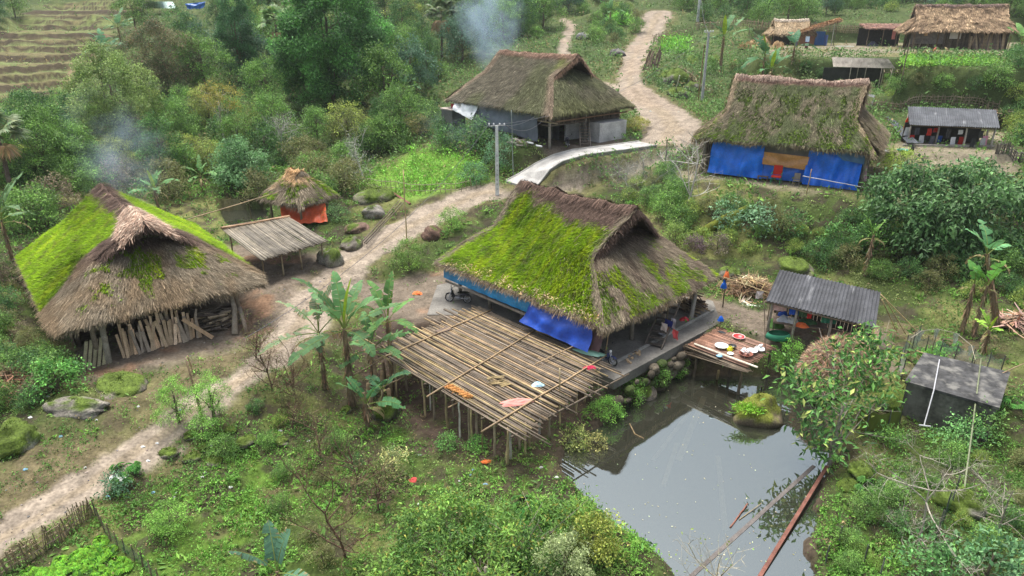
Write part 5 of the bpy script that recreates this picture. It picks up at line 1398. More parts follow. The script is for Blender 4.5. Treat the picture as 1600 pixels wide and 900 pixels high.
# concrete ramp
rp = [(812, 291, 3.05), (828, 277, 3.7), (848, 260, 4.6), (872, 247, 5.3), (905, 238, 5.75), (960, 231, 5.9), (1012, 224, 5.95)]
Pn = np.array([at(*q) for q in rp]); T = unit(np.gradient(Pn[:, :2], axis=0)); Nr = np.stack([-T[:, 1], T[:, 0]], 1)
wd_ = np.array([2.0, 1.8, 1.6, 1.5, 1.4, 1.3, 1.3])[:, None]
for i in range(len(Pn)): Pn[i, 2] = max(Pn[i, 2], max(gz(*(Pn[i, :2] + Nr[i] * k * wd_[i, 0])) for k in (-1, 0, 1)) + .06)
Lf = np.concatenate([Pn[:, :2] + Nr * wd_, Pn[:, 2:]], 1); Rt = np.concatenate([Pn[:, :2] - Nr * wd_, Pn[:, 2:]], 1)
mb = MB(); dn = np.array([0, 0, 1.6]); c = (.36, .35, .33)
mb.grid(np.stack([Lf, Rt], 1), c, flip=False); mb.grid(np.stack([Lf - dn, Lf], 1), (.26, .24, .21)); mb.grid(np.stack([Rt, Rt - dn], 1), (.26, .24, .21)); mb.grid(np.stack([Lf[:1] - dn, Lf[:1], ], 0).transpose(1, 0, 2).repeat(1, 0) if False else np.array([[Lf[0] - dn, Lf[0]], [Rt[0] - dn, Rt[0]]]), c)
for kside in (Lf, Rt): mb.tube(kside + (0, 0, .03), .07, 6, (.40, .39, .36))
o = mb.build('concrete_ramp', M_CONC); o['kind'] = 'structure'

# ------------------------------------------------------------------ tarpaulin house front
L4 = (*H4['c'], H4['e']); R4 = H4['r']
def t4(name, label, cat, quad, col, m=M_TARP, **k):
    mb = MB(); cloth_grid(mb, *quad, col, **k); return tag(mb.build(name, m, loc=L4, rot=(0, 0, R4), smooth=True), label, cat)
t4('tarpaulin', 'big blue tarpaulin closing the left bay of the upper right house', 'tarpaulin', [(-5.7, -5.3, 3.25), (-1.3, -5.3, 3.2), (-1.2, -5.75, .12), (-5.9, -5.9, .25)], (.008, .17, .75), folds=4, amp=.26, nu=44, nv=26, seed=12)
t4('tarpaulin', 'big blue tarpaulin closing the right bay of the upper right house', 'tarpaulin', [(2.3, -5.3, 3.25), (6.5, -5.3, 3.2), (6.45, -5.9, .05), (2.2, -5.9, .1)], (.008, .15, .70), folds=4, amp=.28, nu=44, nv=26, seed=22)
t4('tarpaulin', 'low blue sheet under the orange one in the middle bay', 'tarpaulin', [(-1.2, -5.2, 1.6), (2.3, -5.2, 1.6), (2.3, -5.45, .15), (-1.2, -5.45, .15)], (.01, .12, .55), folds=3, amp=.08, seed=32)
t4('tarpaulin', 'faded orange sheet across the middle bay of the upper right house', 'tarpaulin', [(-1.3, -5.45, 2.45), (2.4, -5.45, 2.35), (2.3, -5.55, 1.25), (-1.3, -5.55, 1.4)], (.55, .27, .09), folds=3, amp=.09, seed=42)
t4('tarpaulin', 'grey cloth above the orange sheet under the thatched eave', 'cloth', [(-1.3, -5.2, 3.2), (2.3, -5.2, 3.2), (2.3, -5.3, 2.1), (-1.3, -5.3, 2.2)], (.17, .16, .15), m=M_CLOTH, folds=3, amp=.08, seed=52)
t4('net', 'grey blue net patch over the top of the right blue tarpaulin', 'net', [(3.9, -5.6, 3.2), (6.6, -5.55, 3.2), (6.6, -5.75, 2.2), (5.0, -5.75, 2.4)], (.10, .19, .33), m=M_CLOTH, folds=2, amp=.06, seed=62)
def chair(label, p, rz, frame, seat, sc=1.0, cat='chair'):
    t = thing('chair', label, cat, p, rz); t.scale = (sc,) * 3
    for sx in (-1, 1):
        for y0, y1, z1 in ((-.28, -.22, .45), (.28, .34, 1.05)):
            mb = MB(); mb.tube([(sx * .26, y0, 0), (sx * .25, y1, z1)], .02, 6, frame); mb.build('leg', M_PAINT, t)
    mb = MB(); mb.box((0, 0, .45), (.54, .5, .06), 0, seat); mb.build('seat', M_PLASTIC, t)
    mb = MB(); mb.box((0, .30, .78), (.5, .05, .55), 0, seat, M=Matrix.Rotation(-.15, 3, 'X')); mb.build('backrest', M_CLOTH, t)
    mb = MB(); mb.tube([(-.27, -.28, .62), (-.27, .3, .66)], .02, 6, frame); mb.tube([(.27, -.28, .62), (.27, .3, .66)], .02, 6, frame); mb.build('armrest', M_PAINT, t)
    return t
p = wloc(H4, .15, -6.5); chair('red reclining chair on a green frame in front of the middle bay', p, R4, (.03, .22, .10), (.45, .03, .02), 1.45)
p = wloc(H4, 1.75, -6.2); chair('small grey wooden chair right of the red chair', p, R4, (.2, .18, .15), (.25, .22, .18), .95)
p = wloc(H4, -1.0, -6.1); table('stool', 'small dark bench left of the red chair under the blue tarpaulin', p, R4, .9, .35, .45)
a, b = loc(H4, 1262, 300, 4.2), loc(H4, 1262, 262, 5.6)
p = ground_at(1260, 302); t = thing('clothesline', 'bamboo clothesline on a short post in front of the right blue tarpaulin', 'clothesline', p)
mb = MB(); culm(mb, (0, 0, -.2), (.1, 0, 2.0), .045, BAM); mb.build('post', M_BAMBOO, t, smooth=True)
mb = MB(); q = np.array(at(1356, 294, 4.9)) - np.array(p); culm(mb, (-.4, .3, 1.35), q, .035, (.5, .5, .48)); mb.build('pole', M_BAMBOO, t, smooth=True)
p = at(1346, 262, 6.0); t = thing('hanging_trousers', 'pale pink trousers hanging at the right corner of the tarpaulin house', 'trousers', p, -.4)
mb = MB()
for s in (-1, 1): cloth_grid(mb, (s * .22 - .2, 0, .2), (s * .22 + .2, 0, .2), (s * .42 + .15, 0, -1.1), (s * .42 - .15, 0, -1.1), (.62, .40, .48), 2, .05, 10, 12, s + 4)
mb.build('legs', M_CLOTH, t, smooth=True)
mb = MB(); mb.box((0, 0, .25), (.3, .06, .2), 0, (.1, .1, .12)); mb.build('hanger', M_CLOTH, t)
for i in range(7):
    mb = MB(); a = wloc(H4, -6.9 + i * .12, -5.9 + .15 * i); mb2 = culm(mb, (a[0] - .6 + .1 * i, a[1] - .3, H4['e']), (a[0] + .3, a[1] + .4, H4['e'] + 3.0), .035, BAM_G * .9)
    tag(mb.build('bamboo_pole', M_BAMBOO), 'thin pole leaning in the bunch at the left corner of the tarpaulin house', 'pole', 'poles leaning at the left corner of the tarpaulin house')
for x, y, lb, c in [(1390, 240, 'white plastic tub on the ground by the lean-to', (.7, .7, .7)), (1410, 238, 'turquoise plastic tub beside the white one by the lean-to', (.03, .35, .28))]:
    basin('tub', lb, 'tub', ground_at(x, y), .5, .25, c, np.array(c) * .7)
crumple('bag', 'black bag hanging on the right post of the lean-to', 'bag', at(1424, 236, 6.2), .25, .2, .5, (.03, .03, .035), 91)

# ------------------------------------------------------------------ top right hamlet
def col_dry(base, pale):
    def f(kind, side, a, t, u, v, rng, fringe=False):
        n = len(u); nz = fbm(u * .9, v * .9, 95); c = mix(np.array(base)[None], np.array(pale)[None], sstep(.35, .7, nz)) * np.ones((n, 1))
        c = mix(c, np.array(base)[None] * .55, sstep(.16, .06, t + (nz - .5) * .1) * .8)
        return c, np.zeros(n)
    return f
H5 = dict(c=at(1231, 70, 12.3)[:2], r=-.12, e=12.3); H6 = dict(c=at(1486, 76, 12.3)[:2], r=-.32, e=12.3)
h5 = thing('thatched_hut', 'small pale thatched hut at the top with an orange panel and blue door', 'hut', (*H5['c'], 12.3), H5['r'])
g5 = dict(L=4.3, W=2.6, R=3.1, he=2.0, hr=4.5, tm=.55, seed=606, hood=.1, flare=1, inset=.4, hoodcol=np.array((.36, .27, .17)), ridgecol=np.array((.60, .52, .42)))
build_roof(g5, h5, col_dry((.38, .28, .17), (.48, .37, .24)), dens=130, wd=(.03, .055), fringe=.35)
posts(h5, [(-3.2, -1.6), (0, -1.6), (3.2, -1.6), (-3.2, 1.6), (3.2, 1.6)], 2.4, .09)
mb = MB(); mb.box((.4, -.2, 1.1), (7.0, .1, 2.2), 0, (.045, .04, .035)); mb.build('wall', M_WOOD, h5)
mb = MB(); mb.box((2.9, -1.0, 1.1), (3.2, .08, 2.2), 0, (.42, .17, .08)); o = mb.build('panel', M_PAINT, h5); o['label'] = 'orange brown front panel'
mb = MB(); mb.box((5.2, -1.3, 1.2), (1.7, .08, 2.4), 0, (.02, .12, .36)); mb.build('door', M_PAINT, h5)
an = thing('porch', 'sloping dry palm leaf awning joined to the right end of the small pale hut', 'awning', wloc(H5, 4.5, -2.2), H5['r'])
mb = MB(); uu, vv2 = np.meshgrid(np.linspace(0, 1, 16), np.linspace(0, 1, 8), indexing='ij')
G = np.stack([-3.6 + 7.2 * uu, -1.1 + 2.6 * vv2, 2.0 + 2.2 * uu + .3 * vv2 + .25 * fbm(uu * 5, vv2 * 4, 3)], -1); mb.grid(G, (.38, .25, .15), flip=False); mb.grid(G - np.array((0, 0, .2)), (.25, .17, .1), flip=True)
rg = np.random.default_rng(3); n = 2600; a_, b_ = rg.random(n), rg.random(n) ** 1.2
P = np.stack([-3.6 + 7.2 * a_, -1.1 + 2.6 * b_, 2.05 + 2.2 * a_ + .3 * b_ + .2], 1); P = P[:]; D_ = rdirs(rg, n) * .5 + np.array([-.3, -1, -.25]); cc = jcol(rg, (.42, .27, .16), n, .35)
mb.quads(ribbons(rg, P, D_, np.tile(np.array([0, 0, 1.0]), (n, 1)), rg.uniform(.3, .8, n), rg.uniform(.02, .05, n), cc), cc)
mb.build('roof', M_THATCH, an)
for u in (-2.2, 2.3, 2.7):
    mb = MB(); culm(mb, (u, -1.0, -.1), (u + .1, -.9, 2.3 + (u + 3.6) * .30), .07, (.5, .47, .42) if u == 2.3 else BAM_G); mb.build('post', M_BAMBOO, an)
mb = MB(); mb.box((1.4, -.5, .7), (.1, 1.6, 2.3), 0, (.16, .22, .50)); o = mb.build('side_panel', M_PAINT, an); o['label'] = 'lilac blue side panel'
for x, y, c, c2, lb in [(1245, 59, (.75, .75, .75), (.15, .17, .18), 'white shirt above grey trousers hanging under the eave of the small pale hut'), (1262, 60, (.55, .68, .85), (.12, .02, .03), 'light blue shirt above dark red trousers hanging under the awning')]:
    p = at(x, y, 14.1); t = thing('hanging_clothes', lb, 'clothes', p, -.1)
    mb = MB(); cloth_grid(mb, (-.32, 0, .3), (.32, 0, .3), (.30, 0, -.55), (-.30, 0, -.55), c, 2, .05, 10, 8, 3); mb.build('shirt', M_CLOTH, t, smooth=True)
    mb = MB(); cloth_grid(mb, (-.24, .02, -.5), (.24, .02, -.5), (.25, .02, -1.5), (-.25, .02, -1.5), c2, 2, .05, 10, 8, 5); mb.build('trousers', M_CLOTH, t, smooth=True)
for i, (x, y, r) in enumerate([(1168, 72, .8), (1176, 69, .9), (1184, 67, .9), (1192, 72, 1.3), (1196, 66, 1.1), (1213, 74, 1.0), (1218, 72, .8), (1160, 72, .7)]):
    p = at(x, y + 4, 12.3); mb = MB(); heap(mb, (0, 0, 0), r, r * .8, r * 1.3, (.44, .30, .16), i + 3, 16, 8, .3)
    rg = np.random.default_rng(i); n = 160; q = rdirs(rg, n, .8); P = q * np.array([r * .75, r * .6, r * 1.0]); mb.quads(leaf_quads(P, q + rdirs(rg, n), rdirs(rg, n), np.full(n, .5), np.full(n, .05)), jcol(rg, (.46, .32, .18), n))
    tag(mb.build('straw_bundle', M_THATCH, loc=p), 'tan bundle of straw in the row left of the small pale hut', 'straw', 'straw bundles beside the small pale hut')
p = at(1320, 73, 12.3); mb = MB(); mb.tube([(p[0] + 1.6 * math.cos(q), p[1] + .9 * math.sin(q), 12.36) for q in np.linspace(0, 6.28, 24)], .05, 5, (.7, .7, .6), cap=False); tag(mb.build('hose', M_PLASTIC), 'pale hose coiled in a ring on the yard right of the small hut', 'hose')

h6 = thing('thatched_house', 'brown thatched house in the top right corner behind two motorcycles', 'house', (*H6['c'], 12.3), H6['r'])
g6 = dict(L=8.3, W=4.3, R=6.6, he=2.9, hr=6.9, tm=.60, seed=707, hood=.1, flare=1, inset=.3, hoodcol=np.array((.20, .14, .10)), ridgecol=np.array((.17, .12, .10)), wob=.25)
build_roof(g6, h6, col_dry((.27, .19, .12), (.36, .26, .16)), dens=90, wd=(.03, .06), ln=(.4, .9), fringe=.35)
posts(h6, [(u, v) for u in (-6.5, -3, 0, 3, 6.5) for v in (-3.2, 3.2)], 3.5, .13)
mb = MB(); boards(mb, (-2.0, -2.6), (7.2, -2.6), 0, 3.4, .25, (.10, .08, .06), 42); boards(mb, (-6.8, 3.2), (7.2, 3.2), 0, 3.4, .3, (.08, .06, .05), 43); boards(mb, (7.2, -2.6), (7.2, 3.2), 0, 3.4, .3, (.08, .06, .05), 44); mb.box((-4.0, -2.4, 2.0), (5.6, .1, 2.4), 0, (.20, .18, .17)); mb.build('wall', M_WOOD, h6)
mb = MB(); mb.box((-.5, -3.1, 2.3), (1.6, .06, 1.3), 0, (.50, .47, .44)); o = mb.build('pale_panel', M_PAINT, h6)
ladder('stair', h6, (-6.2, -4.2, 0), (-5.2, -1.6, 2.0), .9, 6, (.2, .17, .13))
rg = np.random.default_rng(7)
for i in range(34):
    u = rg.uniform(.6, 7.6); p = wloc(H6, u, -4.1 + rg.normal() * .2); ln = rg.uniform(2.2, 3.2); mb = MB(); mb.box((0, 0, ln / 2), (rg.uniform(.12, .3), .06, ln), 0, np.array([(.22, .16, .10), (.32, .25, .16), (.13, .10, .08)][rg.integers(3)]))
    o = mb.build('plank', M_WOOD, loc=p); o.rotation_euler = (Matrix.Rotation(H6['r'], 3, 'Z') @ Matrix.Rotation(-.3 + rg.normal() * .04, 3, 'X') @ Matrix.Rotation(rg.normal() * .14, 3, 'Y')).to_euler()
    tag(o, 'upright plank leaning with the others on the front of the top right house', 'plank', 'planks leaning on the top right house')
H6b = dict(c=at(1380, 72, 12.3)[:2], r=-.05, e=12.3)
an = thing('porch', 'dark open porch with reddish leaf roof left of the top right house', 'porch', (*H6b['c'], 12.3), H6b['r'])
mb = MB(); G = np.stack([-4.2 + 7.6 * uu, -1.6 + 3.6 * vv2, 2.9 + .7 * vv2 + .2 * fbm(uu * 5, vv2 * 4, 3)], -1); mb.grid(G, (.27, .17, .13)); mb.grid(G - np.array((0, 0, .2)), (.1, .08, .06), flip=True)
n = 2600; a_, b_ = rg.random(n), rg.random(n); P = np.stack([-4.2 + 7.6 * a_, -1.6 + 3.6 * b_, 3.0 + .7 * b_ + .1], 1); D_ = rdirs(rg, n) * .4 + np.array([0, -1, -.45]); cc = jcol(rg, (.30, .18, .14), n, .35)
mb.quads(ribbons(rg, P, D_, np.tile(np.array([0, 0, 1.0]), (n, 1)), rg.uniform(.3, .8, n), rg.uniform(.02, .05, n), cc), cc); mb.build('roof', M_THATCH, an)
for u in (-3.6, -1.0, 1.4, 3.0):
    mb = MB(); culm(mb, (u, -1.4, -.1), (u, -1.4, 3.0), .08, BAM_G); mb.build('post', M_BAMBOO, an)
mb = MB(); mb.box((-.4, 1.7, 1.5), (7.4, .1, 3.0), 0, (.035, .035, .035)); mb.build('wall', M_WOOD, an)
p = wloc(H6b, .9, -1.3, 1.9); cloth_thing('hanging_cloth', 'red and white cloth hanging in the dark porch', 'cloth', [(-.35, 0, .9), (.35, 0, .9), (.3, 0, -.7), (-.3, 0, -.7)], (.62, .25, .22), loc0=p)
p = wloc(H6b, -2.2, -.6, 0); crumple('sack', 'dark sacks heaped on the floor of the dark porch', 'sacks', p, 1.0, .5, .7, (.10, .10, .14), 93)
p = wloc(H6, -4.9, -3.6, 2.1); crumple('cloth', 'tan cloth on the left front post of the top right house', 'cloth', p, .3, .25, .6, (.45, .28, .14), 94)

# ------------------------------------------------------------------ haystack, net garden, concrete tank
p = ground_at(1308, 592); rg = np.random.default_rng(70)
mb = MB(); heap(mb, (0, 0, -.2), 1.95, 1.6, 2.5, (.25, .17, .11), 3, 40, 18, .12)
n = 26000; q = rdirs(rg, n, .35); q[:, 2] = np.abs(q[:, 2]); s_ = np.array([1.95, 1.6, 2.3]); rr_ = (1 - q[:, 2:3] ** 6 * .02)
P = q * s_ * np.array([1.04, 1.04, 1.0]) * rng_ if False else q * s_ * 1.0
D_ = unit(np.stack([q[:, 0] * .5, q[:, 1] * .5, -np.ones(n) * (1.1 - q[:, 2])], 1) + rg.normal(size=(n, 3)) * .5); cc = jcol(rg, (.34, .235, .155), n, .35)
mb.quads(ribbons(rg, P, D_, q, rg.uniform(.15, .4, n), rg.uniform(.008, .018, n), cc, lift=.06), cc)
tag(mb.build('haystack', M_THATCH, loc=p), 'rounded brown haystack beside the pond below the kitchen shed', 'haystack')
SL = [at(1443, 553, 1.0), at(1578, 584, 1.0), at(1561, 640, .85), at(1413, 598, .85)]
tank = thing('cistern', 'weathered concrete cistern with flat black stained roof at the right edge', 'cistern', (*np.mean(np.array(SL)[:, :2], 0), -.9))
def prism(poly, z0, z1, col, name, m, root):
    n = len(poly); mb = MB(); V = [(p[0], p[1], z0) for p in poly] + [(p[0], p[1], z1 if np.isscalar(z1) else z1[i]) for i, p in enumerate(poly)]
    mb.add(V, [(i, (i + 1) % n, n + (i + 1) % n, n + i) for i in range(n)], col)
    if n == 4: mb.add(V[n:], [(0, 1, 2, 3)], col); mb.add(V[:n], [(3, 2, 1, 0)], col)
    return world_part(mb, name, m, root)
def tankmat():
    m = mat('stained_concrete', rough=.85, spec=.25, nscale=1.2, namp=.45, fine=5, famp=.3, bump=.4, bscale=10)
    N, L = m.node_tree.nodes, m.node_tree.links
    pb = [n for n in N if n.type == 'BSDF_PRINCIPLED'][0]; src = pb.inputs['Base Color'].links[0].from_socket
    tc = N.new('ShaderNodeTexCoord'); mp = N.new('ShaderNodeMapping'); mp.inputs['Scale'].default_value = (1.1, 1.1, .25)
    nz = N.new('ShaderNodeTexNoise'); nz.inputs['Scale'].default_value = 1.6; nz.inputs['Detail'].default_value = 6
    rp_ = N.new('ShaderNodeValToRGB'); rp_.color_ramp.elements[0].position = .50; rp_.color_ramp.elements[1].position = .68
    mx = N.new('ShaderNodeMix'); mx.data_type = 'RGBA'; mx.inputs['B'].default_value = (.17, .165, .15, 1)
    L.new(tc.outputs['Object'], mp.inputs[0]); L.new(mp.outputs[0], nz.inputs['Vector']); L.new(nz.outputs['Fac'], rp_.inputs[0]); L.new(rp_.outputs[0], mx.inputs['Factor'])
    L.new(src, mx.inputs['A']); L.new(mx.outputs['Result'], pb.inputs['Base Color'])
    return m
M_TANK = tankmat()
ctr = np.mean(np.array(SL), 0); inn = [tuple(np.array(q) + (ctr - np.array(q)) * .05) for q in SL]
prism(inn, -1.6, [q[2] - .02 for q in inn], (.11, .105, .095), 'body', M_TANK, tank)
mb = MB(); V = [tuple(np.array(q) + (0, 0, .10)) for q in SL] + [tuple(np.array(q) - (0, 0, .04)) for q in SL]
mb.add(V, [(3, 2, 1, 0), (4, 5, 6, 7), (0, 1, 5, 4), (1, 2, 6, 5), (2, 3, 7, 6), (3, 0, 4, 7)], (.055, .055, .055)); world_part(mb, 'roof_slab', M_TANK, tank)
a, b, c_ = at(1468, 562, 1.2), at(1459, 610, .95), at(1444, 664, -.3)
mb = MB(); mb.tube([a, b, c_], .03, 6, (.45, .45, .47)); mb.tube([np.array(c_) + (-.25, 0, 0), np.array(c_) + (.25, -.1, -.02)], .04, 6, (.45, .45, .47)); world_part(mb, 'pipe', M_PAINT, tank)
# green screen in front of the cistern
def net_wall(name, label, cat, pts, h, col, m, postn, net_name='net', postc=(.10, .10, .09), rp=.03, sag=.12, kind=None, folds=3):
    P = np.array(pts, float); t = thing(name, label, cat, tuple(P[0]))
    mb = MB(); f = np.linspace(0, len(P) - 1, 60); X = np.stack([np.interp(f, range(len(P)), P[:, k]) for k in range(3)], 1)
    top = X + np.array([0, 0, 1.0]) * (h * (1 - sag * np.abs(np.sin(f * PI * postn / (len(P) - 1))))[:, None])
    w = (fbm(f * folds, f * 0, 3) - .5)[:, None] * .25
    G = np.stack([X * (1 - k) + top * k + np.array([.6, .6, 0]) * w * math.sin(PI * k) for k in np.linspace(0, 1, 8)], 1)
    mb.grid(G, col); world_part(mb, net_name, m, t, True)
    for i in range(postn + 1):
        g = i / postn * (len(P) - 1); q = np.array([np.interp(g, range(len(P)), P[:, k]) for k in range(3)])
        mb = MB(); culm(mb, q - (0, 0, .2), q + (0, 0, h * 1.08), rp, postc); world_part(mb, 'post', M_WOOD, t)
    return t
gp = [ground_at(x, y) for x, y in [(1338, 668), (1352, 675), (1385, 676), (1405, 662)]]
net_wall('screen', 'olive green cloth screen between the pond tree and the cistern', 'screen', gp, 1.15, (.13, .16, .035), M_CLOTH, 3, 'cloth')
gp = [ground_at(x, y) for x, y in [(1408, 592), (1404, 575), (1412, 555), (1432, 540)]]
net_wall('net_fence', 'white netting on the left curve of the net garden', 'fence', gp, 1.2, (.45, .50, .50), M_NET, 3)
gp = [ground_at(x, y) for x, y in [(1424, 548), (1455, 556), (1490, 566), (1530, 578), (1562, 586)]]
net_wall('net_fence', 'grey green netting on dark stakes along the back of the cistern roof', 'fence', gp, 1.1, (.28, .36, .33), M_NET, 6, sag=.2)
hp = [(1424, 528, .95), (1440, 517, 1.2), (1465, 514, 1.35), (1495, 521, 1.3), (1518, 540, 1.2), (1524, 562, 1.1)]
t = thing('hoop', 'pale bent bamboo hoop with net scraps around the net garden', 'hoop', ground_at(1470, 545)); mb = MB(); Hh = np.array([at(*q) for q in hp]); mb.tube(Hh, .018, 6, (.30, .27, .20)); world_part(mb, 'arch', M_BAMBOO, t)
for q in (Hh[0], Hh[2], Hh[-1]):
    mb = MB(); culm(mb, (q[0], q[1], gz(q[0], q[1]) - .1), q, .025, BAM_G); world_part(mb, 'post', M_BAMBOO, t)
mb = MB()
for i in (1, 2, 3, 4): mb = MB(); q = Hh[i]; cloth_grid(mb, q + (-.18, 0, 0), q + (.18, 0, 0), q + (.05, 0, -.6), q + (-.05, 0, -.7), (.5, .55, .5), 1, .04, 8, 6, i); world_part(mb, 'net_scrap', M_NET, t)
loose_pole('long bamboo pole laid across the top of the net garden', 1432, 548, 1.1, 1588, 606, .7, .03, BAM_Y)
loose_pole('bamboo pole sticking up at the right behind the cistern', 1562, 585, 1.0, 1600, 568, 1.6, .03, BAM)
loose_pole('tall mossy pole with green twine standing before the cistern', 1500, 820, -.9, 1533, 560, 1.6, .04, np.array((.16, .18, .10)))
gp = [ground_at(x, y) for x, y in [(1460, 850), (1472, 820), (1485, 795)]]
net_wall('net_fence', 'dark green net panel hanging among the pale bare branches at the lower right', 'net', gp, 1.5, (.05, .16, .08), M_NET, 2)
gp = [ground_at(x, y) for x, y in [(1290, 880), (1310, 850), (1350, 880), (1375, 900)]]
net_wall('net_fence', 'olive net thrown over the grass at the lower right bank of the pond', 'net', gp, .8, (.22, .24, .06), M_NET, 3)

# ------------------------------------------------------------------ pond things
rock('boulder', 'mossy boulder standing in the pond with ferns on top', (*at(1181, 652, WATER)[:2], WATER + .0), (1.25, 1.0, 1.2), 5, .62, (.15, .12, .08), mcol=(.15, .17, .03))
mb = MB(); A_, B_ = np.array(at(1292, 730, WATER + .32)), np.array(at(1180, 912, WATER + .06)); d = B_ - A_
mb.box((A_ + B_) / 2, (np.linalg.norm(d), .15, .10), math.atan2(d[1], d[0]), (.17, .075, .055), M=Matrix.Rotation(.04, 3, 'Y')); tag(mb.build('plank', M_WOOD), 'long red brown plank lying on the pond surface from the right bank', 'plank')
mb = MB(); A_, B_ = np.array(at(1272, 728, WATER + .0)), np.array(at(1075, 905, WATER + .0)); d = B_ - A_
mb.box((A_ + B_) / 2, (np.linalg.norm(d), .17, .04), math.atan2(d[1], d[0]), (.13, .115, .105)); tag(mb.build('plank', M_WOOD), 'long pale plank floating at the pond surface left of the red brown one', 'plank')
for i, (a, b, w) in enumerate([((1058, 692), (1036, 760), .22), ((1122, 712), (1133, 830), .24), ((1100, 620), (1060, 720), .3), ((1080, 640), (1020, 720), .2)]):
    A_, B_ = np.array(at(*a, WATER - .10)), np.array(at(*b, WATER - .12)); d = B_ - A_; mb = MB(); mb.box((A_ + B_) / 2, (np.linalg.norm(d), w, .05), math.atan2(d[1], d[0]), (.55, .52, .48))
    tag(mb.build('plank', M_WOOD), ['short submerged plank left of the pond centre', 'long submerged plank in the middle of the pond', 'wide submerged plank left of the pond boulder', 'narrow submerged plank nearest the left bank of the pond'][i], 'plank')
loose_pole('broken brown stick floating beside the pale plank in the pond', 1141, 824, WATER + .02, 1168, 787, WATER + .08, .035, (.22, .09, .06))
loose_pole('thin straw stalk floating beside the broken brown stick', 1155, 812, WATER + .02, 1190, 786, WATER + .06, .018, BAM_Y)
mb = MB(); mb.tube([at(984, 662, WATER + .02), at(992, 678, WATER + .05), at(1006, 685, WATER + .02)], .025, 5, (.3, .22, .12)); tag(mb.build('stick', M_BARK), 'curved stick floating near the left bank of the pond', 'stick')

# ------------------------------------------------------------------ boulders
for i, (x, y, r, ms, c, lb) in enumerate([
    (583, 336, (.95, .75, .75), .25, (.24, .22, .19), 'pale boulder nearest the road behind the long leaning poles'),
    (560, 360, (1.2, .8, .6), .4, (.20, .13, .10), 'flat reddish boulder below the pale one beside the road'),
    (548, 384, (1.1, .8, .6), .55, (.18, .16, .13), 'mossy boulder between the bamboo lean-to and the road'),
    (516, 410, (1.0, .8, .95), .5, (.19, .18, .15), 'tall grey boulder at the right corner of the bamboo lean-to'),
    (590, 310, (1.9, 1.4, .8), .7, (.16, .15, .11), 'broad mossy boulder at the top of the row beside the road'),
    (674, 372, (.9, .8, .8), .0, (.13, .08, .06), 'dark red brown boulder against the left corner of the central roof'),
    (190, 605, (1.6, 1.1, .45), .65, (.17, .15, .12), 'low mossy boulder in front of the left house slabs'),
    (120, 640, (1.5, .7, .5), .35, (.21, .19, .16), 'long grey boulder below the bright green shrub'),
    (18, 700, (1.1, .9, .9), .75, (.26, .25, .22), 'mossy boulder at the left edge of the photo beside the road'),
    (20, 672, (.8, .6, .4), .7, (.16, .14, .10), 'low mossy boulder just above the one at the left edge'),
    (1052, 128, (1.9, 1.4, 1.3), .75, (.16, .15, .13), 'large mossy boulder between the road bend and the utility pole'),
    (1060, 150, (1.5, 1.2, .9), .7, (.16, .15, .13), 'mossy boulder in front of the largest one at the road bend'),
    (1085, 140, (1.4, 1.2, .9), .6, (.15, .14, .12), 'mossy boulder right of the largest one at the road bend'),
    (965, 86, (1.5, 1.0, .8), .0, (.14, .13, .13), 'dark grey boulder in the grass left of the upper road'),
    (913, 60, (1.5, 1.2, 1.0), .2, (.20, .20, .20), 'grey boulder in the grass beside the upper footpath'),
    (1140, 430, (.8, .7, .5), .7, (.16, .15, .12), 'small mossy boulder behind the pile of palm leaves'),
    (1240, 418, (1.6, 1.0, .6), .8, (.15, .14, .10), 'mossy boulder behind the roof of the kitchen shed'),
    (606, 645, (.6, .8, .75), .85, (.1, .09, .07), 'bright mossy boulder under the left corner of the deck'),
    (1390, 630, (.9, .7, .6), .6, (.15, .14, .12), 'mossy boulder behind the olive green screen'),
    (1345, 740, (.6, .5, .4), .8, (.15, .14, .12), 'bright mossy boulder on the right bank beside the red brown plank'),
    (1500, 790, (.9, .7, .6), .8, (.15, .14, .12), 'mossy boulder under the pale bare tree at the lower right'),
    (920, 860, (.5, .4, .3), .8, (.15, .14, .12), 'mossy boulder on the lower left bank of the pond'),
    (945, 168, (.9, .7, .5), .3, (.20, .20, .20), 'small grey boulder at the right eave of the smoking house'),
    (1040, 575, (.8, .7, .7), .5, (.2, .17, .13), 'rounded boulder below the concrete walk at the pond edge'),
    (1005, 615, (.7, .6, .5), .6, (.2, .17, .13), 'boulder at the left bank of the pond below the walk'),
]):
    g_ = ground_at(x, y); rock('boulder', lb, (g_[0], g_[1], g_[2] + r[2] * .12), r, 300 + i * 7, ms, c, rz=i * .9)
for i, (x, y) in enumerate([(262, 708), (300, 680), (318, 700), (360, 672), (385, 690), (335, 720), (440, 690), (300, 715), (540, 640), (480, 330), (1325, 760), (700, 560)]):
    g_ = ground_at(x, y); rg = np.random.default_rng(i); s_ = rg.uniform(.2, .42)
    o = rock('stone', 'small mossy stone in the scatter along the road verge', (g_[0], g_[1], g_[2]), (s_ * 1.3, s_, s_ * .7), 500 + i, .75, rz=i); o['group'] = 'small mossy stones along the road verge'

# mossy fallen log
mb = MB(); a, b = np.array(ground_at(1092, 372)), np.array(ground_at(1168, 335)); mb.tube([a + (0, 0, .3), (a + b) / 2 + (0, 0, .6), b + (0, 0, .5)], [.38, .33, .28], 10, (.15, .17, .03)); tag(mb.build('fallen_log', M_BARK, smooth=True), 'thick moss covered log lying on the bank behind the central house', 'log')
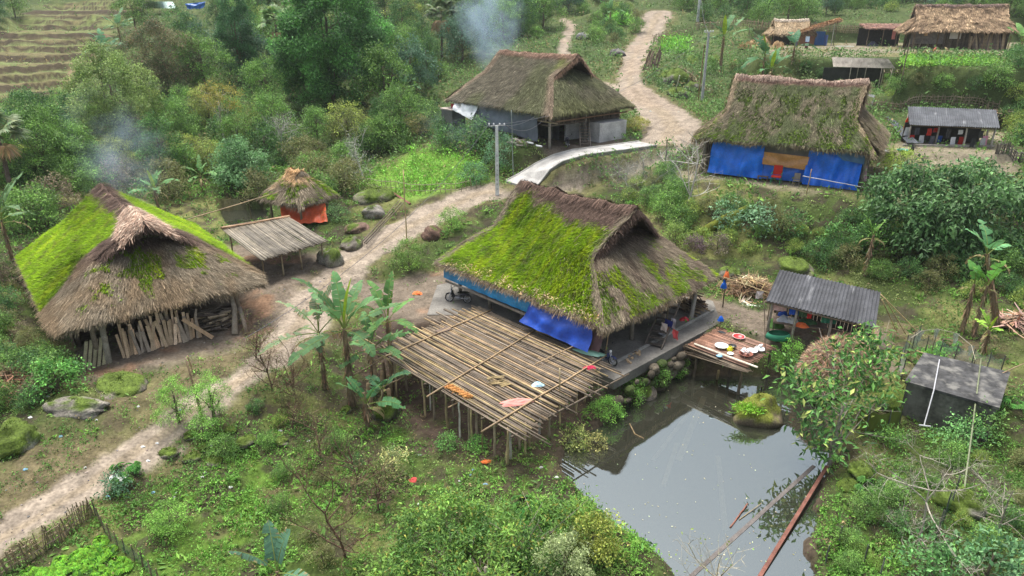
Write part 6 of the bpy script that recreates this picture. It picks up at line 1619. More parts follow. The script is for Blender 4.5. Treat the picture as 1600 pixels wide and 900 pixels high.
# leaning poles and boards beside the road
for i in range(3):
    loose_pole(['upper', 'middle', 'lower'][i] + ' of the three long poles lying beside the roadside boulders', 566 + i * 3, 378 + i * 1.5, 1.3, 624 + i * 3, 313 + i * 2, 2.4, .05, BAM_G * .8)
mb = MB(); a, b = ground_at(613, 303), ground_at(641, 320); a = np.array(a) + (0, 0, .15); b = np.array(b) + (0, 0, .1); mb.tube([a, b], .11, 4, (.22, .10, .08)); tag(mb.build('board', M_WOOD), 'dark red board lying across the top of the long poles', 'board')
loose_pole('tall single bamboo pole standing at the left edge of the road', 636, 386, 1.2, 630, 265, 6.9, .05, BAM_Y * .9)
loose_pole('thin pole with a yellow tip standing before the net curtain', 802, 279, 3.2, 799, 172, 9.6, .045, (.34, .38, .36))
loose_pole('slanting bamboo pole above the small pond toward the pointed hut', 262, 352, 3.2, 435, 300, 4.6, .04, BAM)
loose_pole('forked stake holding up the slanting pole beside the small pond', 395, 352, .8, 388, 312, 3.3, .04, BAM_G)
loose_pole('brown stake leaning at the roadside below the left house', 318, 660, -.5, 290, 558, 2.4, .05, (.22, .15, .09))
loose_pole('short pale stake in the soil before the left house planks', 302, 582, 0, 293, 556, 1.0, .045, BAM)
# litter
rg = np.random.default_rng(2)
for i in range(34):
    x, y = rg.uniform(20, 520), rg.uniform(600, 790)
    if i > 24: x, y = rg.uniform(640, 900), rg.uniform(690, 790)
    g_ = ground_at(x, y); c = [(.72, .72, .70), (.6, .6, .62), (.25, .45, .6), (.7, .7, .68)][rg.integers(4)]; mb = MB(); heap(mb, (0, 0, 0), rg.uniform(.05, .13), .07, .06, c, i, 9, 4, .5)
    tag(mb.build('litter', M_PLASTIC, loc=g_), 'small scrap of pale litter on the ground by the road or deck', 'litter', 'scraps of litter')
crumple('cloth', 'salmon red rag on the ground below the front corner of the deck', 'cloth', ground_at(644, 752), .2, .26, .1, (.48, .08, .07), 105)
crumple('plastic_bag', 'white plastic bag caught on the roadside below the left house', 'bag', ground_at(183, 748), .4, .25, .18, (.75, .75, .74), 106, 0, M_PLASTIC)
crumple('cloth', 'small orange and blue cloth dropped left of the patio', 'cloth', ground_at(652, 459), .3, .4, .15, (.68, .18, .06), 107, 1.0)
crumple('cloth', 'pair of orange and blue rags under the deck front edge', 'cloth', ground_at(760, 722), .3, .15, .1, (.6, .15, .04), 108)

# ------------------------------------------------------------------ palm leaf pile right of the central house
def leaf_pile(name, label, p, rx, ry, h, n, col, seed, ln=(.8, 1.6), wd=(.02, .05)):
    rg = np.random.default_rng(seed); mb = MB(); heap(mb, (0, 0, -.05), rx * .8, ry * .8, h * .8, np.array(col) * .5, seed, rough=.4)
    P = np.stack([rg.normal(size=n) * rx * .45, rg.normal(size=n) * ry * .45, np.zeros(n)], 1); P[:, 2] = h * np.exp(-(P[:, 0] / rx) ** 2 * 1.5 - (P[:, 1] / ry) ** 2 * 1.5) * rg.uniform(.5, 1.1, n)
    D = rdirs(rg, n); D[:, 2] *= .25; D[:, 0] += .5; cc = jcol(rg, col, n, .35)
    mb.quads(ribbons(rg, P, D, rdirs(rg, n, 2), rg.uniform(*ln, n), rg.uniform(*wd, n), cc, drop=.3), cc)
    return tag(mb.build(name, M_THATCH, loc=p), label, 'leaves')
leaf_pile('palm_leaf_pile', 'heap of dry brown palm leaves between the central house and kitchen shed', ground_at(1165, 456), 2.2, 1.3, .9, 1100, (.22, .145, .085), 1, (.7, 1.5), (.01, .032))
leaf_pile('palm_leaf_pile', 'fan of pale yellow palm leaves on top of the brown leaf heap', (*at(1172, 440, .9)[:2], .9), .8, .5, .3, 120, (.48, .37, .20), 2, (.6, 1.0), (.012, .035))
leaf_pile('root_pile', 'splayed white palm roots lying on the yard before the leaf heap', ground_at(1162, 474), .5, .35, .2, 60, (.62, .52, .38), 3, (.5, .9), (.02, .04))
leaf_pile('brush_pile', 'heap of dry brown brush at the left edge below the left house', ground_at(12, 608), 1.5, 1.3, .9, 500, (.24, .15, .09), 4, (.6, 1.4), (.015, .035))
leaf_pile('brush_pile', 'dry red brown palm debris at the right edge beside the banana stems', ground_at(1590, 508), 1.2, .7, .7, 200, (.40, .26, .19), 5, (.8, 1.6), (.03, .07))
leaf_pile('brush_pile', 'thatch bundle slumped on the slope right of the long dark shed', ground_at(1562, 186), 1.6, .7, .9, 260, (.28, .18, .12), 6, (.6, 1.2), (.04, .08))
for i in range(11):
    rg = np.random.default_rng(i); g_ = ground_at(1004 + i * 2.2, 110); mb = MB(); culm(mb, (g_[0], g_[1], g_[2] - .1), (g_[0] + .9 + rg.normal() * .3, g_[1] + .5, g_[2] + 2.6 + rg.normal() * .3), .10, np.array((.16, .11, .09)) * rg.uniform(.7, 1.4))
    tag(mb.build('log', M_WOOD), 'slim dark log in the upright stack at the upper road', 'log', 'logs stacked upright at the upper road')

# ------------------------------------------------------------------ poles and wires
def upole(label, base, top, r, col, arm=.9):
    p = np.array(base); h = top; t = thing('utility_pole', label, 'utility pole', tuple(p))
    mb = MB(); w = r
    mb.add([(-w, -w * .7, -.4), (w, -w * .7, -.4), (w, w * .7, -.4), (-w, w * .7, -.4), (-w * .7, -w * .5, h), (w * .7, -w * .5, h), (w * .7, w * .5, h), (-w * .7, w * .5, h)], [(0, 3, 2, 1), (4, 5, 6, 7), (0, 1, 5, 4), (1, 2, 6, 5), (2, 3, 7, 6), (3, 0, 4, 7)], col)
    for k in range(8): mb.box((0, -w * .68, h * (.08 + k * .07)), (w * .4, .02, h * .03), 0, (.38, .38, .37))
    mb.build('pole', M_CONC, t)
    mb = MB(); mb.tube([(-arm, 0, h - .05), (arm, 0, h + .05)], .04, 6, (.4, .4, .4)); mb.build('crossarm', M_PAINT, t)
    for s in (-1, -.4, .4, 1):
        mb = MB(); mb.lathe([(.0, 0), (.07, 0), (.05, .08), (.08, .12), (.03, .2), (0, .2)], n=8, col=(.6, .6, .62)); mb.build('insulator', M_PLASTIC, t, loc=(arm * s * .95, 0, h + .03))
    return t
b1 = at(777, 303, 2.7); up1 = upole('pale square concrete utility pole rising behind the central moss roof', b1, 6.1, .18, (.68, .68, .66), .7)
b2 = ground_at(1097, 156); up2 = upole('slim grey utility pole left of the tarpaulin house with poles leaning on it', b2, 7.6, .15, (.42, .42, .42), .5)
b3 = ground_at(1090, 34); up3 = upole('distant grey utility pole at the very top right of the road', b3, 6.5, .25, (.55, .56, .57), .9)
loose_pole('brown pole leaning beside the slim grey utility pole', 1091, 156, 8.4, 1101, 70, 15.2, .06, (.25, .16, .11))
loose_pole('white barked stake leaning out of the boulders at the road bend', 1053, 152, 8.2, 1062, 118, 11.2, .07, (.5, .5, .46))
loose_pole('upright pole standing behind the ridge of the smoking house', 925, 148, 9, 924, 118, 12.2, .05, BAM)
def wire(label, a, b, sag, r=.018):
    a = np.array(a); b = np.array(b); f = np.linspace(0, 1, 16)[:, None]; P = a + (b - a) * f; P[:, 2] -= (4 * f * (1 - f))[:, 0] * sag
    mb = MB(); mb.tube(P, r, 4, (.10, .10, .11)); tag(mb.build('power_wire', M_PLASTIC), label, 'wire')
t1_ = (b1[0], b1[1], b1[2] + 6.2); wire('power wire from the pale concrete pole to the smoking house', t1_, wloc(H3, 6.5, -5.5, 3.2), .5)
wire('second power wire from the pale concrete pole to the eave beam', (t1_[0] + .7, t1_[1], t1_[2]), wloc(H3, 7.5, -5.5, 3.0), .9)
wire('long power wire from the pale pole over the left house yard', (t1_[0] - .7, t1_[1], t1_[2]), at(380, 530, 2.5), 1.6)
wire('power wire from the slim grey pole to the distant top pole', (b2[0], b2[1], b2[2] + 7.6), (b3[0], b3[1], b3[2] + 6.5), 1.5)
wire('power wire from the slim grey pole to the pale pole', (b2[0], b2[1], b2[2] + 7.5), t1_, 2.0)

# ------------------------------------------------------------------ fences
def picket_fence(label, pts, h, n, col, seed=1, wattle=3, lean=.12, group=None, w=.035, spread=True):
    """bamboo fence: individual pickets in one panel, with bound rails"""
    rg = np.random.default_rng(seed); P = np.array(pts, float); t = thing('bamboo_fence', label, 'fence', tuple(P[0]))
    L = np.concatenate([[0], np.cumsum(np.linalg.norm(np.diff(P[:, :2], axis=0), axis=1))]); f = np.linspace(0, L[-1], n)
    X = np.stack([np.interp(f, L, P[:, k]) for k in range(2)], 1); Z = height(X[:, 0], X[:, 1]); mb = MB()
    for i in range(n):
        a = np.array((X[i, 0], X[i, 1], Z[i] - .1)); b = a + np.array([rg.normal() * lean, rg.normal() * lean, h * rg.uniform(.8, 1.15)]); culm(mb, a, b, w * rg.uniform(.7, 1.2), np.array(col) * rg.uniform(.65, 1.35), rg, n=3, sides=4)
    world_part(mb, 'pickets', M_BAMBOO, t)
    for k in range(wattle):
        mb = MB(); z = h * (.25 + .5 * k / max(1, wattle - 1)); mb.tube(np.concatenate([X[::3] + rg.normal(size=(len(X[::3]), 2)) * .02, (Z[::3] + z)[:, None]], 1), w * .9, 4, np.array(col) * .9); world_part(mb, 'rail', M_BAMBOO, t)
    return t
FC = (.26, .20, .13)
picket_fence('old picket fence of split bamboo along the road at the bottom left', [ground_at(x, y) for x, y in [(-25, 925), (10, 900), (60, 868), (105, 838), (147, 806)]], 1.0, 74, FC, 1, w=.028)
net_wall('net_fence', 'dark green net fence curving around the vegetable patch at the bottom left', 'fence', [ground_at(x, y) for x, y in [(150, 806), (165, 835), (190, 862), (222, 885), (250, 915)]], .75, (.06, .14, .11), M_NET, 9, postc=(.2, .15, .1), sag=.25)
picket_fence('long brown bamboo fence along the top behind the small pale hut', [ground_at(x, y) for x, y in [(1085, 47), (1180, 45), (1300, 50), (1360, 52)]], 1.6, 150, FC, 2, w=.06, lean=.25)
picket_fence('bamboo fence along the upper road above the banana plants', [ground_at(x, y) for x, y in [(1020, 66), (1050, 60), (1085, 52)]], 1.5, 36, FC, 3, w=.05, lean=.2)
picket_fence('low woven fence on the slope behind the long dark shed', [ground_at(x, y) for x, y in [(1350, 176), (1420, 166), (1520, 166), (1560, 176)]], 1.2, 110, (.20, .16, .11), 4, w=.045, lean=.2)
picket_fence('short woven fence at the right edge below the long dark shed', [ground_at(x, y) for x, y in [(1555, 240), (1580, 248), (1620, 252)]], 1.1, 50, (.17, .15, .13), 5, w=.045)
picket_fence('fallen bamboo fence sloping left of the tarpaulin house', [ground_at(x, y) for x, y in [(1060, 112), (1085, 130), (1110, 152)]], 1.0, 60, (.28, .21, .13), 6, w=.05, lean=.3)
picket_fence('thin bamboo fence around the bright green plot beside the road', [ground_at(x, y) for x, y in [(575, 292), (640, 302), (700, 303), (752, 292)]], 1.1, 24, (.28, .24, .16), 7, w=.03, lean=.1, wattle=2)
# trellis
tr = thing('trellis', 'bamboo trellis on posts over the slope below the two motorcycles', 'trellis', ground_at(1455, 120)); mb = MB()
A, B, C, D = [np.array(at(*q)) for q in [(1380, 99, 11.4), (1500, 103, 11.2), (1508, 115, 10.9), (1382, 113, 10.9)]]
for i in range(13): f = i / 12; culm(mb, A * (1 - f) + B * f, D * (1 - f) + C * f, .045, BAM_G, n=3)
for i in range(5): f = i / 4; culm(mb, A * (1 - f) + D * f, B * (1 - f) + C * f, .045, BAM_G, n=3)
world_part(mb, 'lattice', M_BAMBOO, tr)
for q in (C, D, (C + D) / 2):
    mb = MB(); culm(mb, (q[0], q[1], gz(q[0], q[1]) - .2), q, .06, BAM_G); world_part(mb, 'post', M_BAMBOO, tr)
for i, (x, y, h) in enumerate([(1039, 262, 2.6), (1262, 70, 4.5), (1400, 135, 5.2), (1407, 133, 5.0), (1436, 285, 1.5), (1130, 60, 3.0), (1170, 58, 2.5), (1350, 225, 2.2)]):
    if i in (1,): continue
    g_ = ground_at(x, y); mb = MB(); culm(mb, (g_[0], g_[1], g_[2] - .2), (g_[0] + .3 * math.sin(i), g_[1], g_[2] + h), .07, BAM_G); tag(mb.build('stake', M_BAMBOO),
        ['dark stake at the road bend left of the tarpaulin house', '', 'tall leaning stake at the right end of the bark shelter', 'second leaning stake at the right end of the bark shelter', 'short stake under the lean-to at the edge of the terrace', 'stake among the banana plants near the top fence', 'thin stake right of the banana plants near the top fence', 'stake behind the right eave of the tarpaulin house'][i], 'stake')

# ------------------------------------------------------------------ plants: builders
def trunk_mesh(rng, h, r, limbs, col=(.16, .13, .10), lean=(0, 0), forks=True):
    """tapered trunk with limbs running to the given lobe centres"""
    mb = MB(); n = 7; f = np.linspace(0, 1, n)
    P = np.stack([lean[0] * f + rng.normal(size=n) * .04 * h * f * (1 - f), lean[1] * f + rng.normal(size=n) * .04 * h * f * (1 - f), -.3 + (h + .3) * f], 1)
    mb.tube(P, r * (1.15 - .65 * f), 7, col)
    for c in limbs:
        c = np.array(c); k = rng.uniform(.35, .85); s = P[int(k * (n - 1))]; m = (s + c) / 2 + rng.normal(size=3) * .06 * h; m[2] = max(m[2], s[2])
        q = np.stack([s * (1 - t) ** 2 + 2 * m * t * (1 - t) + c * t * t for t in np.linspace(0, 1, 6)])
        mb.tube(q, r * .5 * (1 - k * .4) * np.linspace(1, .22, 6), 5, col)
        if forks:
            for _ in range(3):
                t = rng.integers(2, 5); e = q[t] + rdirs(rng, 1, .3)[0] * np.linalg.norm(c - s) * .45
                mb.tube([q[t], (q[t] + e) / 2 + rng.normal(size=3) * .03 * h, e], r * .2 * np.array([1, .6, .25]), 4, col)
    return mb

def crown_mesh(rng, lobes, dens, ls, col, col2=None, per=9, up=.25, droop=.15, wd=.45, spread=1.0, tip=None, rim=.55, gap=.42):
    """leaf clumps on the surface and inside of overlapping lobes (x, y, z, rx, rz)"""
    mb = MB(); lobes = np.array(lobes, float)
    for i, (x, y, z, r, rz) in enumerate(lobes):
        n = int(dens * r * r * 12 * .8); ns = int(rng.integers(13, 19)); sd_ = rdirs(rng, ns, .35); sr = rng.uniform(.20, .38, ns); sv = rng.random(ns)
        j_ = rng.choice(ns, n, p=sr ** 2 / (sr ** 2).sum()); ds = sd_[j_]; d2 = unit(rdirs(rng, n) + ds * .5 + np.array([0, 0, .45]))
        off = ds * rng.uniform(max(rim, .66), .86, ns)[j_][:, None] + d2 * (sr[j_] * (.75 + .35 * rng.random(n)))[:, None]
        c = np.array([x, y, z]) + off * np.array([r, r, rz]); d = unit(ds * .5 + d2); g = sv[j_]
        ok = np.ones(n, bool)
        for j, (a, b, e, r2, rz2) in enumerate(lobes):
            if j != i: ok &= (((c - (a, b, e)) / (r2, r2, rz2)) ** 2).sum(1) > .45
        c = c[ok]; d = d[ok]; g = g[ok]; n = len(c)
        if n == 0: continue
        base = np.array(col)[None] * np.ones((n, 1))
        if col2 is not None: base = mix(base, np.array(col2)[None], sstep(.3, .75, rng.random(n) * .6 + g * .5))
        base = base * np.exp(rng.normal(size=(n, 1)) * .18) * (.72 + .6 * g[:, None])
        P = np.repeat(c, per, 0) + rng.normal(size=(n * per, 3)) * ls * 1.1 * spread
        D = rdirs(rng, n * per, up) + np.repeat(d, per, 0) * .8; D[:, 2] -= droop
        Nn = np.repeat(d, per, 0) * .7 + rdirs(rng, n * per) * .6 + np.array([0, 0, .6])
        cc = np.repeat(base, per, 0) * np.exp(rng.normal(size=(n * per, 1)) * .18)
        if tip is not None:
            m = rng.random(n * per) < tip[1]; cc[m] = np.array(tip[0]) * np.exp(rng.normal(size=(m.sum(), 1)) * .2)
        l = ls * rng.uniform(.7, 1.35, n * per)
        mb.quads(leaf_quads(P, D, Nn, l, l * wd * rng.uniform(.8, 1.2, n * per), droop=.12), np.clip(cc, .004, .8))
    return mb

def round_lobes(rng, H, Rr, n, z0=.35, flat=.8, conic=0.0):
    out = []
    for i in range(n):
        a = i * 2.4 + rng.normal() * .3; f = (i + .5) / n; zz = z0 + (1 - z0) * f
        rad = Rr * math.sqrt(max(.05, 1 - (2 * abs(f - .38)) ** 2 * .8)) * (1 - conic * f)
        r = Rr * rng.uniform(.42, .58) * (1 - conic * f * .6)
        out.append((math.cos(a) * rad * .58, math.sin(a) * rad * .58, H * zz - r * .25, r, r * flat))
    out.append((0, 0, H * (.62 + .1 * z0), Rr * .62, Rr * .6 * flat))
    return out

def make_tree(label, p, H, Rr, seed, col, col2, ls, dens=5, per=9, group=None, name='tree', cat='tree', nl=9, z0=.35, conic=0, flat=.8, tr=.16, tcol=(.15, .12, .09), rz=0, lobes=None, **k):
    rng = np.random.default_rng(seed); t = thing(name, label, cat, p, rz, group)
    lb = lobes if lobes is not None else round_lobes(rng, H, Rr, nl, z0, flat, conic)
    trunk_mesh(rng, H * .72, tr, [l[:3] for l in lb], tcol).build('trunk', M_BARK, t, smooth=True)
    crown_mesh(rng, lb, dens, ls, col, col2, per, **k).build('crown', M_LEAF, t)
    return t

def bare_mesh(rng, H, r, n1, levels=3, col=(.30, .27, .23), spread=.9, up=.5, start=.2, kink=.12):
    mb = MB(); tips = []
    def grow(p, d, l, r, lev):
        n = 5; P = [p]; dd = d.copy()
        for i in range(n):
            dd = unit(dd + rng.normal(size=3) * kink + np.array([0, 0, .04])); P.append(P[-1] + dd * l / n)
        mb.tube(P, r * np.linspace(1, .45, n + 1), 5 if lev < 2 else 3, np.array(col) * rng.uniform(.8, 1.2), cap=False)
        tips.append(P[-1])
        if lev < levels:
            k = rng.integers(3, 6) if lev else n1
            for j in range(k):
                q = P[rng.integers(max(1, int(start * n)), n + 1)]; nd = unit(dd * .6 + rdirs(rng, 1)[0] * spread + np.array([0, 0, up * .4]))
                grow(np.array(q), nd, l * rng.uniform(.45, .75), r * .5, lev + 1)
    grow(np.array([0, 0, -.2]), unit(np.array([rng.normal() * .1, rng.normal() * .1, 1.0])), H * .6, r, 0)
    return mb, np.array(tips)

def bare_tree(label, p, H, seed, col, n1=6, levels=4, r=.09, leaves=None, name='bare_tree', cat='tree', group=None, lean=0, **k):
    rng = np.random.default_rng(seed); t = thing(name, label, cat, p, rng.random() * 6, group)
    mb, tips = bare_mesh(rng, H, r, n1, levels, col, **k); mb.build('trunk', M_BARK, t)
    if leaves:
        c, n, ls = leaves; i = rng.integers(0, len(tips), n); P = tips[i] + rng.normal(size=(n, 3)) * ls * 1.2
        mb = MB(); mb.quads(leaf_quads(P, rdirs(rng, n), rdirs(rng, n, 1), ls * rng.uniform(.6, 1.2, n), ls * .5 * rng.uniform(.8, 1.2, n)), jcol(rng, c, n, .25)); mb.build('crown', M_LEAF, t)
    return t

def banana_leaf(rng, L, Wd, az, el, bend, col, torn=.4, dry=0.0, stalk=.25):
    """arching banana leaf with midrib; blade split into strips that hang separately"""
    mb = MB(); n = 30; f = np.linspace(0, 1, n + 1)
    ang = el - bend * f ** 1.4; ds = L / n; x = np.concatenate([[0], np.cumsum(np.cos(ang[:-1]) * ds)]); z = np.concatenate([[0], np.cumsum(np.sin(ang[:-1]) * ds)])
    ca, sa = math.cos(az), math.sin(az); P = np.stack([x * ca, x * sa, z], 1); S = np.array([-sa, ca, 0.0])
    w = Wd * np.sin(np.clip((f - stalk) / (1 - stalk), 0, 1) ** .7 * PI) ** .55
    mb.tube(P, .028 * (1.2 - f), 4, (.24, .30, .08), cap=False)
    N_ = np.stack([-np.sin(ang) * ca, -np.sin(ang) * sa, np.cos(ang)], 1); cc = np.array(col)
    for s in (-1, 1):
        d0 = rng.uniform(-.15, .35); cur = d0
        for i in range(n):
            if f[i + 1] <= stalk: continue
            if rng.random() < torn: cur = d0 + rng.uniform(-.25, .7)
            gap = .06 * ds if rng.random() < torn else 0
            dirv = S * s * math.cos(cur) + N_[i] * .30 * math.cos(cur) - np.array([0, 0, 1.0]) * math.sin(cur)
            a, b = P[i], P[i + 1] - (P[i + 1] - P[i]) * (gap / ds * 2)
            fw = (P[i + 1] - P[i]) * .9
            c = cc * rng.uniform(.82, 1.2); edge = c if rng.random() > dry else np.array((.30, .22, .11))
            m1, m2 = a + dirv * w[i] * .5 + fw * .3, b + dirv * w[i + 1] * .5 + fw * .3
            e1, e2 = a + dirv * w[i] + fw * .8 - (0, 0, .05 * w[i]), b + dirv * w[i + 1] + fw * .8 - (0, 0, .05 * w[i])
            mb.add([a, b, m2, m1, e2, e1], [(0, 1, 2, 3), (3, 2, 4, 5)], np.array([c * 1.1, c * 1.1, c, c, edge, edge]))
    return mb

def banana(label, p, H, seed, nl=7, L=2.3, Wd=.36, col=(.07, .16, .045), torn=.35, dry=.15, new=True, rz=0, group=None, stemcol=(.22, .16, .10), dead=3, els=None, r=.11, lean=(0, 0)):
    rng = np.random.default_rng(seed); t = thing('banana_plant', label, 'banana plant', p, rz, group)
    mb = MB(); f = np.linspace(0, 1, 7); Q = np.stack([lean[0] * f, lean[1] * f, -.2 + (H + .2) * f], 1); mb.tube(Q, r * (1.25 - .6 * f), 8, np.array(stemcol)[None] * (1 + .3 * rng.normal(size=(7, 1)) * .5) * (1 - f[:, None] * .0))
    n = int(30 * H); a = rng.random(n) * 6.28; zz = rng.random(n) * H
    ps = np.stack([np.cos(a) * r * .9 + lean[0] * zz / H, np.sin(a) * r * .9 + lean[1] * zz / H, zz], 1); dd = np.stack([np.cos(a) * .4, np.sin(a) * .4, -np.ones(n)], 1)
    cc = jcol(rng, (.24, .17, .10), n, .3); mb.quads(ribbons(rng, ps, dd, np.stack([np.cos(a), np.sin(a), a * 0], 1), rng.uniform(.2, .5, n), rng.uniform(.02, .05, n), cc, lift=.03), cc)
    mb.build('stem', M_BARK, t)
    for i in range(nl):
        az = i * 2.4 + rng.normal() * .25; el = R((80, 62, 30, 72, 18, 50, 8, 66, 38)[i % 9] + rng.uniform(-6, 6)) if els is None else R(els[i % len(els)])
        b = banana_leaf(rng, L * rng.uniform(.75, 1.1), Wd * rng.uniform(.85, 1.1), az, el, rng.uniform(.5, 1.3), np.array(col) * rng.uniform(.75, 1.35), torn, dry)
        b.build('leaf', M_BLADE, t, loc=(lean[0], lean[1], H - .1))
    if new:
        b = banana_leaf(rng, L * .8, Wd * .55, rng.random() * 6, R(83), .25, (.30, .42, .03), .05, 0, .12); b.build('leaf', M_BLADE, t, loc=(lean[0], lean[1], H - .1))
    for i in range(dead):
        b = banana_leaf(rng, L * .6, Wd * .35, rng.random() * 6, R(10), 1.8, (.24, .17, .10), .8, .5, .2); b.build('dead_leaf', M_LEAFY, t, loc=(lean[0] * .9, lean[1] * .9, H - .3))
    return t

def palm(label, p, H, seed, R0=1.6, n=22, col=(.10, .17, .06), dead=5, rz=0):
    rng = np.random.default_rng(seed); t = thing('palm_tree', label, 'palm', p, rz)
    mb = MB(); f = np.linspace(0, 1, 8); mb.tube(np.stack([.2 * np.sin(f * 2), 0 * f, -.3 + (H + .3) * f], 1), .22 - .08 * f, 8, (.13, .10, .08)); mb.build('trunk', M_BARK, t, smooth=True)
    top = np.array((.2 * math.sin(2), 0, H))
    for i in range(n + dead):
        isd = i >= n; az = i * 2.4; el = rng.uniform(-.2, 1.2) if not isd else rng.uniform(-1.4, -.9); d = np.array([math.cos(az) * math.cos(el), math.sin(az) * math.cos(el), math.sin(el)])
        hub = top + d * R0 * .75; mb = MB(); mb.tube([top, top + d * R0 * .4 + (0, 0, .08), hub], .02, 4, (.15, .18, .06), cap=False)
        S = unit(np.cross(d, (0, 0, 1.0)) + 1e-6); k = 26; th = np.linspace(-2.1, 2.1, k); U = np.cross(S, d)
        Dr = d[None] * np.cos(th)[:, None] + S[None] * np.sin(th)[:, None]; Dr[:, 2] -= .15 + .2 * np.abs(th) / 2
        cc = jcol(rng, (.30, .21, .12) if isd else np.array(col) * rng.uniform(.7, 1.5), k, .15)
        mb.quads(leaf_quads(np.tile(hub, (k, 1)), Dr, np.tile(U, (k, 1)), R0 * .62 * rng.uniform(.8, 1.1, k), np.full(k, .10 * R0), droop=.2), cc); mb.build('dead_frond' if isd else 'frond', M_LEAF, t)
    return t

def big_leaf_plant(label, p, seed, n=10, L=.7, h=.9, col=(.09, .20, .05), cat='plant', name='broadleaf_plant', wd=.5, group=None):
    rng = np.random.default_rng(seed); t = MB()
    for i in range(n):
        az = i * 2.4; el = rng.uniform(.5, 1.2); d = np.array([math.cos(az) * math.cos(el), math.sin(az) * math.cos(el), math.sin(el)]); q = d * h * rng.uniform(.5, 1)
        t.tube([(0, 0, 0), q * .6 + (0, 0, .05), q], .012, 4, np.array(col) * .8, cap=False)
        k = 8; P = np.tile(q, (k, 1)); D = np.array([[math.cos(az + a), math.sin(az + a), -.25] for a in np.linspace(-1.2, 1.2, k)])
        t.quads(leaf_quads(P, D, np.tile((0, 0, 1.0), (k, 1)), np.full(k, L * rng.uniform(.5, .7)), np.full(k, L * wd * .5), droop=.3), jcol(rng, col, k, .2))
    return tag(t.build(name, M_LEAF, loc=p), label, cat, group)

G_DK = (.040, .105, .034); G_MID = (.075, .155, .040); G_LT = (.13, .23, .05); G_YL = (.23, .28, .06); G_HAZE = (.085, .165, .10); G_OL = (.13, .155, .055)  # the blue green is paled, distance haze put into the leaf colour
def down(x, y, e=0.0):
    g_ = ground_at(x, y); return (g_[0], g_[1], g_[2] + e)
def gat(px, base_z):
    """ground position on the line of sight column px at camera depth base_z"""
    a = (px - 800) / FPX * base_z; Y = base_z * (CP + .0) + base_z * 0; 
    for _ in range(8):
        h = gz(a, Y); Y = (base_z + (h - CAM_H) * SP) / CP
    return (a, Y, gz(a, Y))

# ---- individual trees (photo x of the trunk, camera depth)
make_tree('tall rounded dark green tree, the largest crown left of the smoking house', gat(522, 94), 15.5, 7.6, 1, (.05, .135, .038), (.09, .22, .05), .34, 6, 10, nl=16, z0=.22, flat=.95, tr=.3, gap=.30)
make_tree('columnar feathery dark tree left of the largest rounded tree', gat(380, 104), 12.5, 3.6, 2, (.04, .12, .045), (.06, .16, .05), .22, 9, 9, nl=12, z0=.12, conic=.45, flat=1.3, gap=.3)
make_tree('pale olive green tree standing above the smoke of the left house', gat(193, 76), 9.8, 4.6, 3, (.12, .19, .055), (.19, .25, .08), .24, 6, 9, nl=13, z0=.18, flat=.95)
make_tree('rounded tree with rusty flower tips below the terraces shelter', gat(265, 98), 8.5, 5.2, 4, (.09, .13, .055), (.15, .15, .07), .24, 6, 8, nl=11, z0=.2, tip=((.25, .16, .10), .15))
make_tree('bushy mid green tree at the left edge below the terraces', gat(75, 66), 6.2, 3.6, 5, G_MID, G_LT, .2, 6, 9, nl=9, z0=.15)
make_tree('dark bushy tree between the left palm and the olive tree', gat(70, 74), 5.6, 3.6, 6, G_DK, G_MID, .2, 6, 9, nl=8, z0=.15)
make_tree('broad pale green bush with drooping leaves left of the pointed hut', gat(378, 68), 3.6, 2.8, 7, (.08, .17, .065), (.12, .22, .09), .24, 6, 9, nl=8, z0=.1, droop=.5)
t = make_tree('slender yellow green tree with forked white trunk in the woods', gat(352, 78), 7.2, 2.6, 8, (.16, .17, .04), (.24, .20, .04), .16, 4, 6, nl=7, z0=.68, flat=.5, tr=.11, tcol=(.45, .42, .36), gap=.5)
palm('fan palm with a thick dark trunk at the far left edge', gat(18, 62), 5.6, 1, 2.0, 24, (.13, .18, .08))
palm('fan palm with brown hanging fronds at the top above the smoke', gat(690, 118), 7.5, 2, 2.6, 22, (.11, .15, .07), 9)
palm('pale green fan palm left of the largest rounded tree', gat(440, 104), 9.0, 3, 2.3, 20, (.13, .20, .08), 2)
palm('fan palm showing above the crown of the largest rounded tree', gat(437, 126), 6.5, 4, 2.4, 18, (.12, .18, .07), 1)
# the large tree over the right bank
rng = np.random.default_rng(31); lb = []
bx, by, bz = gat(1500, 50.5)
for x, y, z, r in [(1385, 305, 50, 1.7), (1430, 290, 50, 1.9), (1480, 285, 51, 2.0), (1530, 285, 51, 2.0), (1580, 290, 51, 2.0), (1370, 350, 49, 1.5), (1415, 340, 48.5, 1.8), (1465, 345, 48, 2.0), (1520, 340, 48, 2.0), (1575, 345, 48, 2.0), (1440, 380, 48, 1.5), (1500, 390, 48, 1.6), (1560, 390, 48, 1.7), (1400, 375, 48.5, 1.3), (1610, 320, 50, 1.8), (1480, 320, 47.5, 1.6), (1545, 315, 47.5, 1.6)]:
    q = atz(x, y, z); r *= .86; lb.append((q[0] - bx, q[1] - by, q[2] - bz, r, r * .62))
t = thing('tree', 'wide dark leaved tree hanging over the bank at the right edge below the tarpaulin house', 'tree', (bx, by, bz))
trunk_mesh(rng, 4.2, .2, [l[:3] for l in lb], (.17, .15, .12)).build('trunk', M_BARK, t, smooth=True)
crown_mesh(rng, lb[:5] + lb[6:9] + lb[10:13] + lb[14:], 5.2, .37, (.038, .095, .03), (.09, .175, .06), 8, up=0, droop=.9, wd=.42, gap=.50, rim=.4).build('crown', M_LEAF, t)
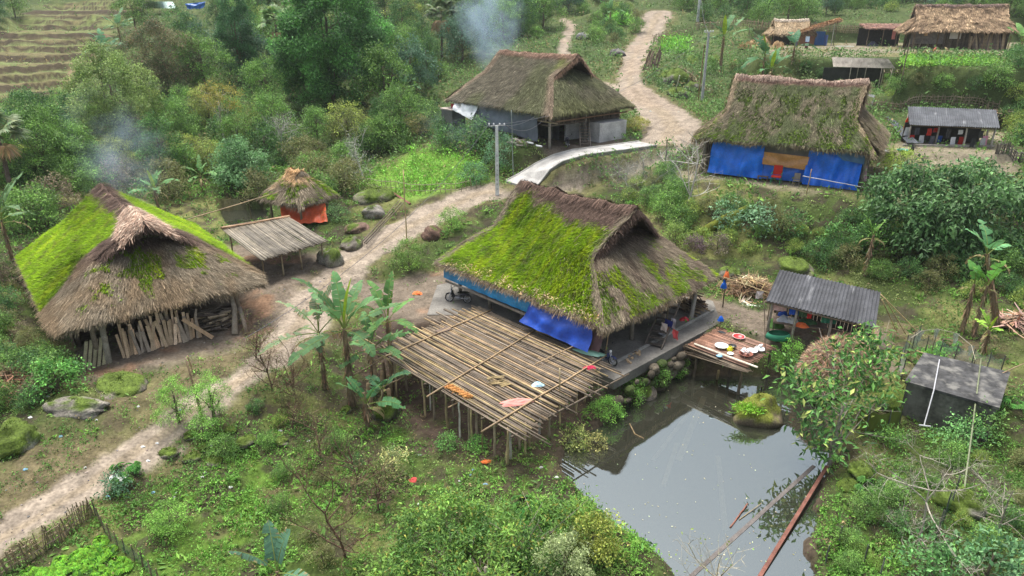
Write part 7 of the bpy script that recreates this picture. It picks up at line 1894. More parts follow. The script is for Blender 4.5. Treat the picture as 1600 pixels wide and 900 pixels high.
# the tree by the pond
rng = np.random.default_rng(32); lb = []; bx, by, bz = ground_at(1292, 735)
for x, y, z, r in [(1345, 545, 33.5, .95), (1370, 580, 33.2, .85), (1320, 590, 32.6, .6), (1285, 610, 32, .7), (1245, 600, 31.6, .65), (1260, 640, 31.4, .75), (1235, 580, 32, .35), (1300, 650, 31.2, .7), (1270, 690, 31, .65), (1300, 700, 31, .6), (1340, 615, 32.5, .75), (1380, 615, 33, .5), (1305, 545, 33, .4), (1330, 665, 31.5, .5), (1375, 545, 33.6, .6)]:
    q = atz(x, y, z); lb.append((q[0] - bx, q[1] - by, q[2] - bz, r, r * .8))
t = thing('tree', 'glossy broad leaved tree leaning over the pond in front of the haystack', 'tree', (bx, by, bz))
trunk_mesh(rng, 3.4, .10, [l[:3] for l in lb], (.30, .27, .22), (.4, .4)).build('trunk', M_BARK, t, smooth=True)
crown_mesh(rng, lb, 4.4, .33, (.055, .145, .038), (.10, .22, .05), 8, up=.1, droop=.25, wd=.38, gap=.5, rim=.35, tip=((.36, .42, .12), .14)).build('crown', M_LEAF, t)
# the tree at the bottom middle
rng = np.random.default_rng(33); lb = []; bx, by, bz = gat(760, 24.0)
for x, y, z, r in [(650, 830, 25.2, .85), (700, 805, 25.8, .9), (760, 815, 25.6, .9), (690, 860, 24.6, .95), (640, 880, 24.4, .8), (750, 870, 24.4, 1.0), (810, 850, 24.8, .85), (620, 900, 24.2, .8), (700, 905, 23.8, 1.0), (780, 905, 23.8, 1.0), (840, 890, 24.4, .8), (870, 820, 26, .75), (910, 800, 26.4, .7), (840, 800, 26.4, .6)]:
    q = atz(x, y, z); lb.append((q[0] - bx, q[1] - by, q[2] - bz, r, r * .7))
t = thing('tree', 'leafy green tree with drooping pointed leaves at the bottom centre', 'tree', (bx, by, bz))
trunk_mesh(rng, 1.6, .13, [l[:3] for l in lb], (.25, .22, .17)).build('trunk', M_BARK, t, smooth=True)
crown_mesh(rng, lb, 26, .16, (.08, .18, .04), (.15, .26, .05), 8, up=-.1, droop=.6, wd=.34, gap=.33, rim=.3, tip=((.26, .26, .05), .06)).build('crown', M_LEAF, t)
make_tree('pale grey green bush between the bottom tree and the pond', gat(880, 24.6), 2.0, 1.1, 34, (.15, .20, .08), (.22, .26, .12), .09, 30, 8, name='shrub', cat='shrub', nl=6, z0=.15, tr=.05)
make_tree('yellow green spreading bush on the left bank above the pond corner', gat(925, 26.0), 1.6, 1.2, 35, (.14, .19, .035), (.22, .24, .05), .12, 22, 8, name='shrub', cat='shrub', nl=5, z0=.15, tr=.05)

# ---- bare and sparse trees
bare_tree('red brown twiggy bare tree in the middle of the foreground garden', ground_at(540, 870), 5.6, 41, (.15, .095, .065), 8, 4, .06, ((.12, .12, .05), 300, .07), up=.9, spread=.7)
bare_tree('dead brown shrub with tangled twigs beside the footpath bend', ground_at(470, 640), 4.2, 42, (.17, .11, .075), 8, 4, .06, ((.15, .12, .06), 600, .08), up=.8)
bare_tree('dark twiggy sapling in the mud beside the left deck corner', ground_at(560, 760), 3.6, 43, (.13, .08, .06), 7, 3, .05, up=.9)
bare_tree('pale grey bare tree spreading wide at the lower right', ground_at(1435, 855), 4.6, 44, (.36, .33, .27), 9, 4, .055, spread=1.3, up=.35, start=.0)
bare_tree('second pale leafless tree at the lower right edge', ground_at(1560, 830), 3.8, 45, (.30, .28, .22), 8, 4, .045, spread=1.2, up=.35, start=.0)
bare_tree('thin birch like tree with a few leaves leaning over the pond at the bottom', ground_at(1100, 960), 4.4, 46, (.45, .40, .28), 7, 3, .045, ((.20, .26, .05), 60, .12), spread=1.0, up=.6, kink=.08)
bare_tree('pale leafless bush behind the ridge of the central house', ground_at(985, 305), 4.2, 47, (.38, .35, .29), 10, 4, .05, spread=1.1, start=0)
bare_tree('whitish twiggy bush between the pointed hut and the green plot', ground_at(570, 285), 5.0, 48, (.38, .37, .33), 11, 3, .08, ((.34, .36, .28), 700, .10), spread=1.0, start=0)
bare_tree('second whitish bush left of the rounded dark tree', ground_at(440, 250), 5.2, 49, (.36, .35, .31), 11, 3, .08, ((.30, .32, .24), 600, .11), spread=1.0, start=0)
bare_tree('slender white trunked sapling on the bank left of the tarpaulins', ground_at(1068, 335), 7.2, 50, (.42, .40, .35), 7, 3, .10, spread=.9, up=.6, start=.5)
bare_tree('sparse bare bush at the left corner of the tarpaulin house', ground_at(1085, 285), 4.0, 51, (.40, .36, .30), 8, 3, .05, spread=1.1, start=0)
bare_tree('leafless bush at the roadside above the central roof', ground_at(1005, 275), 3.2, 52, (.36, .33, .28), 9, 3, .05, spread=1.1, start=0)

for i, (x, y, H, lb) in enumerate([(425, 610, 3.4, 'brown twiggy bush with sparse leaves left of the banana plants'), (500, 715, 3.0, 'tangled red brown bush below the banana plants'), (455, 668, 2.6, 'low tangled brown bush left of the red brown one'),
                                 (590, 800, 3.0, 'reddish leafless bush at the edge of the bottom tree'), (400, 560, 3.2, 'bare brown sapling standing at the roadside left of the bananas')]):
    bare_tree(lb, ground_at(x, y), H, 90 + i, (.15, .10, .07), 9, 4, .05, ((.14, .16, .05), 420, .085), up=.8, start=.0)
# ---- shrubs with their own look
for i, (x, y, H, Rr, c, c2, ls, lb) in enumerate([
    (92, 612, 1.7, 1.35, (.06, .17, .04), (.10, .24, .05), .17, 'bright green shrub in front of the left house slabs'),
    (640, 425, 2.1, 1.5, (.075, .14, .03), (.12, .20, .04), .10, 'light green fine leaved shrub at the left corner of the central house'),
    (705, 358, 1.6, 1.3, (.09, .18, .035), (.14, .24, .05), .10, 'small bright shrub behind the left end of the central roof'),
    (1130, 356, 1.6, 1.3, (.065, .13, .07), (.10, .17, .09), .26, 'blue green large leaved shrub left on the bank under the tarpaulins'),
    (1185, 362, 1.7, 1.3, (.065, .13, .07), (.11, .18, .10), .28, 'taller blue green shrub beside the mossy log'),
    (1235, 365, 1.5, 1.2, (.04, .10, .03), (.07, .15, .04), .2, 'dark green shrub right of the blue green ones on the bank'),
    (1310, 385, 1.7, 1.4, (.04, .11, .03), (.08, .17, .04), .2, 'green shrub in the middle of the right bank'),
    (1370, 395, 2.5, 1.7, (.04, .10, .025), (.07, .14, .03), .2, 'dark shrub where the right bank meets the overhanging tree'),
    (1055, 380, 1.4, 1.3, (.10, .16, .04), (.15, .20, .05), .12, 'yellow green shrub at the right eave behind the central house'),
    (1085, 392, 1.0, .9, (.085, .055, .065), (.13, .09, .10), .10, 'purple tinted bush behind the central house beside the log'),
    (1120, 395, 1.3, 1.0, (.09, .08, .06), (.13, .11, .08), .11, 'brown grey dry bush below the mossy log'),
    (1400, 275, 2.0, 1.7, (.14, .20, .04), (.20, .26, .05), .16, 'feathery yellow green fern bush below the tarpaulin house corner'),
    (320, 690, 1.2, .8, (.09, .19, .04), (.14, .26, .05), .08, 'sparse light green shrub at the roadside below the brown stake'),
    (280, 660, 2.2, 1.1, (.10, .20, .04), (.15, .26, .05), .07, 'delicate light green sapling leaning over the lower road'),
    (335, 655, 2.4, 1.0, (.09, .18, .04), (.14, .25, .05), .07, 'delicate green sapling right of the brown stake by the road'),
    (270, 835, 1.3, .9, (.10, .20, .04), (.15, .27, .05), .07, 'small light green bush in the garden above the net fence'),
    (180, 770, .9, .6, (.05, .11, .06), (.08, .16, .08), .11, 'blue green seedling at the roadside above the picket fence'),
    (615, 745, 1.5, .7, (.12, .17, .07), (.30, .30, .12), .13, 'pale tipped young plant on the grass left of the salmon rag'),
    (900, 700, 1.0, .7, (.12, .17, .04), (.22, .24, .08), .12, 'yellow tipped plant on the left bank over the pond'),
    (930, 705, .9, .6, (.14, .15, .05), (.24, .22, .08), .12, 'drooping yellowish plant at the left edge of the pond'),
    (700, 700, .6, .6, (.05, .13, .03), (.08, .18, .04), .09, 'leafy dark green plant between the deck posts'),
    (745, 705, .55, .6, (.05, .14, .03), (.09, .20, .04), .09, 'second leafy plant between the front deck posts'),
    (1530, 690, 1.8, 1.0, (.08, .18, .05), (.15, .26, .07), .14, 'light green leafy shrub beside the right wall of the cistern'),
    (1490, 700, 1.4, 1.0, (.05, .13, .04), (.09, .18, .06), .14, 'green shrub growing at the foot of the cistern wall'),
    (1540, 905, 1.6, 1.3, (.05, .12, .05), (.10, .19, .08), .22, 'large leaved blue green plant at the lower right corner'),
    (1450, 905, 1.4, 1.1, (.05, .13, .04), (.09, .20, .06), .18, 'dark leafy plant at the bottom right edge'),
    (1390, 700, 1.0, .8, (.05, .13, .03), (.10, .19, .04), .12, 'small bush in front of the olive screen'),
    (1235, 565, 1.2, .8, (.07, .17, .03), (.12, .24, .04), .10, 'bright green bush at the pond edge left of the haystack'),
    (1205, 568, .8, .7, (.07, .17, .03), (.11, .22, .04), .09, 'low bright bush at the pond edge behind the dock'),
    (1025, 595, .9, .8, (.07, .17, .03), (.12, .24, .04), .09, 'bright weeds at the foot of the stone bank wall'),
    (985, 620, 1.0, .9, (.07, .16, .03), (.12, .23, .04), .09, 'leafy weeds on the bank between wall and deck'),
    (950, 650, .8, .9, (.07, .17, .03), (.12, .24, .04), .08, 'bright green weeds at the left shore of the pond'),
    (1060, 585, .7, .6, (.07, .17, .03), (.12, .24, .04), .08, 'weeds on the wall under the left corner of the dock'),
    (590, 160, 3.4, 3.0, (.12, .14, .03), (.20, .18, .04), .2, 'orange tinged rounded bush right of the largest tree'),
    (655, 215, 2.2, 2.0, (.10, .13, .04), (.15, .13, .05), .18, 'olive bush above the bright green plot'),
    (740, 285, 1.6, 1.5, (.05, .11, .05), (.08, .16, .07), .14, 'blue green bush at the right end of the bright green plot'),
    (780, 262, 3.0, 1.7, (.045, .10, .05), (.07, .14, .07), .16, 'blue green bush behind the pale concrete pole'),
    (995, 205, 1.0, 1.5, (.16, .16, .05), (.24, .24, .06), .1, 'low yellow green mat bush right of the masonry block'),
    (300, 105, 4.6, 3.4, (.04, .09, .04), (.07, .13, .05), .22, 'blue green bushy tree right of the rusty tipped one'),
    (455, 330, 1.0, .9, (.07, .14, .03), (.11, .19, .04), .12, 'low weeds beside the orange sheet of the pointed hut'),
    (525, 345, 1.2, 1.0, (.05, .10, .035), (.08, .14, .05), .12, 'dark weeds between the orange sheet and the boulders'),
]):
    g_ = ground_at(x, y); make_tree(lb, g_, H, Rr, 600 + i, np.array(c) * 1.45, np.array(c2) * 1.4, ls, .9 / (ls * ls) * .16 * 1.1, 8, name='shrub', cat='shrub', nl=7, z0=.1, tr=.035 * H, up=.3)

# ---- banana plants
BP = [
    ('tallest banana plant of the cluster left of the deck, with a yellow rolled leaf', 550, 632, 4.5, 61, 9, 2.9, .42, (.075, .16, .06), 2.0),
    ('banana plant with tattered pale leaves reaching over the road', 508, 606, 3.4, 62, 7, 2.7, .34, (.13, .19, .10), .5),
    ('banana plant with bright upright leaves at the left rear of the deck', 612, 588, 3.5, 63, 7, 2.2, .34, (.085, .20, .05), 1.2),
    ('leafy banana plant between the tallest one and the deck corner', 584, 612, 2.6, 84, 7, 2.2, .36, (.07, .16, .055), .9),
    ('low banana sucker with glossy leaves in front of the tall banana', 575, 668, 1.4, 64, 5, 1.6, .34, (.06, .16, .06), 3.0),
    ('short banana plant with blue green leaves under the deck corner', 600, 650, 1.6, 65, 4, 1.5, .3, (.05, .13, .06), 4.0),
    ('large banana plant at the left edge behind the mossy house', 22, 415, 3.4, 66, 8, 2.9, .42, (.10, .18, .08), .4),
    ('banana plant in the bushes above the small pond', 248, 330, 2.0, 67, 6, 2.0, .36, (.09, .20, .07), .8),
    ('small banana plant behind the drooping bush near the small pond', 318, 302, 1.7, 68, 5, 1.7, .32, (.12, .26, .08), 1.3),
    ('left one of two tall bananas with paddle leaves at the right', 1502, 520, 3.2, 69, 2, 1.4, .40, (.10, .26, .06), 1.5),
    ('right one of two tall bananas with paddle leaves at the right', 1520, 528, 3.4, 70, 3, 1.4, .42, (.12, .30, .05), .6),
    ('banana with a leaning brown stem at the right edge', 1560, 512, 4.6, 71, 4, 2.2, .42, (.09, .22, .09), 1.9),
    ('young banana with a bright yellow leaf below the leaning one', 1535, 555, 1.6, 72, 3, 1.1, .26, (.18, .34, .04), 2.6),
    ('banana stem with folded leaves on the right bank behind the shed', 1352, 430, 3.0, 73, 2, 1.5, .34, (.14, .28, .06), .2),
    ('banana with broad dark leaves at the bottom edge', 440, 935, 1.3, 74, 5, 1.8, .36, (.06, .13, .08), 1.1),
    ('tall banana by the upper fence with a yellow standing leaf', 1125, 112, 4.6, 75, 7, 3.4, .6, (.08, .17, .07), .6),
    ('broad banana plant right of the tall one by the upper fence', 1190, 128, 3.2, 76, 7, 3.4, .6, (.055, .14, .06), 2.2),
    ('banana plant in front of the small pale hut', 1238, 98, 2.0, 77, 4, 2.6, .5, (.05, .13, .07), 1.0),
    ('banana plant with one bright leaf behind the tarpaulin house ridge', 1200, 150, 3.2, 78, 6, 2.6, .5, (.06, .15, .06), .3),
    ('banana plant at the far right edge of the upper slope', 1590, 92, 2.2, 79, 5, 2.6, .5, (.14, .28, .08), .9),
    ('banana clump below the green roofed shelter', 190, 72, 3.2, 80, 9, 3.4, .6, (.10, .20, .10), 1.0),
    ('second banana clump nearer than the one below the green roofed shelter', 170, 105, 3.0, 81, 9, 3.4, .6, (.08, .18, .09), 2.0),
    ('small banana plant left of the smoking house', 632, 165, 2.4, 82, 6, 2.6, .45, (.09, .19, .09), 1.0),
    ('banana plant between the upper footpath and the road', 953, 38, 2.4, 83, 5, 3.0, .5, (.10, .22, .08), 1.0),
]
for lb, x, y, H, sd, nl, L, W_, c, rz in BP:
    g_ = ground_at(x, y); el = None
    banana(lb, g_, H, sd, nl, L * (1.22 if y > 300 else 1.1), W_ * .95, np.array(c) * 1.3, torn=.3 if sd != 62 else .7, dry=.12 if sd != 62 else .5, rz=rz, new=sd in (61, 63, 67, 72, 75, 76, 78), dead=3 if y > 300 else 1, els=(80, 70, 75) if sd in (69, 70, 73) else el, r=.11 if H < 4.4 else .17, lean=(1.0, 1.3) if sd == 71 else (0, 0))
rg = np.random.default_rng(5)
for i in range(9):
    g_ = ground_at(rg.uniform(545, 625), rg.uniform(600, 655)); mb = MB(); h = rg.uniform(.9, 1.9); mb.tube([(0, 0, -.2), (rg.normal() * .06, 0, h)], [.13, .09], 8, np.array((.30, .22, .13)) * rg.uniform(.6, 1.1))
    tag(mb.build('banana_stump', M_BARK, loc=g_, smooth=True), 'cut brown banana stem standing in the mud left of the deck', 'stump', 'cut banana stems left of the deck')

# ferns on the pond boulder
q = at(1170, 640, WATER + .8); rg = np.random.default_rng(8); mb = MB(); n = 420
P = np.stack([rg.normal(size=n) * .38, rg.normal(size=n) * .22, rg.uniform(0, .1, n)], 1); D = rdirs(rg, n, 1.0)
mb.quads(leaf_quads(P, D, rdirs(rg, n), rg.uniform(.2, .45, n), rg.uniform(.03, .07, n), droop=.3), jcol(rg, (.16, .30, .03), n, .3)); tag(mb.build('fern', M_LEAF, loc=q), 'bright ferns sprouting on the pond boulder', 'fern')
# vegetable patch
rg = np.random.default_rng(9)
for i in range(46):
    x, y = rg.uniform(45, 195), rg.uniform(828, 900)
    if y < 905 - (x - 20) * .62 + 20: y = min(898, 905 - (x - 20) * .62 + 25 + rg.random() * 30)
    if x > 175 and y < 860: continue
    g_ = ground_at(x, y); o = big_leaf_plant('leafy bright green vegetable in the patch behind the picket fence', g_, i % 6 + 200, 9, .34, .28, (.16, .34, .035), 'vegetable', 'cabbage', .7, 'vegetables in the fenced patch')
for i, (x, y, lb) in enumerate([(1260, 440, 'large leaved taro plant behind the kitchen shed'), (1310, 455, 'second taro plant right behind the kitchen shed'), (1480, 545, 'leafy plant inside the hooped net garden'), (1440, 570, 'pale green leafy plant at the left inside the net garden'),
                            (1360, 770, 'tuft of pale leaves on the right bank'), (820, 800, 'bright rosette plant beside the bottom tree'), (835, 815, 'second bright rosette plant beside the bottom tree'), (200, 745, 'small leafy plant at the lower roadside'), (1580, 640, 'leafy plant at the right edge beside the cistern')]):
    big_leaf_plant(lb, ground_at(x, y), 220 + i, 12, .5, .8, (.09, .22, .05))

# ---- trees and bushes that fill the wooded slopes
protos = []
for i, (nm, H, Rr, c, c2, ls, dn, kw) in enumerate([
    ('tree', 7.0, 3.4, G_MID, G_LT, .26, 3.2, dict(nl=10, z0=.2)), ('tree', 8.0, 3.2, G_DK, G_MID, .26, 3.4, dict(nl=10, z0=.15, flat=1.0)),
    ('tree', 6.5, 3.2, G_HAZE, (.06, .12, .07), .28, 3.0, dict(nl=9, z0=.2)), ('tree', 9.5, 2.8, (.03, .08, .03), G_MID, .25, 3.6, dict(nl=11, z0=.15, conic=.4, flat=1.2)),
    ('tree', 6.0, 3.4, G_OL, G_YL, .26, 3.0, dict(nl=9, z0=.2)),
    ('shrub', 2.4, 1.9, G_MID, G_LT, .20, 6, dict(nl=6, z0=.1)), ('shrub', 2.0, 1.8, G_OL, (.13, .13, .05), .18, 6, dict(nl=6, z0=.1)),
    ('shrub', 2.2, 1.7, G_DK, G_MID, .20, 6, dict(nl=6, z0=.1)), ('shrub', 1.7, 1.6, G_LT, G_YL, .17, 7, dict(nl=6, z0=.1)), ('shrub', 2.0, 1.6, (.12, .10, .06), (.17, .14, .09), .16, 5, dict(nl=6, z0=.1, gap=.5)),
]):
    t = make_tree('x', (0, 0, 0), H, Rr, 800 + i, c, c2, ls, dn, 8, name=nm, cat=nm, tr=.035 * H if nm == 'shrub' else .16, **kw); protos.append(t)
LBT = ['mid green bushy tree of the wooded slopes', 'dark green tree of the wooded slopes', 'haze tinted blue green tree of the wooded slopes', 'tall narrow dark tree of the wooded slopes', 'olive tree of the wooded slopes',
       'mid green shrub in the undergrowth', 'olive brown shrub in the undergrowth', 'dark green shrub in the undergrowth', 'light yellow green shrub in the undergrowth', 'dry brown shrub in the undergrowth']
GRP = ['mid green trees of the slopes', 'dark green trees of the slopes', 'blue green trees of the slopes', 'narrow dark trees of the slopes', 'olive trees of the slopes',
       'mid green shrubs', 'olive brown shrubs', 'dark green shrubs', 'light green shrubs', 'dry brown shrubs']
used = [False] * 10
def fill(k, p, sc, rz, where=''):
    lab, gr = LBT[k].replace(' of the wooded slopes', '').replace(' in the undergrowth', '') + ' ' + where, GRP[k].replace(' of the slopes', '') + ' ' + where
    if not used[k]:
        used[k] = True; o = protos[k]; o.location = p; o.rotation_euler = (0, 0, rz); o.scale = (sc,) * 3; o['label'] = lab; o['group'] = gr
    else: dup(protos[k], p, rz, sc, lab, gr)
WU = []; WH = ['beside the rice terraces at the top left', 'on the far wooded slope behind the smoking house', 'in the thicket behind the left mossy house', 'low between the left houses and the wood', 'on the hilltop above the top right hamlet', 'around the upper footpath and road', 'at the right edge above the long shed', 'on the slope behind the tarpaulin house', 'on the right bank below the tarpaulin house', 'beside the left wall of the mossy house', 'between the road and the tarpaulin house', 'in the lower right garden by the pond', 'in the foreground garden left of the deck', 'uphill of the smoking house under the wood', 'in the hedge row behind the top right fence', 'beside the upper road at the top']
BIGT = [(gat(522, 94)[0], gat(522, 94)[1], 7.0), (gat(193, 76)[0], gat(193, 76)[1], 3.5), (gat(352, 78)[0], gat(352, 78)[1], 2.2), (gat(248, 148)[0], gat(248, 148)[1], 5.5), (gat(440, 104)[0], gat(440, 104)[1], 2.6), (gat(690, 118)[0], gat(690, 118)[1], 3.2), (gat(437, 126)[0], gat(437, 126)[1], 2.5), (gat(18, 62)[0], gat(18, 62)[1], 2.2)]
rg = np.random.default_rng(12)
def scatter(poly, n, kinds, probs, sc, mind=2.0, avoid=True, where=''):
    """poly in photo coordinates of the ground"""
    xs = [q[0] for q in poly]; ys = [q[1] for q in poly]; put = []; tries = 0
    while len(put) < n and tries < n * 14:
        tries += 1; x, y = rg.uniform(min(xs), max(xs)), rg.uniform(min(ys), max(ys))
        if poly_sd(np.array([x]), np.array([y]), poly)[0] > 0: continue
        g_ = ground_at(x, y)
        if g_[1] > 240: continue
        if any(abs(g_[0] - bx_) < br_ and -br_ * 2.2 < g_[1] - by_ < br_ * .5 for bx_, by_, br_ in BIGT): continue
        if any((g_[0] - q[0]) ** 2 + (g_[1] - q[1]) ** 2 < mind ** 2 for q in put): continue
        z = zones(np.array([g_[0]]), np.array([g_[1]]))
        if avoid and max(float(z[k][0]) for k in ('road', 'yard', 'grassy_yard', 'terrace', 'green_field', 'foot')) > .25: continue
        put.append(g_); fill(int(rg.choice(kinds, p=probs)), g_, rg.uniform(*sc), rg.random() * 6.28, WH[len(WU)])
    WU.append(1)
scatter([(0, 30), (230, -12), (240, 60), (200, 60), (160, 14), (60, 20), (-20, 60), (-20, 20)], 10, [0, 2, 3], [.4, .4, .2], (.8, 1.2), 5)
scatter([(285, 60), (360, -8), (780, -8), (860, 10), (870, 60), (740, 75), (640, 150), (590, 190), (430, 190), (330, 170), (290, 110)], 62, [0, 1, 2, 3, 4], [.24, .28, .24, .14, .10], (.7, 1.25), 4.2)
scatter([(0, 215), (60, 190), (110, 200), (290, 190), (440, 215), (620, 190), (640, 220), (560, 255), (420, 262), (300, 280), (150, 285), (0, 300)], 26, [0, 1, 4, 2], [.4, .25, .25, .1], (.45, .8), 3.2)
scatter([(0, 190), (110, 175), (300, 190), (640, 165), (690, 200), (760, 240), (640, 235), (560, 270), (540, 330), (330, 310), (240, 330), (130, 300), (0, 400)], 80, [5, 6, 7, 8, 9], [.28, .22, .25, .15, .10], (.7, 1.4), 1.7)
scatter([(1050, -8), (1610, -8), (1610, 28), (1560, 28), (1400, 12), (1200, 35), (1090, 36), (1060, 20)], 24, [0, 1, 2, 3], [.3, .3, .3, .1], (.7, 1.2), 5)
scatter([(820, -5), (1000, -5), (1000, 50), (960, 90), (925, 70), (905, 20), (830, 12)], 16, [5, 7, 8, 6], [.3, .2, .25, .25], (.6, 1.1), 3.0)
scatter([(1600, 30), (1570, 110), (1540, 130), (1580, 225), (1620, 235)], 22, [5, 7, 8, 0], [.35, .3, .25, .1], (.6, 1.1), 2.2)
scatter([(1060, 90), (1180, 105), (1300, 108), (1420, 118), (1540, 130), (1560, 155), (1420, 158), (1290, 160), (1130, 115), (1080, 100)], 40, [5, 7, 8, 6], [.3, .2, .35, .15], (.3, .6), 1.8)
scatter([(1055, 320), (1330, 345), (1420, 335), (1600, 400), (1600, 480), (1380, 440), (1240, 410), (1130, 400), (1040, 350)], 56, [5, 7, 8, 6], [.3, .38, .17, .15], (.35, .75), 1.4)
scatter([(0, 420), (60, 540), (110, 600), (60, 640), (-10, 640), (-10, 430)], 20, [5, 6, 7, 9], [.25, .25, .2, .3], (.35, .7), 1.0, False)
scatter([(960, 290), (1060, 270), (1070, 330), (1010, 340), (960, 310)], 10, [5, 6, 8], [.4, .3, .3], (.3, .6), 1.2)
scatter([(1300, 760), (1600, 700), (1600, 900), (1290, 900)], 16, [5, 7, 8, 6], [.3, .2, .3, .2], (.22, .42), 1.1, False)
scatter([(400, 640), (560, 620), (600, 900), (500, 900), (330, 700)], 12, [5, 7, 8, 6], [.3, .2, .2, .3], (.2, .4), 1.2, False)
scatter([(600, 70), (700, 30), (860, 5), (862, 62), (780, 70), (700, 110), (660, 165), (600, 190)], 34, [5, 7, 8, 0, 1, 2], [.2, .2, .15, .15, .15, .15], (.7, 1.15), 2.6)
scatter([(1060, -6), (1610, -6), (1610, 34), (1560, 34), (1400, 22), (1200, 38), (1060, 34)], 46, [5, 7, 0, 8], [.35, .35, .15, .15], (.9, 1.5), 2.6)
scatter([(820, 0), (985, 0), (975, 40), (935, 75), (915, 60), (905, 20), (830, 18)], 16, [5, 7, 8, 2], [.3, .3, .2, .2], (.7, 1.1), 2.4)
for k in range(10):
    if not used[k]:
        for ch in list(protos[k].children): bpy.data.objects.remove(ch)
        bpy.data.objects.remove(protos[k])

# ------------------------------------------------------------------ ground cover that nobody could count
def cover(name, label, n, ymin, ymax, dens, size, per, colf, seed, hgt=.1, up=.7, wd=.5, xs=.86):
    """scatter small leaf tufts on the ground; dens(x, y, zones) gives the chance of a tuft"""
    rng = np.random.default_rng(seed)
    u = rng.random(n); p = -1.0
    Y = (ymin ** p + u * (ymax ** p - ymin ** p)) ** (1 / p) if True else None      # about even in the picture
    X = rng.uniform(-xs, xs, n) * (Y + 5)
    z = zones(X, Y); keep = rng.random(n) < dens(X, Y, z); X, Y = X[keep], Y[keep]; z = {k: v[keep] for k, v in z.items()}
    Z = height(X, Y); sd = poly_sd(X, Y, POND); sd2 = poly_sd(X, Y, POND2)
    ok = (sd > .12) & (sd2 > 0) & (Z > WATER + .03); X, Y, Z = X[ok], Y[ok], Z[ok]; z = {k: v[ok] for k, v in z.items()}; n = len(X)
    sc = np.clip(Y / 42, .75, 2.4) * rng.uniform(.6, 1.3, n)
    base = colf(X, Y, z, rng) * np.exp(rng.normal(size=(n, 1)) * .2)
    P = np.repeat(np.stack([X, Y, Z], 1), per, 0); s_ = np.repeat(sc, per)
    P[:, :2] += rng.normal(size=(n * per, 2)) * (size * .7 * s_)[:, None]; P[:, 2] += rng.random(n * per) * hgt * s_
    D = rdirs(rng, n * per, up); l = size * s_ * rng.uniform(.6, 1.3, n * per)
    cc = np.repeat(base, per, 0) * np.exp(rng.normal(size=(n * per, 1)) * .2)
    mb = MB(); mb.quads(leaf_quads(P, D, rdirs(rng, n * per, 1.2), l, l * wd, droop=.1), np.clip(cc, .004, .6))
    return tag(mb.build(name, M_LEAFY), label, None, None, 'stuff')

def openness(z): return 1 - np.clip(z['road'] + z['yard'] * .97 + z['foot'] * .8 + z['mud'] * .6 + z['ramp'], 0, 1)
def d_herb(x, y, z):
    patch = sstep(.38, .60, fbm(x * .7, y * .7, 91)); o = openness(z)
    d = o * (.15 + .85 * patch); d *= 1 - .65 * z['grassy_yard']; d *= 1 - .9 * z['terrace']; d *= 1 - .55 * z['leftbank']; d *= 1 - .5 * z['garden']
    return d * (1 - .45 * z['verge'])
def c_herb(x, y, z, rng):
    n = len(x); a = fbm(x * .5, y * .5, 95); b = fbm(x * .16, y * .16, 96)
    c = mix(np.array((.075, .16, .035))[None] * np.ones((n, 1)), np.array((.12, .24, .045))[None], sstep(.35, .65, a))
    c = mix(c, np.array((.15, .15, .06))[None], sstep(.55, .72, b) * .7)
    c = mix(c, np.array((.12, .27, .04))[None], z['lawn'] * .7 * sstep(.3, .5, a))
    c = mix(c, np.array((.13, .30, .04))[None], np.clip(1 - (poly_sd(x, y, POND) - .1) / 2.2, 0, 1) * .7)
    near = (y < 60); c = mix(c, np.array((.09, .145, .06))[None], sstep(60, 90, y) * .6)
    c = mix(c, np.array((.16, .33, .05))[None], z['green_field'])
    m = rng.random(n) < .06; c[m] = np.array((.20, .16, .08))
    return c
cover('undergrowth', 'low broad leaved weeds and herbs covering the open ground', 62000, 17.5, 70, d_herb, .135, 7, c_herb, 1, .22, .6)
cover('undergrowth', 'bushy undergrowth of the far slopes', 42000, 62, 215, lambda x, y, z: openness(z) * (1 - .95 * z['terrace']) * (1 - .97 * z['grassy_yard']) * (.35 + .65 * sstep(.35, .6, fbm(x * .25, y * .25, 92))), .16, 8, c_herb, 2, .45, .5)
def d_grass(x, y, z):
    o = openness(z); return np.clip(o * (.35 + .65 * sstep(.4, .6, fbm(x * .4, y * .4, 97))) + .25 * z['yard'] * sstep(.62, .7, fbm(x * .6, y * .6, 98)) + .3 * z['verge'] * (1 - z['road']), 0, 1) * (1 - .5 * z['terrace'])
def c_grass(x, y, z, rng):
    n = len(x); a = fbm(x * .6, y * .6, 99); c = mix(np.array((.10, .18, .035))[None] * np.ones((n, 1)), np.array((.17, .27, .04))[None], sstep(.4, .65, a))
    c = mix(c, np.array((.17, .155, .065))[None], np.clip(z['verge'] * .6 + z['leftbank'] * .6 + z['garden'] * .6 + z['grassy_yard'] * .3, 0, .85)); c = mix(c, np.array((.16, .14, .06))[None], z['terrace'])
    c = mix(c, np.array((.13, .27, .035))[None], z['green_field']); return c
cover('ferns', 'larger leaved ferns and taro among the weeds', 5200, 17.5, 75, lambda x, y, z: d_herb(x, y, z) * (1 - .8 * z['verge']), .34, 6, lambda x, y, z, r: mix(np.array((.07, .16, .04))[None] * np.ones((len(x), 1)), np.array((.16, .29, .05))[None], r.random(len(x))), 7, .12, .5, .38)
cover('dead_litter', 'fallen brown leaves and twigs on the soil', 9000, 17.5, 70, lambda x, y, z: (1 - z['road']) * (.25 + .75 * z['mud']), .11, 4, lambda x, y, z, r: mix(np.array((.16, .11, .06))[None] * np.ones((len(x), 1)), np.array((.30, .22, .12))[None], r.random(len(x))), 8, .02, .15, .35)
cover('grass', 'short grass and moss over the banks and garden', 70000, 17.5, 150, d_grass, .085, 6, c_grass, 3, .03, 1.0, .22)
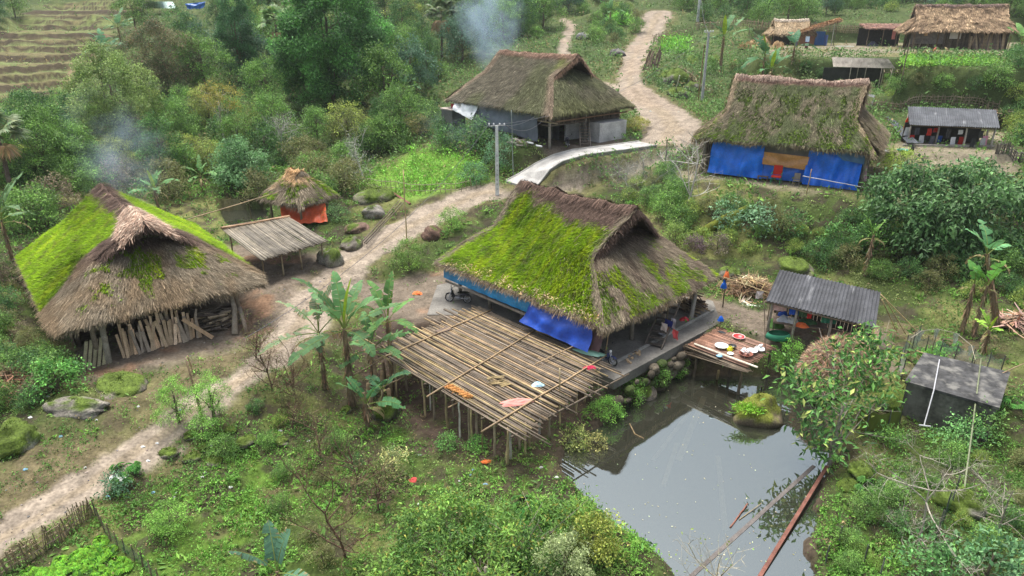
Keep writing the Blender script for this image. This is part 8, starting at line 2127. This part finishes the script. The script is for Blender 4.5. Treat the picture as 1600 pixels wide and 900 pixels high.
rg = np.random.default_rng(44); n = 5200; Y = (18.0 ** -1 + rg.random(n) * (110.0 ** -1 - 18.0 ** -1)) ** -1; X = rg.uniform(-.8, .8, n) * (Y + 4)
z = zones(X, Y); k = rg.random(n) < np.clip(z['road'] * 1.0 + z['yard'] * .7 + z['leftbank'] * .5 + z['verge'] * .5, 0, 1) * .85; X, Y = X[k], Y[k]; n = len(X); Zs = height(X, Y)
O8 = np.array([(1, 0, 0), (0, 1, 0), (-1, 0, 0), (0, -1, 0), (0, 0, .6), (0, 0, -.6)], float); s_ = (.02 + .07 * rg.random(n) ** 3) * np.clip(Y / 40, .7, 2.5)
V = (O8[None] * (1 + .35 * rg.normal(size=(n, 6, 1)))) * s_[:, None, None] + np.stack([X, Y, Zs + .01], 1)[:, None]
F0 = np.array([(0, 1, 4), (1, 2, 4), (2, 3, 4), (3, 0, 4), (1, 0, 5), (2, 1, 5), (3, 2, 5), (0, 3, 5)]); mb = MB(); mb.add(V.reshape(-1, 3), (F0[None] + np.arange(n)[:, None, None] * 6).reshape(-1, 3), np.repeat(jcol(rg, (.24, .21, .18), n, .4), 6, 0))
tag(mb.build('road_stones', M_STONE), 'loose stones and gravel on the dirt road and yards', None, None, 'stuff')
rg = np.random.default_rng(45); n = 260; q = np.array([at(rg.uniform(900, 1290), rg.uniform(600, 900), WATER + .012) for _ in range(n)]); q = q[poly_sd(q[:, 0], q[:, 1], POND) < -.1]; q = q[(fbm(q[:, 0] * .6, q[:, 1] * .6, 5) > .5) | (poly_sd(q[:, 0], q[:, 1], POND) > -.7)]; n = len(q)
mb = MB(); D = rdirs(rg, n); D[:, 2] *= .05; mb.quads(leaf_quads(q, D, np.tile((0, 0, 1.0), (n, 1)), rg.uniform(.04, .12, n), rg.uniform(.03, .06, n), fold=.02), jcol(rg, (.30, .30, .18), n, .4)); tag(mb.build('floating_leaves', M_LEAFY), 'fallen leaves and scum floating along the pond edges', None, None, 'stuff')
rg = np.random.default_rng(66); n = 900; x0 = rg.uniform(1415, 1550, n); y0 = rg.uniform(91, 103, n)      # bright vegetable row on the top terrace
pp = np.array([at(a, b, 12.35) for a, b in zip(x0, y0)]); mb = MB(); P = np.repeat(pp, 10, 0) + rg.normal(size=(n * 10, 3)) * np.array((.3, .5, .02)); P[:, 2] += rg.random(n * 10) * .45
mb.quads(leaf_quads(P, rdirs(rg, n * 10, .6), rdirs(rg, n * 10, 1), rg.uniform(.2, .5, n * 10), rg.uniform(.08, .2, n * 10)), jcol(rg, (.17, .33, .05), n * 10)); tag(mb.build('vegetable_bed', M_LEAFY), 'bright green vegetable row along the edge of the top terrace', None, None, 'stuff')
rg = np.random.default_rng(67)
for nm, lb, x0, x1, y0, y1, n in [('vegetable_bed', 'pale green plot beside the upper road', 948, 985, 24, 38, 160), ('vegetable_bed', 'green vegetable plot right of the upper road', 1035, 1075, 62, 84, 200), ('vegetable_bed', 'bright seedbed inside the net garden', 1440, 1475, 548, 562, 120)]:
    pp = np.array([ground_at(rg.uniform(x0, x1), rg.uniform(y0, y1)) for _ in range(n)]); s_ = np.clip(pp[:, 1] / 60, .35, 2)[:, None]; P = np.repeat(pp, 10, 0) + rg.normal(size=(n * 10, 3)) * .25 * np.repeat(s_, 10, 0); l = rg.uniform(.15, .4, n * 10) * np.repeat(s_[:, 0], 10)
    mb = MB(); mb.quads(leaf_quads(P, rdirs(rg, n * 10, .6), rdirs(rg, n * 10, 1), l, l * .5), jcol(rg, (.17, .36, .06), n * 10)); tag(mb.build(nm, M_LEAFY), lb, None, None, 'stuff')

# ------------------------------------------------------------------ air
def volume_mat(name, dens, col, noise=None, aniso=0.2):
    m = bpy.data.materials.new(name); m.use_nodes = True
    N, L = m.node_tree.nodes, m.node_tree.links; N.clear()
    out = N.new('ShaderNodeOutputMaterial'); v = N.new('ShaderNodeVolumePrincipled')
    v.inputs['Color'].default_value = (*col, 1); v.inputs['Density'].default_value = dens; v.inputs['Anisotropy'].default_value = aniso
    if noise:                       # a drifting plume: turbulent, thinning towards its rim and upwards
        tc = N.new('ShaderNodeTexCoord'); nz = N.new('ShaderNodeTexNoise'); nz.inputs['Scale'].default_value = noise; nz.inputs['Detail'].default_value = 3
        L.new(tc.outputs['Object'], nz.inputs['Vector'])
        r = N.new('ShaderNodeMapRange'); r.inputs['From Min'].default_value = .45; r.inputs['From Max'].default_value = .66; L.new(nz.outputs['Fac'], r.inputs['Value'])
        g = N.new('ShaderNodeTexGradient'); g.gradient_type = 'SPHERICAL'
        mp = N.new('ShaderNodeMapping'); mp.inputs['Location'].default_value = (-1, -1, -1); mp.inputs['Scale'].default_value = (2, 2, 2)
        L.new(tc.outputs['Generated'], mp.inputs['Vector']); L.new(mp.outputs[0], g.inputs['Vector'])
        a = N.new('ShaderNodeMath'); a.operation = 'MULTIPLY'; L.new(r.outputs[0], a.inputs[0]); L.new(g.outputs['Fac'], a.inputs[1])
        b = N.new('ShaderNodeMath'); b.operation = 'MULTIPLY'; b.inputs[1].default_value = dens; L.new(a.outputs[0], b.inputs[0]); L.new(b.outputs[0], v.inputs['Density'])
    L.new(v.outputs[0], out.inputs['Volume'])
    return m

def box_obj(name, lo, hi, m):
    mb = MB(); c = [(a + b) / 2 for a, b in zip(lo, hi)]; d = [b - a for a, b in zip(lo, hi)]
    mb.box((0, 0, 0), d); o = mb.build(name, m, loc=c); return o

tag(box_obj("haze", (-1340, -60, -30), (1340, 620, 62), volume_mat('haze', .00016, (.90, .95, 1.0))), kind='stuff')
def smoke(label, p, size, dens, noise, tilt=0):
    mb = MB(); n, m_ = 16, 10; an = np.linspace(0, 2 * PI, n + 1); ph = np.linspace(-PI / 2, PI / 2, m_); A, Q = np.meshgrid(an, ph, indexing='ij')
    mb.grid(np.stack([np.cos(A) * np.cos(Q), np.sin(A) * np.cos(Q), np.sin(Q)], -1) * np.array(size))
    o = mb.build('smoke', volume_mat('smoke', dens, (.62, .78, 1.0), noise), loc=p, rot=(0, tilt, 0)); return tag(o, label, None, None, 'stuff')
q = at(775, 70, 14.5); smoke('blue grey wood smoke drifting up behind the ridge of the far house', (q[0] - 1.0, 84, 19.0), (4.5, 4.5, 9.5), .34, .30, -.25)
smoke('thin smoke spreading from the eave of the far house over the net curtain', wloc(H3, 0, -8.5, 1.6), (7.5, 3.5, 3.2), .05, .5)
smoke('wood smoke rising behind the ridge of the left mossy house', (wloc(H2, -6.5, 1.5)[0], wloc(H2, -6.5, 1.5)[1], 9.0), (3.8, 3.0, 5.0), .17, .45, -.1)
smoke('faint smoke seeping from the right ridge end of the central house', (wloc(H1, 1, 2.5)[0] + 1.5, wloc(H1, 1, 2.5)[1], 9.2), (4.2, 2.6, 2.8), .04, .6)
